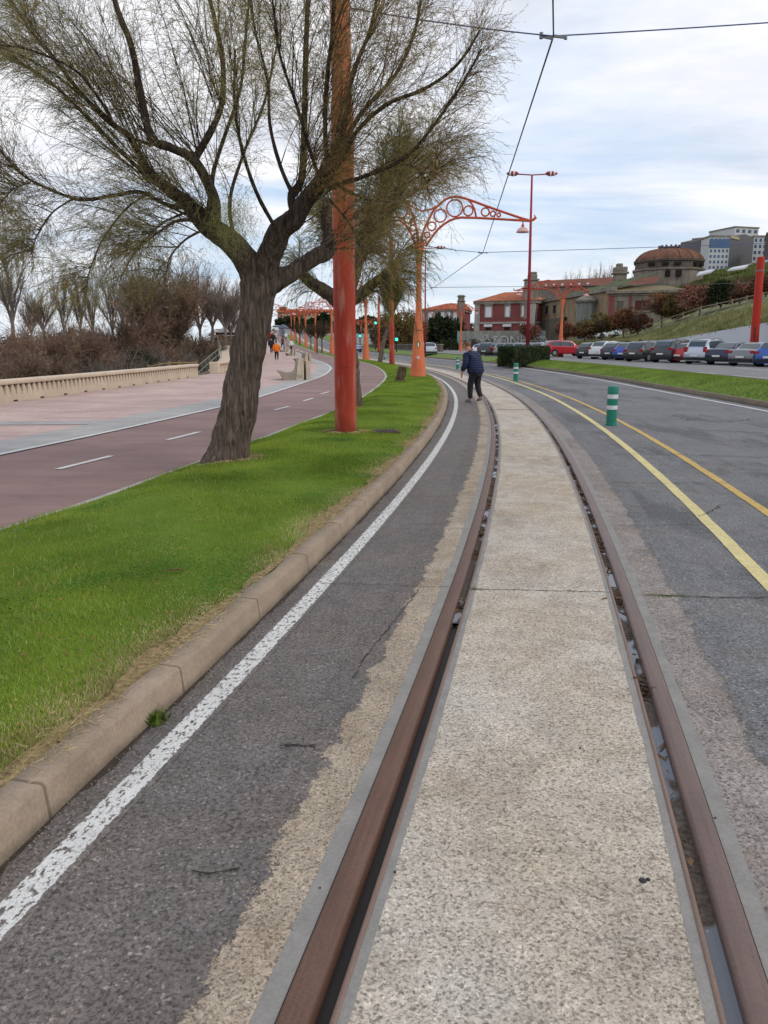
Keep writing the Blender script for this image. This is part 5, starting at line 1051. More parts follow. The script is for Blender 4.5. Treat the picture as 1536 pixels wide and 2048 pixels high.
def person(loc, rz, lb, top, legs, hair=M_HAIRD, stride=.22, stoop=0.0, h=1.7, shoes=None, mask=False, quilt=False, lean=.0, bag=None, sub=1, skinlegs=False):
    root = empty('person', loc, rz, lb, 'person', None); k = h/1.7; root.scale = (k, k, k)
    # the figure faces +y; right leg (x>0) behind, left leg in front
    sh = (0, stoop*.30, 1.40-stoop*.10); nk = (0, stoop*.40, 1.47-stoop*.11); hd = (0, stoop*.50+.02, 1.60-stoop*.13)
    hipL, hipR = (-.09, 0, .88), (.09, 0, .88); kneeL, kneeR = (-.10, stride*.55+.05, .49), (.10, -stride*.10+.03, .48); ankL, ankR = (-.10, stride*.95, .09), (.10, -stride*1.25, .14)
    toeL, toeR = (-.11, stride*.95+.17, .035), (.11, -stride*1.25+.14, .03)
    eL, eR = (-.27, sh[1]-.06+stride*-.2, 1.12-stoop*.06), (.29, sh[1]-.03+stride*.2, 1.12-stoop*.06); wL, wR = (-.30, sh[1]+.05-stride*.3, .86-stoop*.04), (.32, sh[1]+.10+stride*.3, .87-stoop*.04)
    skin('body', [(0, 0, .92, .13), (0, stoop*.1, 1.12, .12), (*sh, .12), (*nk, .058), (*hd, (.088, .105)), (hd[0], hd[1]+.01, hd[2]+.10, (.076, .090)), (*hipL, .085), (*kneeL, .055), (*ankL, .038), (*hipR, .085), (*kneeR, .055), (*ankR, .038),
                  (-.18, sh[1], sh[2], .06), (*eL, .042), (*wL, .028), (.18, sh[1], sh[2], .06), (*eR, .042), (*wR, .028),
                  (wL[0], wL[1]+.01, wL[2]-.08, (.03, .018)), (wR[0], wR[1]+.01, wR[2]-.08, (.03, .018))]+[(w[0]+(i-1.5)*.012, w[1]+.02+abs(i-1.5)*-.004, w[2]-.15-(.012 if i in (1, 2) else 0), .0085) for w in (wL, wR) for i in range(4)]+[(w[0]-(.03 if w[0] > 0 else -.03), w[1]+.035, w[2]-.10, .009) for w in (wL, wR)],
         [(0, 1), (1, 2), (2, 3), (3, 4), (4, 5), (0, 6), (6, 7), (7, 8), (0, 9), (9, 10), (10, 11), (2, 12), (12, 13), (13, 14), (2, 15), (15, 16), (16, 17), (14, 18), (17, 19)]+[(18, 20+i) for i in range(4)]+[(19, 24+i) for i in range(4)]+[(18, 28), (19, 29)], M_SKIN, root, sub)
    b = 1.0
    skin('jacket', [(0, -.01, .74, (.25, .205)), (0, .0, .88, (.26, .22)), (0, stoop*.14-.01, 1.12, (.25, .215)), (sh[0], sh[1]-.02, sh[2]-.05, (.185, .165)), (nk[0], nk[1]-.01, nk[2]+.0, .088),
                    (-.185, sh[1]-.01, sh[2]-.05, .105), (*eL, .095), (wL[0], wL[1], wL[2]+.02, .068), (.185, sh[1]-.01, sh[2]-.05, .105), (*eR, .095), (wR[0], wR[1], wR[2]+.02, .068)],
         [(0, 1), (1, 2), (2, 3), (3, 4), (3, 5), (5, 6), (6, 7), (3, 8), (8, 9), (9, 10)], top, root, sub)
    skin('trousers', [(0, 0, .88, .14), (hipL[0], hipL[1], hipL[2]-.08, .115), (*kneeL, .085), (ankL[0], ankL[1], ankL[2]+.01, .062), (hipR[0], hipR[1], hipR[2]-.08, .115), (*kneeR, .085), (ankR[0], ankR[1], ankR[2]+.01, .062)], [(0, 1), (1, 2), (2, 3), (0, 4), (4, 5), (5, 6)], legs, root, sub)
    sm_ = shoes or M_DARK
    for a, t in ((ankL, toeL), (ankR, toeR)):
        skin('shoe', [(a[0], a[1]-.05, a[2]-.04, .045), (a[0], a[1]+.02, a[2]-.03, .055), (t[0], t[1], max(.045, t[2]), (.045, .035))], [(0, 1), (1, 2)], sm_, root, sub)
    skin('hair', [(0, hd[1]-.05, hd[2]-.02, (.08, .06)), (0, hd[1]-.035, hd[2]+.07, (.10, .10)), (0, hd[1]+.015, hd[2]+.13, (.09, .08))], [(0, 1), (1, 2)], hair, root, sub)
    if True:
        mb = MB(); mb.lathe([(.016, -.02), (.02, .0), (.008, .03)], (0, hd[1]+.105, hd[2]+.01), 6)
        for s in (-1, 1): mb.lathe([(.010, -.03), (.014, 0), (.008, .03)], (s*.088, hd[1]-.0, hd[2]+.02), 6)
        mb.build('face_features', M_SKIN, root, smooth=True)
        e = MB(); [e.lathe([(.006, -.006), (.011, 0), (.006, .006)], (s*.032, hd[1]+.088, hd[2]+.045), 6) for s in (-1, 1)]; e.build('eyes', M_DARK, root)
    if mask:
        skin('face_mask', [(0, hd[1]+.05, hd[2]-.055, (.075, .05)), (0, hd[1]+.075, hd[2]-.01, (.07, .045))], [(0, 1)], simple('pale_blue_mask', srgb(178, 208, 218), .8, .05, 10), root, sub)
    return root
C = clothmat
p = P(950, 806); man = person((p.x, p.y, .006), math.radians(38), 'walker in navy quilted jacket, dark trousers and pale face mask beside the left rail', C('navy_quilted_jacket', srgb(34, 42, 76), 5.2), C('black_trousers', srgb(34, 32, 38)), M_HAIR, .085, .62, 1.70, simple('grey_trainers', srgb(120, 108, 108), .8, .25, 20), True, sub=2)
man.rotation_euler = (0, 0, math.radians(42)); man.scale = (1.04, 1.04, .985)
J = lambda n, r, g_, b: C(n, srgb(r, g_, b))
def per(u, v, px, lb, top, legs, rz=0.0, **kw):
    Y = 1.72*F_PX/px; p = at(u, v, Y); return person(p, rz, lb, top, legs, **kw)
per(553.5, 721, 37, 'walker in a bright orange jacket seen from behind on the promenade', J('orange_jacket', 226, 116, 30), J('dark_trousers', 44, 42, 50), .15)
per(543, 707, 30, 'walker all in black to the left of the orange jacket', J('black_coat', 34, 34, 40), J('dark_trousers', 44, 42, 50))
per(537.5, 686.5, 22, 'distant walker in grey beside the big trunk edge', J('grey_coat', 96, 98, 104), J('dark_trousers', 44, 42, 50))
per(542.5, 687, 23, 'distant walker in a red top', J('red_top', 176, 34, 44), J('dark_trousers', 44, 42, 50))
per(546.5, 690, 24, 'distant walker in a dark coat beside the red top', J('black_coat', 34, 34, 40), J('dark_trousers', 44, 42, 50))
per(552, 686, 22, 'distant walker dressed in beige', J('beige_coat', 186, 176, 164), J('grey_trousers', 110, 104, 104))
per(565.5, 696, 22, 'distant figure in brown near the far benches', J('brown_coat', 86, 62, 56), J('dark_trousers', 44, 42, 50), 1.2)
per(583, 702.5, 23, 'jogger in a white shirt and dark shorts on the promenade', J('white_shirt', 226, 224, 226), J('dark_trousers', 44, 42, 50), 2.9)
per(549, 680, 16, 'tiny far walker in black at the head of the promenade', J('black_coat', 34, 34, 40), J('dark_trousers', 44, 42, 50))
per(566, 684, 17, 'tiny far walker in grey near the domed kiosk', J('grey_coat', 96, 98, 104), J('dark_trousers', 44, 42, 50))
per(572, 681, 15, 'tiny far walker in pale clothes near the domed kiosk', J('white_shirt', 226, 224, 226), J('grey_trousers', 110, 104, 104))
# ================================================================== CARS
M_TYRE = simple('tyre_rubber', srgb(30, 30, 31), .85, .15, 10); M_RIM = simple('alloy_rim', srgb(150, 152, 156), .35, .1, 5, metal=.6)
M_PLAST = simple('black_trim_and_arch_shade', srgb(36, 37, 39), .6, .1, 5); M_PLATE = simple('number_plate', srgb(214, 214, 208), .5, .05, 5)
def carpaint(name, c, metal=.2):
    if name in MATS: return MATS[name]
    m = N(name); m.col(c); m.set(.28, .5, metal); m.b.inputs['Coat Weight'].default_value = .5; m.b.inputs['Coat Roughness'].default_value = .08; MATS[name] = m.m; return m.m
mg = N('car_glass'); mg.col(srgb(58, 70, 76)); mg.set(.05, .8, .25); M_CGLASS = mg.m
mr = N('tail_lamp'); mr.col(srgb(150, 20, 22)); mr.set(.2, .5); M_TAIL = mr.m
mh = N('head_lamp'); mh.col(srgb(206, 210, 214)); mh.set(.15, .6); M_HEAD = mh.m
PROF = {  # body shape along the length from tail 0 to nose 1: (belt z, roof z, half-width, roof half-width factor)
 'hatch': dict(L=4.0, W=.86, pts=[(0, .62, .66, .86, .9), (.012, .88, .92, .95, .86), (.03, .93, 1.02, .97, .84), (.12, .95, 1.36, 1, .78), (.20, .95, 1.45, 1, .78), (.40, .93, 1.48, 1, .79), (.55, .91, 1.44, 1, .78), (.74, .88, .92, .99, .84), (.93, .72, .76, .93, .85), (.985, .6, .62, .84, .88), (1, .45, .46, .76, .9)], rear=(2, 4), ws=(6, 7), side=(3, 7)),
 'suv': dict(L=4.45, W=.92, pts=[(0, .68, .72, .86, .9), (.012, .98, 1.02, .95, .86), (.03, 1.03, 1.12, .97, .84), (.10, 1.05, 1.48, 1, .78), (.17, 1.05, 1.60, 1, .78), (.40, 1.02, 1.63, 1, .79), (.56, 1.0, 1.58, 1, .78), (.73, .98, 1.03, .99, .84), (.93, .84, .9, .93, .85), (.985, .7, .72, .84, .88), (1, .5, .52, .76, .9)], rear=(2, 4), ws=(6, 7), side=(3, 7)),
 'estate': dict(L=4.75, W=.90, pts=[(0, .64, .68, .86, .9), (.012, .90, .94, .95, .86), (.025, .93, 1.0, .97, .84), (.085, .95, 1.38, 1, .78), (.13, .95, 1.47, 1, .78), (.40, .93, 1.49, 1, .79), (.57, .91, 1.44, 1, .78), (.72, .88, .92, .99, .84), (.94, .74, .78, .93, .85), (.985, .6, .62, .84, .88), (1, .45, .46, .76, .9)], rear=(2, 4), ws=(6, 7), side=(3, 7)),
 'sedan': dict(L=4.5, W=.88, pts=[(0, .62, .66, .86, .9), (.012, .92, .96, .94, .9), (.03, .98, 1.0, .97, .9), (.17, .96, 1.03, 1, .84), (.30, .94, 1.38, 1, .76), (.44, .93, 1.43, 1, .78), (.56, .91, 1.39, 1, .77), (.72, .88, .93, .99, .84), (.94, .74, .78, .93, .85), (.985, .6, .62, .84, .88), (1, .45, .46, .76, .9)], rear=(3, 4), ws=(6, 7), side=(3, 7)),
 'mpv': dict(L=4.1, W=.87, pts=[(0, .66, .70, .86, .9), (.012, .96, 1.0, .95, .88), (.03, 1.0, 1.10, .97, .86), (.08, 1.02, 1.46, 1, .82), (.14, 1.02, 1.58, 1, .82), (.40, 1.0, 1.63, 1, .82), (.60, .97, 1.52, 1, .80), (.82, .92, .97, .99, .84), (.95, .80, .84, .93, .85), (.985, .64, .66, .84, .88), (1, .45, .46, .76, .9)], rear=(2, 4), ws=(6, 7), side=(3, 7)),
 'van': dict(L=5.0, W=.98, pts=[(0, .70, .74, .94, .95), (.01, 1.1, 1.2, .97, .95), (.02, 1.15, 1.85, .98, .93), (.05, 1.15, 1.92, 1, .92), (.10, 1.15, 1.95, 1, .92), (.40, 1.12, 1.97, 1, .92), (.72, 1.1, 1.9, 1, .9), (.88, 1.05, 1.12, .98, .86), (.97, .9, .95, .93, .85), (.99, .7, .72, .86, .88), (1, .5, .52, .8, .9)], rear=(1, 3), ws=(6, 7), side=(5, 7))}
def car(kind, paint, label, group='cars parked in the car park', loc=(0, 0, 0), heading=0.0, s=1.0, trim_low=True, name='parked_car'):
    d = PROF[kind]; L, W = d['L'], d['W']; root = empty(name, loc, heading, label, 'car', group); root.scale = (s, s, s)   # tail at x=0, nose at +x
    rows = []
    for (t, zb, zr, wf, rf) in d['pts']:
        x = t*L; w = W*wf; lo = .20+(.08 if t in (0, 1) else 0)
        rows.append([(x, w*.86, lo), (x, w*.98, lo+.12), (x, w, (lo+zb)*.55), (x, w*.985, zb-.04), (x, w*.95, zb), (x, w*rf, max(zr-.05, zb+.005)), (x, w*rf*.82, zr), (x, 0, zr+.015)])
    m = MB(); k = 8; vs = [];
    for r in rows: vs += r+[(x, -y, z) for x, y, z in reversed(r[:-1])]
    kk = 15; n = len(rows); fs = [(i*kk+j, i*kk+j+1, (i+1)*kk+j+1, (i+1)*kk+j) for i in range(n-1) for j in range(kk-1)]+[(i*kk+kk-1, i*kk, (i+1)*kk, (i+1)*kk+kk-1) for i in range(n-1)]+[tuple(range(kk)), tuple((n-1)*kk+j for j in range(kk))]
    m.add(vs, fs); b = m.build('body', paint, root, smooth=True, auto=True)
    def quadpatch(P4, nu, out=.012): pass
    # side windows
    i0, i1 = d['side']; V = lambda q: Vector(q)
    for sy in (-1, 1):
        g_ = MB(); lo_, hi_ = [], []
        for i in range(i0, i1+1):
            a, c = Vector(rows[i][4]), Vector(rows[i][5]); f = .90 if i < i1 else .5
            if i == i0: a = a.lerp(Vector(rows[i0+1][4]), .25); c = c.lerp(Vector(rows[i0+1][5]), .35)
            if i == i1: a = a.lerp(Vector(rows[i-1][4]), .22); c = Vector(rows[i][5]).lerp(Vector(rows[i-1][5]), .22)
            lo_.append(a.lerp(c, .08)+Vector((0, .014, 0))); hi_.append(a.lerp(c, f)+Vector((0, .014, 0)))
        npt = len(lo_); g_.add([Vector((q.x, q.y*sy, q.z)) for q in lo_+hi_], [(i, i+1, npt+i+1, npt+i) for i in range(npt-1)]); g_.build('side_window', M_CGLASS, root)
        pl = MB()
        for tt in (.30, .52): 
            xx = tt*L; zb_ = float(np.interp(tt, [q[0] for q in d['pts']], [q[1] for q in d['pts']])); zr_ = float(np.interp(tt, [q[0] for q in d['pts']], [q[2] for q in d['pts']])); rf_ = .785
            pl.bar((xx, sy*(W*.955+.018), zb_+.02), (xx, sy*(W*rf_+.022), zr_-.07), .06, .012)
        pl.build('window_pillar', M_PLAST if kind != 'van' else paint, root)
    for nm, (i0_, i1_), up in (('rear_window', d['rear'], 1), ('windscreen', d['ws'], 1)):
        a, c = rows[i0_], rows[i1_]
        if rows[i0_][6][2] > rows[i1_][6][2]: a, c = rows[i1_], rows[i0_]
        g_ = MB(); nv = Vector(((-1 if nm == 'rear_window' else 1)*.016, 0, .012)); seq = [rows[i] for i in range(min(i0_, i1_), max(i0_, i1_)+1)]; vs = []
        for q, r in enumerate(seq):
            w_ = r[6][1]*1.0; z_ = r[6][2]; x_ = r[6][0]
            t_ = q/(len(seq)-1)
            vs += [Vector((x_, w_, z_))+nv, Vector((x_, -w_, z_))+nv]
        # inset ends
        vs[0] = vs[0].lerp(vs[2], .10); vs[1] = vs[1].lerp(vs[3], .10); vs[-2] = vs[-2].lerp(vs[-4], .14); vs[-1] = vs[-1].lerp(vs[-3], .14)
        g_.add(vs, [(2*q, 2*q+1, 2*q+3, 2*q+2) for q in range(len(seq)-1)]); g_.build(nm, M_CGLASS, root)
    zb = d['pts'][1][1]
    for sy in (-1, 1):
        m = MB(); m.box((.055, sy*W*.80, zb-.06 if kind in ('hatch', 'sedan', 'estate') else zb-.0), (.11, W*.30, .17 if kind != 'mpv' else .34)); m.build('tail_light', M_TAIL, root, bevel=.02)
        m = MB(); m.box((L*.955, sy*W*.70, d['pts'][8][1]-.10), (.20, W*.34, .13)); m.build('headlight', M_HEAD, root, bevel=.02)
        m = MB(); m.box((L*.68, sy*(W+.09), d['pts'][6][1]+.08), (.12, .18, .13)); m.build('wing_mirror', paint, root, bevel=.03)
    m = MB(); m.box((.0, 0, .36), (.12, W*1.72, .18)); m.build('bumper', M_PLAST, root, bevel=.03); m = MB(); m.box((L-.03, 0, .34), (.10, W*1.5, .16)); m.build('bumper', M_PLAST, root, bevel=.03)
    m = MB(); m.box((-.075 if kind in ('hatch', 'suv', 'mpv') and False else -.064, 0, .56 if kind in ('hatch', 'mpv', 'sedan') else .62), (.02, .52, .115)); m.build('number_plate', M_PLATE, root)
    for tx in (.175, .80):
        for sy in (-1, 1):
            x = tx*L; a = MB(); a.tube([Vector((x, sy*(W-.02), .33)), Vector((x, sy*(W+.006), .33))], .37, 18); a.build('wheel_arch_shade', M_PLAST, root)  # flat black disc paints the shade inside the wheel arch
            t_ = MB(); t_.tube([Vector((x, sy*(W-.20), .31)), Vector((x, sy*(W-.19), .31)), Vector((x, sy*(W-.01), .31)), Vector((x, sy*(W+.012), .31))], [.28, .31, .31, .28], 20); wl = t_.build('wheel', M_TYRE, root)
            t_ = MB(); t_.tube([Vector((x, sy*(W), .31)), Vector((x, sy*(W+.018), .31))], [.20, .19], 14); t_.build('rim', M_RIM, wl)
    if kind in ('estate', 'mpv', 'suv'):
        m = MB()
        for sy in (-1, 1): m.tube([Vector((L*.17, sy*W*.70, d['pts'][4][2]-.0)), Vector((L*.40, sy*W*.70, d['pts'][5][2]+.04)), Vector((L*.56, sy*W*.70, d['pts'][6][2]))], .018, 5)
        m.build('roof_rail', M_RIM if kind == 'estate' else M_PLAST, root)
    return root
cp = carpaint
BLK = cp('black_paint', srgb(30, 32, 36)); WHTc = cp('white_car_paint', srgb(214, 216, 218), 0); DBL = cp('dark_blue_grey_paint', srgb(36, 42, 58)); BLU = cp('blue_paint', srgb(28, 76, 172)); DGR = cp('dark_grey_paint', srgb(58, 60, 60)); CHR = cp('charcoal_paint', srgb(48, 50, 56)); RED = cp('red_paint', srgb(172, 22, 36)); SIL = cp('silver_paint', srgb(178, 184, 194), .4); NAV = cp('navy_paint', srgb(28, 32, 66)); GRY = cp('grey_metal_paint', srgb(122, 122, 124), .4); BL2 = cp('royal_blue_paint', srgb(38, 82, 160)); LGR = cp('pale_green_silver_paint', srgb(138, 150, 148), .4); LBL = cp('light_blue_paint', srgb(112, 130, 172), .3)
def park(ul, ur, vb, kind, paint, lb, head=35, s=1.0, dz=LZ, **kw):
    """rear end spans roughly ul..ur in the survey photo with tyres at vb; tail centre goes there"""
    p = P((ul+ur)/2, vb, dz); hd = math.radians(head); c = car(kind, paint, lb, loc=(p.x, p.y, zt(p.y)+dz+.004), heading=hd, s=s, **kw); return c
HD = 37
park(1146, 1181, 717.5, 'hatch', BLK, 'black hatchback parked directly right of the car park ornate lamp', HD)
park(1177, 1205, 718.5, 'suv', WHTc, 'white crossover between a black hatchback and a dark hatchback', HD, .98)
park(1200, 1229, 720, 'hatch', DBL, 'dark slate hatchback between the white crossover and the blue car', HD)
park(1227, 1254, 721, 'hatch', BLU, 'bright blue car fifth in the right-hand parked row', HD)
park(1247, 1280, 723.5, 'estate', DGR, 'dark grey estate with silver roof rails and visible alloy wheel', HD)
park(1300, 1338, 725.5, 'suv', CHR, 'charcoal crossover with wide red tail lights before the small red car', HD)
park(1340, 1367, 726, 'hatch', RED, 'small red hatchback squeezed left of the silver minivan', HD, .95)
park(1368, 1407, 728.5, 'mpv', SIL, 'silver minivan with tall rear window, in front of the white wall', HD, 1.0)
park(1412, 1450, 730, 'sedan', NAV, 'navy blue saloon with dropped boot right of the silver minivan', HD)
park(1454, 1503, 732.5, 'sedan', GRY, 'grey metallic saloon at the foot of the leaning red pole', HD, .98)
park(1512, 1556, 734.5, 'hatch', BL2, 'royal blue car cut off by the right photo edge', HD)
p = at(1086, 712, 82); car('estate', RED, 'long red estate car partly hidden by the hedge and ornate lamp', loc=p, heading=math.radians(12), s=1.05)
for (u, v, Y, kd, pt, hd, lb) in ((954, 712, 98, 'hatch', WHTc, 60, 'white car just right of the walker'), (967, 713, 92, 'suv', CHR, 60, 'dark grey crossover left of the hedge, tailgate to camera'), (981, 713, 92, 'hatch', RED, 60, 'dark hatchback with red tail lights beside the dark grey crossover'), (1000, 713, 90, 'estate', LGR, 60, 'pale green silver estate car left of the hedge end'), (1016, 713, 88, 'estate', GRY, 58, 'grey car partly hidden by the hedge, second right of pale green one'), (1034, 713, 87, 'hatch', SIL, 55, 'silver car roof seen above the hedge left of crimson lamp'), (1052, 713, 86, 'hatch', CHR, 52, 'dark car roof above the hedge at the crimson lamp'), (1070, 713, 85, 'hatch', SIL, 50, 'silver green car roof above the hedge right end')):
    q = at(u, v, Y); car(kd, pt, lb, loc=q, heading=math.radians(hd))
q = at(1150, 677, 128); car('suv', WHTc, 'white off-road car parked up the slope behind young trees', None, loc=q, heading=math.radians(-5), s=1.15)
q = at(1186, 672, 130); car('van', WHTc, 'white van up the slope beside the white off-road car', None, loc=q, heading=math.radians(-5), s=.9)
# cars on the road
q = at(861, 711, 96); car('hatch', SIL, 'silver hatchback driving away right of the large ornate lamp', 'cars driving on the road', loc=q, heading=math.radians(97), s=1.05, name='driving_car')
q = at(715, 704.5, 128); car('sedan', LBL, 'pale blue saloon driving on the far road', 'cars driving on the road', loc=q, heading=math.radians(115), s=1.1, name='driving_car')
for (u, v, Y, kd, pt, hd, lb) in ((703, 690, 160, 'van', WHTc, 100, 'white van beside the distant traffic light'), (744, 680, 190, 'suv', LGR, 5, 'pale car parked beyond the traffic light'), (790, 684, 160, 'hatch', WHTc, 5, 'white car glimpsed left of the large ornate lamp'), (812, 685, 160, 'hatch', CHR, 5, 'dark car behind the low grey wall'), (541, 662, 260, 'suv', WHTc, 20, 'far white car at the head of the promenade')):
    q = at(u, v, Y); car(kd, pt, lb, 'distant cars', loc=q, heading=math.radians(hd), s=1.1)
# traffic lights
me_ = N('green_signal'); me_.b.inputs['Emission Color'].default_value = (.05, 1, .6, 1); me_.b.inputs['Emission Strength'].default_value = 1.6; me_.col((.05, .6, .4, 1)); M_SIG = me_.m
def signal(u, vb, vt, Y, lb, hang=False):
    p = at(u, vb, Y); t = at(u, vt, Y); root = empty('traffic_light', p, 0, lb, 'traffic light', 'traffic lights showing green'); d = t-p
    m = MB(); m.tube([Vector((0, .2, 0)), d+Vector((0, .2, 0))], .09, 8); m.build('post', M_DARK, root)
    m = MB(); m.box(d+Vector((0, 0, 0)), (.42, .30, 1.15)); m.build('signal_head', M_DARK, root, bevel=.04)
    m = MB(); m.tube([d+Vector((0, -.15, -.32)), d+Vector((0, -.24, -.32))], .21, 12); m.build('green_lens', M_SIG, root)
signal(793, 704, 674, 108, 'green traffic light between the red pole and the large ornate lamp'); signal(751, 700, 642, 130, 'high green traffic light above the distant road'); signal(720, 694, 668, 140, 'low green traffic light left of the second ornate lamp')
# ================================================================== HILL, WALLS AND BUILDINGS
def uvrows(name, rows, mat, sub=6, kind='structure', amp=0.0, label=None, cat_=None):
    """sheet through rows of surveyed points [(u,v,Y)...], all rows the same length"""
    R_ = [[at(*q) for q in r] for r in rows]; V = []; nr_, nc = len(R_), len(R_[0])
    for i in range((nr_-1)*sub+1):
        for j in range((nc-1)*sub+1):
            a, b = min(i//sub, nr_-2), min(j//sub, nc-2); f, g_ = i/sub-a, j/sub-b
            p = R_[a][b].lerp(R_[a][b+1], g_).lerp(R_[a+1][b].lerp(R_[a+1][b+1], g_), f); V.append((p.x, p.y, p.z+amp*rng.normal()))
    w = (nc-1)*sub+1; h = (nr_-1)*sub+1; ii = np.arange(h-1)[:, None]*w+np.arange(w-1)[None, :]
    o = mesh_np(name, np.array(V), np.stack([ii, ii+1, ii+w+1, ii+w], -1).reshape(-1, 4), mat, kind=kind, smooth=True)
    if label: tag(o, label, cat_)
    return o
M_SLOPE = simple('slope_grass', srgb(116, 120, 78), .95, .28, .35, fine=.45, bump=.4)
M_MOSSR = simple('mossy_roof', srgb(84, 94, 56), .95, .4, .35, fine=.5, bump=.5)
foot = [(1040, 694, 150), (1140, 690, 120), (1200, 688, 108), (1262, 684, 98), (1341, 681, 86), (1440, 663, 72), (1536, 647, 61), (1760, 606, 46)]
fl = [(1040, 688, 165), (1140, 684, 140), (1200, 682, 128), (1250, 678, 118), (1327, 658, 106), (1401, 636, 95), (1536, 608, 80), (1760, 560, 62)]
mid = [(1040, 680, 200), (1140, 676, 165), (1200, 668, 150), (1250, 660, 140), (1327, 640, 130), (1401, 620, 122), (1536, 590, 104), (1760, 535, 84)]
uvrows('grass_slope', [foot, fl, mid], M_SLOPE, 8, amp=.12)
r3 = [(1040, 655, 230), (1140, 640, 200), (1200, 610, 180), (1270, 588, 165), (1370, 577, 150), (1426, 567, 142), (1536, 549, 128), (1760, 500, 105)]
uvrows('fort_terrace', [mid, r3], simple('terrace_earth', srgb(88, 78, 58), .95, .3, .4, fine=.5), 6, amp=.15)
r4 = [(1040, 650, 300), (1140, 625, 260), (1200, 585, 225), (1280, 562, 205), (1355, 554, 190), (1412, 546, 184), (1536, 524, 172), (1760, 480, 150)]
r5 = [(1040, 640, 420), (1140, 610, 400), (1200, 575, 380), (1280, 558, 370), (1355, 550, 360), (1412, 543, 350), (1536, 520, 340), (1760, 470, 320)]
uvrows('green_slope', [r3, r4, r5], M_MOSSR, 6, amp=.25)
nb = 26000                                              # rough grass and weeds over the slope
def scatter_rows(name, rows, n, h, w, mat, lab=None):
    R_ = np.array([[at(*q) for q in r] for r in rows]); i = rng.integers(0, len(rows)-1, n); j = rng.integers(0, R_.shape[1]-1, n); f, g_ = rng.random((n, 1)), rng.random((n, 1))
    p = (R_[i, j]*(1-g_)+R_[i, j+1]*g_)*(1-f)+(R_[i+1, j]*(1-g_)+R_[i+1, j+1]*g_)*f; d = rdir(n)*.5; d[:, 2] = 1; X = slivers(p-np.array([0, 0, .1]), d, rng.uniform(.4, 1, n)*h, np.full(n, w)); mesh_np(name, X, np.arange(3*n).reshape(-1, 3), mat, kind='stuff')
scatter_rows('slope_weeds', [foot, fl], 26000, .55, .05, leafmat('slope_blades', srgb(98, 106, 60), srgb(156, 150, 104), .9, .25))
scatter_rows('terrace_scrub', [mid, r3], 14000, 1.0, .10, leafmat('terrace_scrub_leaf', srgb(70, 60, 42), srgb(112, 98, 66), .9, .2))
scatter_rows('roof_growth', [r3, r4], 16000, .8, .14, leafmat('roof_growth_leaf', srgb(62, 76, 36), srgb(118, 122, 66), .9, .15))
M_WWALL = simple('white_render_wall', srgb(196, 198, 202), .9, .06, .3)
ft = [at(*q) for q in foot[3:]]; m = MB(); n = len(ft)
m.add([q+Vector((0, .0, .08)) for q in ft]+[Vector((q.x, q.y, -.2)) for q in ft]+[q+Vector((.1, .35, .08)) for q in ft], [(i, i+1, n+i+1, n+i) for i in range(n-1)]+[(i, i+1, 2*n+i+1, 2*n+i) for i in range(n-1)])
tag(m.build('white_wall', M_WWALL), 'smooth white retaining wall behind the parked cars at right', 'wall')
rustic_fence('timber_fence', [at(*q) for q in ((1252, 677, 117), (1290, 668, 112), (1327, 657, 106), (1365, 646, 100), (1401, 635, 95), (1432, 629, 91), (1463, 623, 88), (1492, 617, 85), (1524, 611, 82), (1560, 603, 78))], 'weathered timber fence climbing along the top of the grass slope', 1.25, simple('fence_timber', srgb(136, 126, 108), .9, .2, 2), 'fence', .07)
# --- wall toolkit: a facade frame between two ground points
class Fr:
    def __init__(s, A, B, z0=None):
        s.o = Vector((A.x, A.y, A.z if z0 is None else z0)); d = Vector((B.x-A.x, B.y-A.y, 0)); s.W = d.length; s.x = d.normalized(); s.n = Vector((s.x.y, -s.x.x, 0))   # n points to the viewer side
    def p(s, a, h, d=0.0): return s.o+s.x*a+Vector((0, 0, h))-s.n*d       # d = depth behind the facade
    def box(s, mb, a0, a1, h0, h1, d0, d1):
        vs = [s.p(a, h, d) for h in (h0, h1) for a, d in ((a0, d0), (a1, d0), (a1, d1), (a0, d1))]; mb.add(vs, [(3, 2, 1, 0), (4, 5, 6, 7), (0, 1, 5, 4), (1, 2, 6, 5), (2, 3, 7, 6), (3, 0, 4, 7)]); return mb
def masonry(name, c, dark=.5, sc=.5, streaks=.5):
    m = N(name); v = m.coord('pos'); st = m.coord('pos', (1.5, 1.5, .22)); b = m.ramp(m.noise(v, sc, 6, .65), [(.3, K(c, 1-dark*.6)), (.7, K(c, 1.15))])
    b = m.mix(streaks, b, m.ramp(m.noise(st, 1.2, 5, .65), [(.35, .45), (.6, 1.05)]), 'MULTIPLY'); b = m.mix(.4, b, m.ramp(m.noise(v, 3.5, 4, .7), [(.35, .6), (.6, 1.05)]), 'MULTIPLY'); m.col(b); m.set(.95, .1); m.bump(m.noise(v, 4, 4, .7), .4, .08); return m.m
M_STONE = masonry('fort_stone', srgb(146, 136, 124)); M_STONED = masonry('fort_stone_dark', srgb(112, 103, 93)); M_TAN = masonry('tan_render', srgb(158, 138, 112)); M_CAPS = masonry('cornice_stone', srgb(146, 138, 126)); M_MAR = masonry('maroon_render', srgb(140, 82, 80), .3, .4, .35); M_PIL = masonry('pilaster_stone', srgb(178, 172, 162), .3, .4, .5); M_WW = simple('boarded_white', srgb(222, 220, 224), .8, .05, .5)
M_DOME = masonry('terracotta_dome', srgb(130, 94, 78), .45, .3, .55); M_HOLE = simple('dark_opening', srgb(34, 30, 28), .9, .2, 1); M_SHUT = simple('red_shutter', srgb(92, 50, 44), .9, .2, 1)
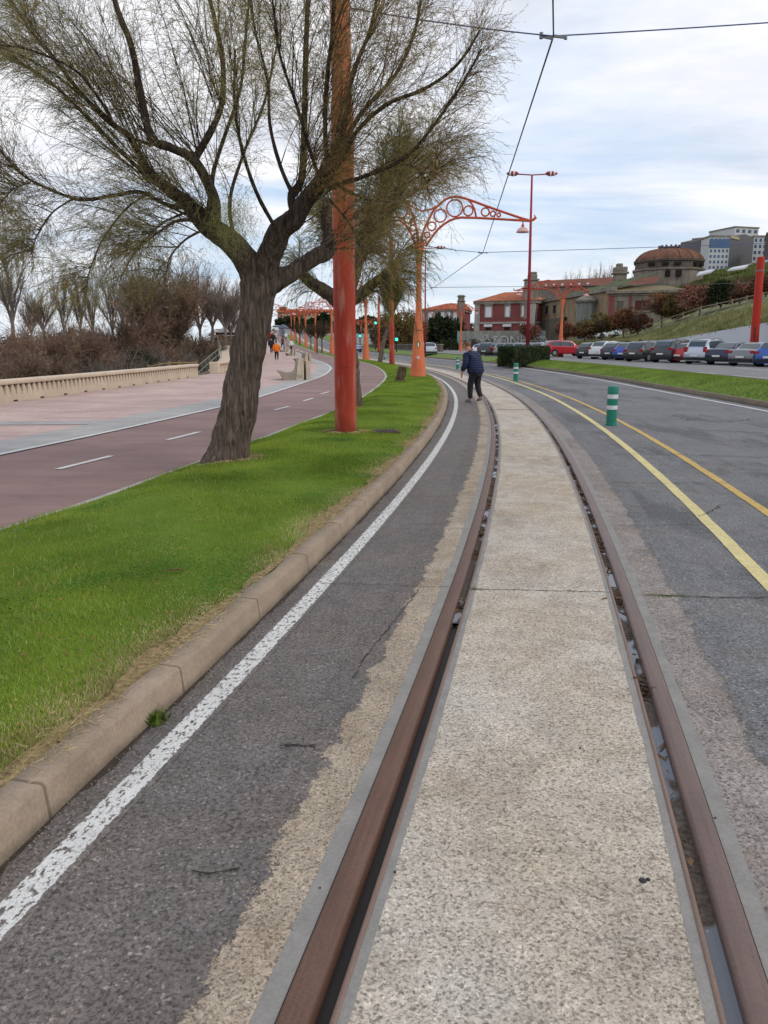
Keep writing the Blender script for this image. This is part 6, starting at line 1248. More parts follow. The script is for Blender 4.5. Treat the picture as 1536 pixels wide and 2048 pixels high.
mt_ = N('roof_tiles'); v = mt_.coord('pos'); b = mt_.ramp(mt_.noise(v, .6, 5, .65), [(.3, srgb(142, 82, 58)), (.7, srgb(186, 112, 80))]); w = mt_.n('ShaderNodeTexWave'); w.inputs['Scale'].default_value = 1.6; mt_.link(v, w.inputs[0]); b = mt_.mix(.5, b, mt_.ramp(w.outputs['Fac'], [(.1, .65), (.5, 1.0)]), 'MULTIPLY'); mt_.col(b); mt_.set(.9, .15); M_TILE = mt_.m
def hip(root, fr, W, D, h, rise, over, mat, ridge=(.25, .75), nm='roof', a0=0.0):
    m = MB(); c = [fr.p(a0-over, h, -over), fr.p(a0+W+over, h, -over), fr.p(a0+W+over, h, D+over), fr.p(a0-over, h, D+over), fr.p(a0+W*ridge[0], h+rise, D*.5), fr.p(a0+W*ridge[1], h+rise, D*.5)]
    m.add(c, [(0, 1, 5, 4), (1, 2, 5), (2, 3, 4, 5), (3, 0, 4), (3, 2, 1, 0)]); return m.build(nm, mat, root)
def window(root, fr, a, h, w, hh, mat=None, frame=None, d=.06, nm='window'):
    m = MB(); fr.box(m, a-w/2, a+w/2, h, h+hh, -d, .3); o = m.build(nm, mat or M_HOLE, root)
    if frame:
        m = MB(); t = .22; fr.box(m, a-w/2-t, a-w/2, h-t, h+hh+t, -d-.08, .1); fr.box(m, a+w/2, a+w/2+t, h-t, h+hh+t, -d-.08, .1); fr.box(m, a-w/2, a+w/2, h+hh, h+hh+t*1.8, -d-.10, .1); fr.box(m, a-w/2, a+w/2, h-t, h, -d-.12, .1); m.build('window_frame', frame, o)
    return o
# red house --------------------------------------------------------------
Y = 162; A, B = at(949, 692, Y), at(1067, 692, Y-6); k = Y/F_PX; rh = empty('red_house', (0, 0, 0), 0, 'maroon two storey house with white boarded windows and red tiled hip roof', 'house'); fr = Fr(A, B, 0)
hz_ = lambda v, Y_=Y: at(0, v, Y_).z
H1 = hz_(603); D = 13
m = MB(); fr.box(m, 0, fr.W, 0, H1-.6, 0, D); m.build('wall', M_MAR, rh)
m = MB(); fr.box(m, -.35, fr.W+.35, H1-.6, H1, -.35, D+.35); m.build('cornice', M_CAPS, rh)
m = MB(); fr.box(m, -.15, fr.W+.15, hz_(648), hz_(644.5), -.22, D+.1); m.build('string_course', M_PIL, rh)
for a in (0.0, fr.W-.9):
    m = MB(); fr.box(m, a-.1, a+1.0, 0, H1-.6, -.16, .2); m.build('corner_pilaster', M_PIL, rh)
for uu in (976, 1014, 1048):
    a = (uu-949)/(1067-949)*fr.W; w_ = 1.25 if uu != 1014 else .85; window(rh, fr, a, hz_(634), w_, hz_(614)-hz_(634), M_WW, M_PIL, .04); m = MB(); fr.box(m, a-w_*.75, a+w_*.75, hz_(612), hz_(606), -.3, 0); m.build('lintel', M_CAPS, rh)
    m = MB(); fr.box(m, a-.9, a+.9, hz_(654), hz_(648.5), -.12, .1); m.build('boarded_panel', M_WW, rh); window(rh, fr, a, hz_(661), 1.2, hz_(655)-hz_(661), M_HOLE, None, .02)
hip(rh, fr, fr.W, D, H1, hz_(582)-H1, .5, M_TILE, (.30, .62))
for i, t in enumerate((.15, .4, .65, .88)):     # side wall windows
    q = fr.p(0, 0, 0)-fr.n*(D*t); f2 = Fr(fr.p(0, 0, D), fr.p(0, 0, 0), 0); window(rh, f2, D*t, hz_(634), 1.0, hz_(614)-hz_(634), M_WW, M_PIL, .05)
# left wing
rw = empty('red_house', (0, 0, 0), 0, 'lower left wing of the maroon houses, with white windows and orange hip roof', 'house'); Y2 = 178; A, B = at(843, 692, Y2), at(926, 692, Y2-2); f3 = Fr(A, B, 0); H2 = hz_(619, Y2)
m = MB(); f3.box(m, 0, f3.W, 0, H2-.5, 0, 14); m.build('wall', M_MAR, rw); m = MB(); f3.box(m, -.3, f3.W+.3, H2-.5, H2, -.3, 14.3); m.build('cornice', M_CAPS, rw)
for i in range(7):
    a = f3.W*(.05+i*.15); window(rw, f3, a, hz_(650, Y2), .75, hz_(624, Y2)-hz_(650, Y2), M_WW, M_PIL, .04)
for a in (0, f3.W*.28, f3.W*.55, f3.W-.5): m = MB(); f3.box(m, a, a+.5, 0, H2-.5, -.14, .1); m.build('pilaster', M_PIL, rw)
hip(rw, f3, f3.W, 14, H2, hz_(604, Y2)-H2, .5, M_TILE, (.5, .95))
tw_ = empty('stone_turret', (0, 0, 0), 0, 'small stone turret between the two maroon houses', 'turret'); p = at(922, 620, 168); m = MB(); m.lathe([(.8, 0), (.8, hz_(603, 168)), (1.1, hz_(602, 168)), (.7, hz_(601, 168)), (.7, hz_(594, 168)), (1.0, hz_(593, 168)), (.6, hz_(590, 168))], (p.x, p.y, 0), 10); m.build('tower', M_CAPS, tw_, auto=True, smooth=True)
# graffiti wall ------------------------------------------------------------
gw = empty('graffiti_wall', (0, 0, 0), 0, 'long grey wall covered in white graffiti letters below the maroon house', 'wall'); Y = 138; A, B = at(914, 692, Y), at(1090, 692, Y-4); fg = Fr(A, B, 0); Hg = hz_(662, Y)
m = MB(); fg.box(m, 0, fg.W, -1, Hg, 0, .5); m.build('wall', masonry('grey_concrete_wall', srgb(146, 146, 138), .3, .3, .5), gw); m = MB(); fg.box(m, fg.W*.87, fg.W*.99, 0, Hg-.4, -.05, .1); m.build('metal_door', simple('grey_blue_door', srgb(112, 122, 138), .8, .1, 1), gw)
M_GRA = simple('graffiti_white', srgb(176, 176, 172), .8, .25, 2); M_GRK = simple('graffiti_outline', srgb(66, 66, 66), .8, .1, 2)
def text(s, fr_, a, h, size, mat, parent, off=.06, bold=.06, sx=1.0):
    c = bpy.data.curves.new('graffiti', 'FONT'); c.body = s; c.size = size; c.offset = bold; c.extrude = .01; c.materials.append(mat); o = put(bpy.data.objects.new('graffiti', c), parent)
    X, Z, Nn = fr_.x, Vector((0, 0, 1)), fr_.n; M = Matrix((X, Z, Nn)).transposed().to_4x4(); M.translation = fr_.p(a, h, -off); o.matrix_world = M @ Matrix.Diagonal((sx, 1, 1, 1)); return o
text('SONHE', fg, fg.W*.41, 1.55, 2.3, M_GRK, gw, .05, .10, .98); text('SONHE', fg, fg.W*.41, 1.55, 2.3, M_GRA, gw, .09, .03, .98)
for i in range(16):
    a0_ = fg.W*rng.uniform(.05, .97); h0_ = rng.uniform(1.4, Hg-.9); m = MB(); pts_ = [fg.p(a0_+math.sin(t*1.9+i)*rng.uniform(.3, .8)+t*.12, h0_+math.sin(t*2.7+i*2)*.55, -.06) for t in np.linspace(0, 6, 22)]; m.tube(pts_, .06 if i % 2 else .045, 4); m.build('scribble', M_GRA if i % 3 else M_GRK, gw)
text('MTEW', fg, fg.W*.16, 1.0, 2.0, M_GRK, gw, .05, .03, 1.1); m = MB(); fg.box(m, 0, fg.W*.035, .3, Hg-.3, -.04, .05); m.build('teal_panel', simple('teal_patch', srgb(110, 148, 148), .8, .2, 1), gw)
# dark trees by the red house
p = at(888, 695, 150); leafcloud('dark_tree', (p.x, 150, 0), 'big dark evergreen tree in front of the left maroon wing', 'tree', [(-1, 0, 4.2, 2.6, 2.6), (1.4, 0, 3.6, 2.2, 2.5), (-2.2, 0, 2.6, 1.8, 2.0), (2.6, 0, 2.0, 1.7, 1.8), (0, 0, 2, 2.4, 1.8)], 9000, .5, .17, M_DG, 'dark evergreens', [([Vector((0, 0, -.5)), Vector((.2, 0, 4))], [.4, .2])])
p = at(898, 695, 130); leafcloud('evergreen_bush', (p.x, 130, 0), 'dark shrub at the foot of the big dark evergreen', 'bush', [(0, 0, 1.0, 1.8, 1.3)], 3000, .3, .1, M_DG)
# low grey wall by the road left of it
lw = empty('low_wall', (0, 0, 0), 0, 'low grey brown wall along the far road behind the traffic lights', 'wall'); A, B = at(728, 690, 150), at(880, 700, 118); f4 = Fr(A, B, 0)
m = MB(); f4.box(m, 0, f4.W, -.5, 1.55, 0, .5); m.build('wall', M_STONED, lw); m = MB(); f4.box(m, -.1, f4.W+.1, 1.55, 1.7, -.08, .6); m.build('coping', M_CAPS, lw)
# fort ---------------------------------------------------------------------
ft_ = empty('old_fort', (0, 0, 0), 0, 'long ruined stone barracks with mossy roof and small dark windows', 'building'); A, B = at(1075, 640, 162), at(1222, 640, 134); f5 = Fr(A, B, 0)
za, zb_ = at(0, 606, 162).z, at(0, 580, 134).z
m = MB(); vs = [f5.p(0, -1, 0), f5.p(f5.W, -1, 0), f5.p(f5.W, zb_, 0), f5.p(0, za, 0)]; vs += [q-f5.n*14 for q in vs]; m.add(vs, [(0, 1, 2, 3), (7, 6, 5, 4), (0, 3, 7, 4), (1, 5, 6, 2), (3, 2, 6, 7)]); m.build('wall', M_TAN, ft_)
m = MB(); vs = [f5.p(-.2, za-.1, -.5), f5.p(f5.W+.2, zb_-.1, -.5), f5.p(f5.W+.2, zb_+.5, -.5), f5.p(-.2, za+.5, -.5)]; vs += [q-f5.n*1.2 for q in vs]; m.add(vs, [(0, 1, 2, 3), (7, 6, 5, 4), (0, 3, 7, 4), (1, 5, 6, 2), (3, 2, 6, 7), (0, 4, 5, 1)]); m.build('cornice', M_CAPS, ft_)
m = MB(); vs = [f5.p(0, za+.5, .7), f5.p(f5.W, zb_+.5, .7), f5.p(f5.W, zb_+3.4, 9), f5.p(0, za+2.2, 9)]; m.add(vs, [(0, 1, 2, 3)]); m.build('roof', M_MOSSR, ft_)
for u in (1097, 1115, 1133): a = (u-1075)/(1222-1075)*f5.W; a *= .97; window(ft_, f5, a, at(0, 626.5, 155).z, 1.3, 1.5, M_HOLE, M_CAPS, .03)
m = MB(); vs = [f5.p(-.2, za-3.6, -.6), f5.p(f5.W*.45, za-3.2, -.6), f5.p(f5.W*.45, -1, -.6), f5.p(-.2, -1, -.6)]; vs += [q-f5.n*.5 for q in vs]; m.add(vs, [(3, 2, 1, 0), (4, 5, 6, 7), (0, 1, 5, 4)]); m.build('terrace_wall', M_STONED, ft_)
p = at(1172, 640, 140); tr = empty('domed_turret', (0, 0, 0), 0, 'round grey turret with a small domed cap on the old fort', 'turret'); Z_ = lambda v, Y_=140: at(0, v, Y_).z
m = MB(); m.lathe([(1.75, 2), (1.75, Z_(606)), (2.1, Z_(605)), (2.15, Z_(603))], (p.x, p.y, 0), 10); m.build('tower', masonry('grey_stone', srgb(136, 138, 132), .3, .5, .6), tr); m = MB(); m.lathe([(2.2, Z_(603)), (1.9, Z_(599)), (1.2, Z_(594)), (.35, Z_(590.5)), (.1, Z_(590))], (p.x, p.y, 0), 12); m.build('cap', M_CAPS, tr, smooth=True)
# corner bastion
bs = empty('bastion_house', (0, 0, 0), 0, 'stone blockhouse with tiled mossy hip roof and red shutters below the dome', 'building'); A, B = at(1214, 660, 134), at(1368, 660, 130); f6 = Fr(A, B, 0); Zb = lambda v: at(0, v, 132).z
m = MB(); f6.box(m, 0, f6.W, 0, Zb(586), 0, 12); m.build('wall', M_STONE, bs); m = MB(); f6.box(m, -.4, f6.W+.4, Zb(586), Zb(581), -.5, 12.4); f6.box(m, -.2, f6.W+.2, Zb(590), Zb(588.6), -.25, 12.1); m.build('cornice', M_CAPS, bs)
hip(bs, f6, f6.W, 12, Zb(581), Zb(566)-Zb(581), .3, simple('mossy_tiles', srgb(128, 116, 84), .95, .3, .4, fine=.4), (.22, .68))
for u, sh in ((1238, 0), (1274, 1), (1290, 1), (1333, 1)): a = (u-1214)/(1368-1214)*f6.W; window(bs, f6, a, Zb(621), 1.05, Zb(601)-Zb(621), M_SHUT if sh else M_STONED, M_CAPS, .03)
m = MB(); f6.box(m, 0, .9, 0, Zb(586), -.12, .2); f6.box(m, f6.W*.27, f6.W*.30, Zb(650), Zb(588), -.12, .2); m.build('pilaster', M_MAR, bs)
# long wall under the green slope to the right
rwll = empty('retaining_wall', (0, 0, 0), 0, 'rubble stone wall below the green slope at the right edge', 'wall'); A, B = at(1368, 600, 134), at(1620, 600, 112); f7 = Fr(A, B, 0); m = MB(); z1, z2 = at(0, 588-2, 134).z, at(0, 546, 112).z
vs = [f7.p(0, 4, 0), f7.p(f7.W, 4, 0), f7.p(f7.W, z2, 0), f7.p(0, z1, 0)]; vs += [q-f7.n*1.5 for q in vs]; m.add(vs, [(0, 1, 2, 3), (7, 6, 5, 4), (0, 3, 7, 4), (1, 5, 6, 2), (3, 2, 6, 7)]); m.build('wall', masonry('rubble', srgb(118, 104, 98), .6, 1.6, .5), rwll)
# long tiled roof behind and the stone pylons
lr = empty('long_barrack', (0, 0, 0), 0, 'long distant barrack with reddish brown roof and tiny skylights', 'building'); A, B = at(1066, 600, 210), at(1228, 600, 200); f8 = Fr(A, B, 0); Zl = lambda v: at(0, v, 205).z
m = MB(); f8.box(m, 0, f8.W, 0, Zl(573), 0, 10); m.build('wall', M_STONE, lr); m = MB(); m.add([f8.p(-.5, Zl(573), -.6), f8.p(f8.W+.5, Zl(573), -.6), f8.p(f8.W+.5, Zl(554), 5), f8.p(-.5, Zl(555.5), 5), f8.p(-.5, Zl(573), 10.6), f8.p(f8.W+.5, Zl(573), 10.6)], [(0, 1, 2, 3), (3, 2, 5, 4), (0, 3, 4), (1, 5, 2)]); m.build('roof', simple('old_brown_tiles', srgb(122, 78, 62), .95, .25, .4, fine=.3), lr)
for i in range(6):
    q = f8.p(3+i*2.2, Zl(568), .8); m = MB(); m.box(q, (.5, .5, .5)); m.build('skylight', M_WW, lr)
def pylon(u, Y_, v0, segs, lb):
    o = empty('stone_pylon', (0, 0, 0), 0, lb, 'pylon', 'ruined stone pylons of the old fort'); p = at(u, v0, Y_); m = MB()
    for (w0, va, vb, dx) in segs: za_, zb2 = at(0, va, Y_).z, at(0, vb, Y_).z; m.box((p.x+dx, p.y, (za_+zb2)/2), (w0, w0, abs(zb2-za_)-.01))
    m.build('masonry', M_CAPS, o, bevel=.15)
pylon(1060, 158, 600, [(2.6, 640, 578, 0), (3.4, 578, 574, .1), (2.4, 574, 562, .1), (2.8, 562, 558, .1), (1.7, 558, 548, .3), (1.4, 547.8, 544, .4)], 'left ruined stone pylon crowned by a block, beside crimson lamp')
pylon(1238, 150, 580, [(2.6, 600, 562, 0), (2.1, 562, 549, 0), (2.7, 549, 544, .0), (2.2, 544, 534, 0), (1.1, 533.8, 527, -.2)], 'right ruined stone pylon left of the dome')
# dome ---------------------------------------------------------------------
dm_ = empty('domed_rotunda', (0, 0, 0), 0, 'octagonal stone rotunda with a terracotta dome and crenellated lantern', 'building'); Yd = 160; p = at(1349, 560, Yd); kd = Yd/F_PX; Zd = lambda v: at(0, v, Yd).z; cd = (p.x, p.y+4, 0)
def octa(name, prof, mat, n=8, smooth=False): m = MB(); m.lathe([(r*kd, Zd(v)) for r, v in prof], cd, n); o = m.build(name, mat, dm_, smooth=smooth); return o
octa('lower_drum', [(68, 585), (67, 541), (70, 540), (70, 537)], M_STONE, 10); octa('upper_drum', [(66, 537), (65, 524), (68, 523), (69, 519), (64, 518)], M_STONED, 10)
octa('dome', [(63, 519), (61, 513), (56, 507), (48, 501.5), (38, 497.5), (26, 495), (20, 494.5)], M_DOME, 16, False); octa('lantern', [(20, 496), (20, 491.5), (22, 491), (22, 489.5), (18, 489)], M_STONED, 12)
for i in range(14): a = i*6.2832/14; m = MB(); m.box((cd[0]+math.cos(a)*20*kd, cd[1]+math.sin(a)*20*kd, Zd(488.5)), (.35, .35, .4), a); m.build('crenel', M_STONED, dm_)
m = MB()
for i in range(16):
    a = i*6.2832/16; m.tube([Vector((cd[0]+math.cos(a)*r*kd, cd[1]+math.sin(a)*r*kd, Zd(v))) for r, v in ((63.5, 518), (61.5, 512.5), (56.5, 506.5), (48.5, 501), (38.5, 497), (26, 494.5))], .12, 5)
m.build('dome_ribs', simple('dome_rib', srgb(126, 88, 70), .9, .2, .5), dm_, smooth=True)
for (a_, v0, v1, w_, r_) in [(-1.92, 555, 542.5, 1.0, 66), (-1.62, 555, 542.5, 1.0, 66), (-2.0, 532, 526.5, 1.2, 64.5), (-1.66, 532, 526.5, 1.2, 64.5), (-1.05, 533, 526.5, 1.3, 64.5), (-.8, 533, 526.5, 1.0, 64.5), (-2.4, 532, 526, 1.1, 64.5)]:
    x_, y_ = cd[0]+math.cos(a_)*r_*kd, cd[1]+math.sin(a_)*r_*kd; m = MB(); m.box((x_, y_, (Zd(v0)+Zd(v1))/2), (.9, w_, Zd(v1)-Zd(v0)), a_); m.build('window', M_HOLE, dm_)
m = MB(); f9 = Fr(at(1225, 575, 158), at(1312, 575, 152), 0); m.add([f9.p(0, Zd(575), 0), f9.p(f9.W, Zd(572), 0), f9.p(f9.W*.92, Zd(558), 3), f9.p(f9.W*.35, Zd(556), 5), f9.p(0, Zd(562), 5)], [(0, 1, 2, 3, 4)]); o = m.build('lower_roof', simple('old_brown_tiles', srgb(122, 78, 62)), dm_)
for q in ((1440, 541), (1459, 532)):                    # roof lights lying on the slope
    pass
for i, ((a, b, c, d), lb) in enumerate(((((1393, 552.5), (1399, 546.5), (1429, 541), (1420, 546)), 'left white rooflight panel lying on the green slope'), (((1455, 542.5), (1466, 537.5), (1497, 532), (1488, 537.5)), 'right white rooflight panel lying on the green slope'))):
    Yr = 150; m = MB(); q = [at(a[0], a[1], Yr-2), at(d[0], d[1]+.5, Yr-2), at(c[0], c[1], Yr+4), at(b[0], b[1], Yr+4)]; q2 = [x+Vector((0, 0, .3)) for x in q]; m.add(q+q2, [(3, 2, 1, 0), (4, 5, 6, 7), (0, 1, 5, 4), (1, 2, 6, 5), (2, 3, 7, 6), (3, 0, 4, 7)]); tag(m.build('rooflight', M_WWALL), lb, 'rooflight', 'white rooflights on the green slope')
# apartments ----------------------------------------------------------------
def block(u0, u1, v0, v1, Y_, dY, mat, lb, floors, cols, wm_, flip=False, D=14, slab=None, nm='apartment_block', base=560):
    o = empty(nm, (0, 0, 0), 0, lb, 'building'); A, B = at(u0, base, Y_), at(u1, base, Y_+dY); fr_ = Fr(A, B, 0); z0, z1 = at(0, base, Y_).z, at(0, v0, Y_).z
    m = MB(); fr_.box(m, 0, fr_.W, z0-6, z1, 0, D); m.build('wall', mat, o); m = MB(); fr_.box(m, -.2, fr_.W+.2, z1, z1+.5, -.2, D+.2); m.build('parapet', M_CAPS if slab is None else slab, o)
    hh = (z1-at(0, v1, Y_).z)/max(1, floors)
    for i in range(floors):
        for j in range(cols):
            a = fr_.W*(j+.5)/cols; window(o, fr_, a, z1-hh*(i+.78), fr_.W/cols*.52, hh*.52, wm_, None, .05)
    return o, fr_, z1
M_AW = simple('apartment_white', srgb(190, 190, 190), .9, .06, .2); M_AG = simple('apartment_grey', srgb(168, 170, 170), .9, .1, .2); M_GAB = simple('grey_gable', srgb(104, 102, 104), .95, .07, .15); M_ABL = simple('apartment_blue', srgb(84, 106, 136), .85, .1, .3); M_WING = simple('window_blue_grey', srgb(70, 84, 104), .3, .2, .5)
block(1462, 1509, 455, 480, 300, 3, M_AW, 'white attic tower topping the apartment blocks', 2, 4, M_WING, base=545)
block(1379, 1413, 480, 540, 262, -4, M_AG, 'pale grey apartment block with many windows behind the dome', 7, 4, M_WING)
o, fr_, z1 = block(1413, 1453, 474, 540, 250, 0, M_AW, 'blue and white apartment block left of the grey gable', 6, 5, M_ABL)
m = MB(); fr_.box(m, 0, fr_.W, z1-3.2, z1-.6, -.12, .2); m.build('blue_band', M_ABL, o)
o = empty('gable_block', (0, 0, 0), 0, 'tall blank dark grey gable wall of the apartment row', 'building'); A, B = at(1453, 560, 250), at(1500, 560, 262); fr_ = Fr(A, B, 0); za_, zb2, zc_ = at(0, 475, 250).z, at(0, 466, 255).z, at(0, 476, 262).z; m = MB()
vs = [fr_.p(0, 0, 0), fr_.p(fr_.W, 0, 0), fr_.p(fr_.W, zc_, 0), fr_.p(fr_.W*.6, zb2, 0), fr_.p(0, za_, 0)]; vs += [q-fr_.n*16 for q in vs]; m.add(vs, [(0, 1, 2, 3, 4), (9, 8, 7, 6, 5), (4, 3, 8, 9), (3, 2, 7, 8), (1, 6, 7, 2), (0, 4, 9, 5)]); m.build('wall', M_GAB, o); m = MB(); fr_.box(m, -.1, fr_.W*.35, za_-.2, za_+.6, -.2, 6); m.build('parapet', simple('ochre_parapet', srgb(176, 160, 132), .9, .1, 1), o)
block(1500, 1527, 474, 535, 262, 0, M_AW, 'white apartment block right of the grey gable', 5, 3, M_WING); block(1525, 1600, 468, 535, 240, -4, simple('apartment_brown', srgb(92, 84, 80), .9, .1, .3), 'dark brown apartment block cut by the right edge', 5, 5, M_WING)
o = empty('pale_roof_edge', (0, 0, 0), 0, 'long pale grey roof edge running above the green slope', 'roof'); m = MB(); q = [at(1450, 541, 172), at(1700, 505, 160), at(1700, 499, 168), at(1536, 519.5, 175), at(1462, 536, 180)]; m.add(q+[x-Vector((0, 0, 2)) for x in q], [(0, 1, 2, 3, 4), (0, 5, 6, 1)]); m.build('slab', simple('pale_roof', srgb(172, 176, 184), .8, .06, .5), o)
# young trees and bushes along the fort -------------------------------------
ga = 'young trees in front of the fort'
M_AUT = leafmat('autumn_leaves', srgb(84, 58, 40), srgb(136, 92, 60), .9, .4); M_AUTG = leafmat('olive_brown_leaves', srgb(60, 56, 32), srgb(112, 96, 54), .9, .4); M_AUTR = leafmat('reddish_leaves', srgb(98, 62, 54), srgb(146, 104, 86), .9, .4)
def ytree(u, vb, vt, Y_, w_px, mat, lb, n=2200, stem=.45):
    zb3, zt3 = at(u, vb, Y_).z, at(u, vt, Y_).z; h = zt3-zb3; r = w_px/2*Y_/F_PX; p = at(u, vb, Y_); root = empty('young_tree', p, 0, lb, 'tree', ga); T = [([Vector((0, 0, -.3)), Vector((0, 0, h*.75))], [.14, .07])]; LP = []
    for i in range(7):
        a = i*.9; l = grow(np.array([[0, 0, h*stem]]), np.array([[math.cos(a), math.sin(a), .8]]), h*.5, 6, .1)[0]; LP.append(l); T.append(([Vector(q) for q in l], list(np.linspace(.08, .03, 6))))
    trunkmesh('trunk', T, M_BARK, root, 6, .03); bl = [(rng.normal()*r*.45, rng.normal()*r*.4, h*(stem+.28)+rng.normal()*h*.10, r*rng.uniform(.4, .62), h*rng.uniform(.16, .27)) for _ in range(7)]; Pp = []; Dd = []
    for (x, y, z, rx, rz) in bl: m_2 = n//7; d = rdir(m_2); Pp.append(np.array([x, y, z])+d*np.array([rx, rx, rz])*(rng.uniform(.3, 1.1, m_2)**.5)[:, None]); Dd.append(d+rdir(m_2))
    Pp, Dd = np.concatenate(Pp), np.concatenate(Dd); Dd /= np.linalg.norm(Dd, axis=1)[:, None]; X = leafy(Pp, Dd, rng.uniform(.25, .6, len(Pp)), np.full(len(Pp), .09)); mesh_np('crown', X, np.arange(len(X)).reshape(-1, 4), mat, root)
    LPa = np.array(LP); q, dq, _, _ = pick(LPa, 260, .1, 1); S = grow(q, dq+rdir(260)*.8, rng.uniform(.8, 1.8, 260)*h/6, 5, .1); V_, F_ = polytubes(S, np.linspace(.03, .012, 5)[None].repeat(260, 0), 3); mesh_np('branches', V_, F_, M_BROWNT, root)
for a in ((1168, 690, 646, 118, 52, M_AUT, 'low brown leaved young tree in front of the white off-road car'), (1203, 690, 632, 116, 56, M_AUTG, 'broad olive brown young tree left of the fence start'), (1246, 684, 622, 114, 60, M_AUT, 'brown young tree under the red shutters'), (1275, 680, 628, 114, 44, M_AUTR, 'thin reddish young tree right of the brown one under the shutters'), (1322, 664, 592, 110, 60, M_AUT, 'brown bushy young tree at the right corner of the blockhouse'), (1352, 655, 596, 108, 50, M_AUTG, 'olive brown young tree behind the middle of the timber fence'),
          (1398, 642, 570, 102, 76, M_AUTR, 'reddish bare wide crowned young tree above the timber fence'), (1440, 628, 566, 100, 66, M_DG, 'dark green bushy tree beneath the rooflights'), (1478, 616, 576, 100, 44, M_AUTR, 'small reddish shrub tree left of the leaning red pole'), (1530, 606, 560, 96, 50, M_AUT, 'brown shrub tree at the right edge above the fence'), (1128, 692, 650, 124, 40, M_AUTR, 'thin reddish young tree before the graffiti wall end'), (1060, 692, 650, 132, 36, M_AUTR, 'sparse reddish young tree behind the crimson lamp')): ytree(*a)
# bare poplars behind the fort
pt_ = None
for (u, vt, w, lb) in ((1136, 538, 18, 'small bare treetop behind the barrack roof, left'), (1186, 524, 22, 'tall bare treetop behind the barrack roof'), (1206, 520, 20, 'tallest bare treetop left of the right pylon'), (1158, 536, 16, 'low bare treetop between the two behind the barrack'), (1222, 526, 14, 'bare treetop just left of the right pylon'), (1272, 530, 16, 'bare treetop between right pylon and dome')):
    c = place(pop, (at(u, 600, 240).x, 240, 4), 1.0, None, lb); c['group'] = 'bare treetops behind the fort'; c.scale = (.9, .9, (at(u, vt, 240).z-4)/12.2)
# far left: glassy low building and the red roofed hall at the end of the promenade
gb_ = empty('glassy_building', (0, 0, 0), 0, 'low modern building with rounded grey roof and dark glass behind trees', 'building'); A, B = at(437, 700, 105), at(500, 700, 105); f = Fr(A, B, 0); zz_ = lambda v, Y_=105: at(0, v, Y_).z
m = MB(); f.box(m, 0, f.W, 0, zz_(672), 0, 8); m.build('glass_wall', mg.m, gb_); m = MB(); f.box(m, -.4, f.W, zz_(672), zz_(670), -.8, 8.4); f.box(m, -.6, f.W, zz_(665), zz_(663), -1, 8.6); m.build('canopy', M_AW, gb_); m = MB(); f.box(m, -.2, f.W, zz_(670), zz_(665), -.4, 8); m.build('dark_band', M_DARK, gb_)
m = MB(); vs = [f.p(a, zz_(663)+h, d) for d in (-.6, 8) for a, h in ((0, 0), (f.W*.25, .55), (f.W*.6, .7), (f.W*.9, .35), (f.W, 0))]; m.add(vs, [(0, 1, 2, 3, 4), (9, 8, 7, 6, 5)]+[(i, i+5, i+6, i+1) for i in range(4)]); m.build('roof', simple('grey_zinc', srgb(160, 164, 168), .5, .08, 1), gb_)
gr2 = empty('low_roof', (0, 0, 0), 0, 'dark low roofed pavilion behind the brown shrubs', 'building'); A, B = at(255, 680, 120), at(320, 680, 120); f = Fr(A, B, 0); m = MB(); f.box(m, 0, f.W, 0, at(0, 655, 120).z, 0, 6); m.build('wall', M_GAB, gr2); m = MB(); f.box(m, -.5, f.W+.5, at(0, 655, 120).z, at(0, 651, 120).z, -.5, 6.5); m.build('roof', simple('slate_roof', srgb(96, 104, 112), .7, .1, .5), gr2)
hall = empty('red_roofed_hall', (0, 0, 0), 0, 'long pale stone hall with red roof on the far hill', 'building'); Yh = 400; A, B = at(556, 660, Yh), at(668, 660, Yh); f = Fr(A, B, 0); Zh = lambda v: at(0, v, Yh).z
m = MB(); f.box(m, 0, f.W, 0, Zh(624), 0, 20); m.build('wall', masonry('hall_stone', srgb(176, 160, 128), .2, .1, .3), hall); m = MB(); m.add([f.p(-1, Zh(624), -1), f.p(f.W+1, Zh(624), -1), f.p(f.W+1, Zh(617), 8), f.p(0, Zh(617), 8), f.p(-1, Zh(624), 20), f.p(f.W, Zh(624), 20)], [(0, 1, 2, 3), (3, 2, 5, 4), (0, 3, 4)]); f.box(m, .5, 3.6, Zh(618), Zh(613), 4, 9); m.build('roof', M_TILE, hall)
for i in range(16): window(hall, f, 2+i*1.75, Zh(632), .7, 1.2, M_HOLE, None, .05)
ki = empty('domed_kiosk', (0, 0, 0), 0, 'small grey domed glass kiosk at the end of the promenade', 'kiosk'); p = at(567, 672, 250); Zk = lambda v: at(0, v, 250).z; m = MB(); m.lathe([(1.35, Zk(676)), (1.35, Zk(657))], (p.x, p.y, 0), 12); m.build('glass_wall', simple('kiosk_glass', srgb(116, 128, 140), .3, .2, .6), ki); m = MB(); m.lathe([(1.7, Zk(657)), (1.6, Zk(655)), (1.1, Zk(651.5)), (.3, Zk(649.5)), (.05, Zk(648))], (p.x, p.y, 0), 14); m.build('dome', simple('kiosk_roof', srgb(84, 92, 104), .5, .1, .5), ki, smooth=True)
m = MB(); q = at(578, 662, 248); m.box((q.x, q.y, Zk(659)), (3.2, 2.2, .25)); m.box((q.x, q.y, Zk(668)), (2.6, 1.8, 2.6)); m.build('annex', M_AG, ki)
pines = 'dark pines on the far slope'
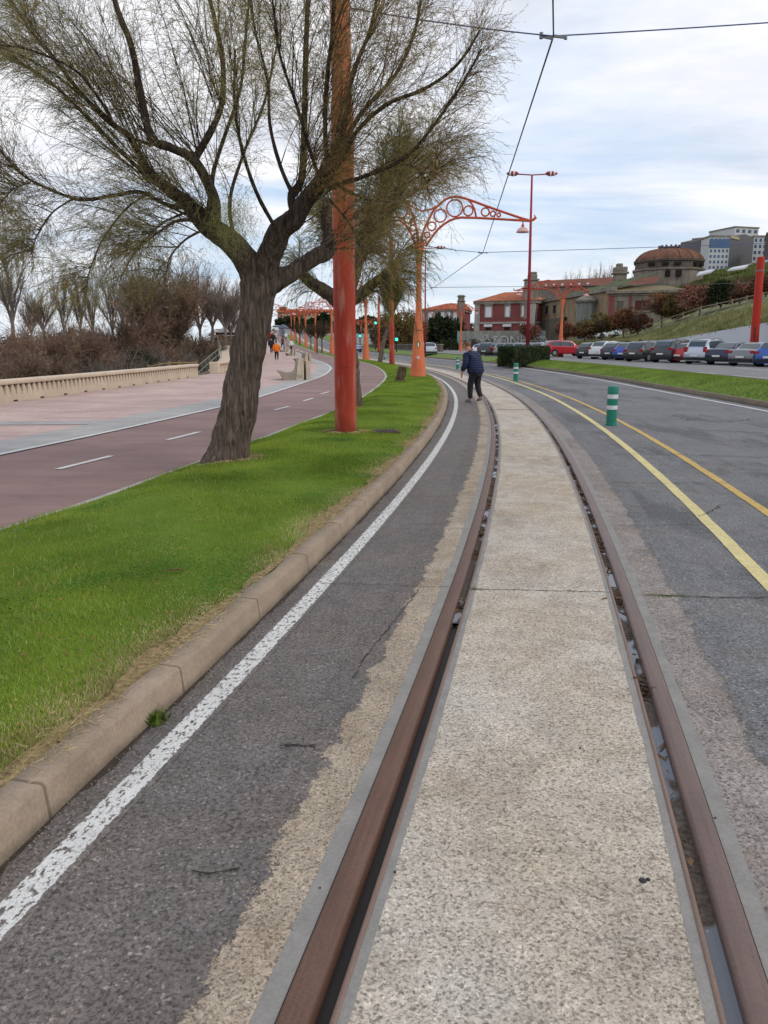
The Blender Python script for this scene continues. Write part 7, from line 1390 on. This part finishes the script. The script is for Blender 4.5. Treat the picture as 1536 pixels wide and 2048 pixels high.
for (u, vb, vt, w_, Y_, lb) in ((590, 668, 632, 66, 330, 'broad dark pine mass in front of the red roofed hall'), (628, 668, 640, 40, 330, 'dark pines right of the broad pine mass'), (648, 660, 626, 30, 320, 'dark rounded pine near the foreground red pole'), (711, 672, 638, 44, 300, 'dark pine right of the foreground red pole top of road'), (740, 668, 634, 36, 310, 'dark pine beyond the high traffic light'), (664, 668, 645, 30, 300, 'dark low pines behind the red pole'), (545, 672, 655, 26, 300, 'dark pine left of the kiosk'), (560, 674, 660, 16, 290, 'small dark pine beside the kiosk')):
    zb3, zt3 = at(u, vb, Y_).z, at(u, vt, Y_).z; h = zt3-zb3; r = w_/2*Y_/F_PX; p = at(u, vb, Y_)
    leafcloud('dark_pine', p, lb, 'tree', [(rng.normal()*r*.4, 0, h*rng.uniform(.45, .72), r*.55, h*.32) for _ in range(4)]+[(0, 0, h*.4, r*.8, h*.42)], 3600, 1.0, .3, M_DG, pines, [([Vector((0, 0, -1)), Vector((0, 0, h*.6))], [.3, .2])])
leafcloud('brown_thicket', at(805, 696, 140), 'big olive brown bare thicket behind the red pole and green traffic light', 'thicket', [(-2.5, 0, 3.2, 2.4, 2.8), (.5, 0, 3.4, 2.6, 2.8), (2.2, 0, 2.6, 2.0, 2.4), (-1, 0, 1.5, 3, 1.6), (-4, 0, 2, 1.6, 1.8)], 9000, .55, .10, leafmat('olive_thicket', srgb(78, 66, 38), srgb(128, 106, 64), .9, .3), None, [([Vector((0, 0, -.5)), Vector((.2, 0, 2.6))], [.3, .2])])
leafcloud('hill_trees', at(690, 678, 260), 'green brown wooded bank beyond the far road', 'trees', [(-8, 0, 1.5, 5, 2.2), (0, 0, 2, 5, 2.6), (8, 0, 2.5, 5, 3), (16, 0, 3, 6, 3.2), (26, 0, 3, 7, 3.5), (36, 0, 3, 7, 3.6)], 9000, .9, .28, leafmat('bank_leaves', srgb(64, 62, 44), srgb(112, 100, 72), .9, .2))
# ================================================================== CAMERA, SKY, SUN
cam = bpy.data.cameras.new('camera'); cam.sensor_fit = 'VERTICAL'; cam.sensor_height = 24; cam.lens = 24*F_PX/2048; cam.clip_end = 3000; cam.clip_start = .05
co = bpy.data.objects.new('camera', cam); COL.objects.link(co); co.location = (0, 0, CAM_H); co.rotation_euler = (math.pi/2-PITCH, 0, 0); scene.camera = co
w = bpy.data.worlds.new('World'); scene.world = w; w.use_nodes = True; t = w.node_tree; bg = t.nodes['Background']; L_ = t.links.new
sky = t.nodes.new('ShaderNodeTexSky'); sky.sky_type = 'NISHITA'; sky.sun_disc = False; sky.sun_elevation = math.radians(38); sky.sun_rotation = math.radians(120); sky.air_density = 1.0; sky.dust_density = 2.0
tc = t.nodes.new('ShaderNodeTexCoord'); sp = t.nodes.new('ShaderNodeSeparateXYZ'); L_(tc.outputs['Generated'], sp.inputs[0])
def wm(op, a, b):
    o = t.nodes.new('ShaderNodeMath'); o.operation = op
    for i, q in enumerate((a, b)):
        if isinstance(q, (int, float)): o.inputs[i].default_value = q
        else: L_(q, o.inputs[i])
    return o.outputs[0]
def wr(f, stops):
    o = t.nodes.new('ShaderNodeValToRGB'); e = o.color_ramp.elements
    while len(e) < len(stops): e.new(.5)
    for i, (p_, c) in enumerate(stops): e[i].position = p_; e[i].color = c if hasattr(c, '__len__') else (c, c, c, 1)
    L_(f, o.inputs[0]); return o.outputs[0]
def wx(f, a, b):
    o = t.nodes.new('ShaderNodeMix'); o.data_type = 'RGBA'
    for s_, q in ((o.inputs[0], f), (o.inputs[6], a), (o.inputs[7], b)):
        if isinstance(q, (int, float)): s_.default_value = q
        elif isinstance(q, tuple): s_.default_value = q
        else: L_(q, s_)
    return o.outputs[2]
zz = wm('ADD', wm('MAXIMUM', sp.outputs[2], 0.0), .16)
cb = t.nodes.new('ShaderNodeCombineXYZ'); L_(wm('DIVIDE', sp.outputs[0], zz), cb.inputs[0]); L_(wm('DIVIDE', sp.outputs[1], zz), cb.inputs[1])
def wn_(scale, sx, sy, det=6, rough=.6, rot=.0, loc=0):
    mp = t.nodes.new('ShaderNodeMapping'); mp.inputs['Scale'].default_value = (sx, sy, 1); mp.inputs['Rotation'].default_value = (0, 0, rot); mp.inputs['Location'].default_value = (loc, loc*.7, loc); L_(cb.outputs[0], mp.inputs[0])
    n = t.nodes.new('ShaderNodeTexNoise'); n.inputs['Scale'].default_value = scale; n.inputs['Detail'].default_value = det; n.inputs['Roughness'].default_value = rough; n.inputs['Distortion'].default_value = .3; L_(mp.outputs[0], n.inputs['Vector']); return n.outputs['Fac']
cover = wr(wn_(.9, .55, 1.25, 7, .58, .12, 3.1), [(.34, 0.0), (.52, 1.0)])
dens = wn_(1.6, .5, 1.0, 7, .6, .15, 9.4)
CLK = 10.0
cc = lambda r, g_, b: tuple(q*CLK for q in srgb(r, g_, b)[:3])+(1,)
cloudc = wr(dens, [(.32, srgb(212, 216, 224)), (.44, srgb(234, 236, 243)), (.58, srgb(250, 250, 252))])
gapc = wr(sp.outputs[2], [(0.0, srgb(192, 216, 232)), (.14, srgb(186, 210, 236)), (.5, srgb(180, 204, 236))])
mixc = wx(cover, gapc, cloudc)
horizon = wr(sp.outputs[2], [(.0, 1.0), (.06, .75), (.16, 0.0)])
mixc = wx(wm('MULTIPLY', horizon, .5), mixc, srgb(206, 222, 232))
m10 = t.nodes.new('ShaderNodeMix'); m10.data_type = 'RGBA'; m10.blend_type = 'MULTIPLY'; m10.inputs[0].default_value = 1; L_(mixc, m10.inputs[6]); m10.inputs[7].default_value = (11.6, 11.6, 11.7, 1)
fin = wx(.94, sky.outputs[0], m10.outputs[2])
L_(fin, bg.inputs['Color']); bg.inputs['Strength'].default_value = .10
sun = bpy.data.lights.new('sun', 'SUN'); sun.energy = 0.9; sun.angle = math.radians(14); sun.color = (1, .96, .9)
so = bpy.data.objects.new('sun', sun); COL.objects.link(so)
el, az = math.radians(38), math.radians(120)      # azimuth clockwise from +Y: light comes from the right, behind the camera
so.rotation_euler = Vector((math.sin(az)*math.cos(el), math.cos(az)*math.cos(el), math.sin(el))).to_track_quat('Z', 'Y').to_euler()
so['kind'] = 'helper'; co['kind'] = 'helper'
scene.view_settings.view_transform = 'Standard'; scene.view_settings.look = 'None'; scene.view_settings.exposure = 0
scene.render.engine = 'CYCLES'; scene.cycles.use_denoising = True; scene.cycles.max_bounces = 5
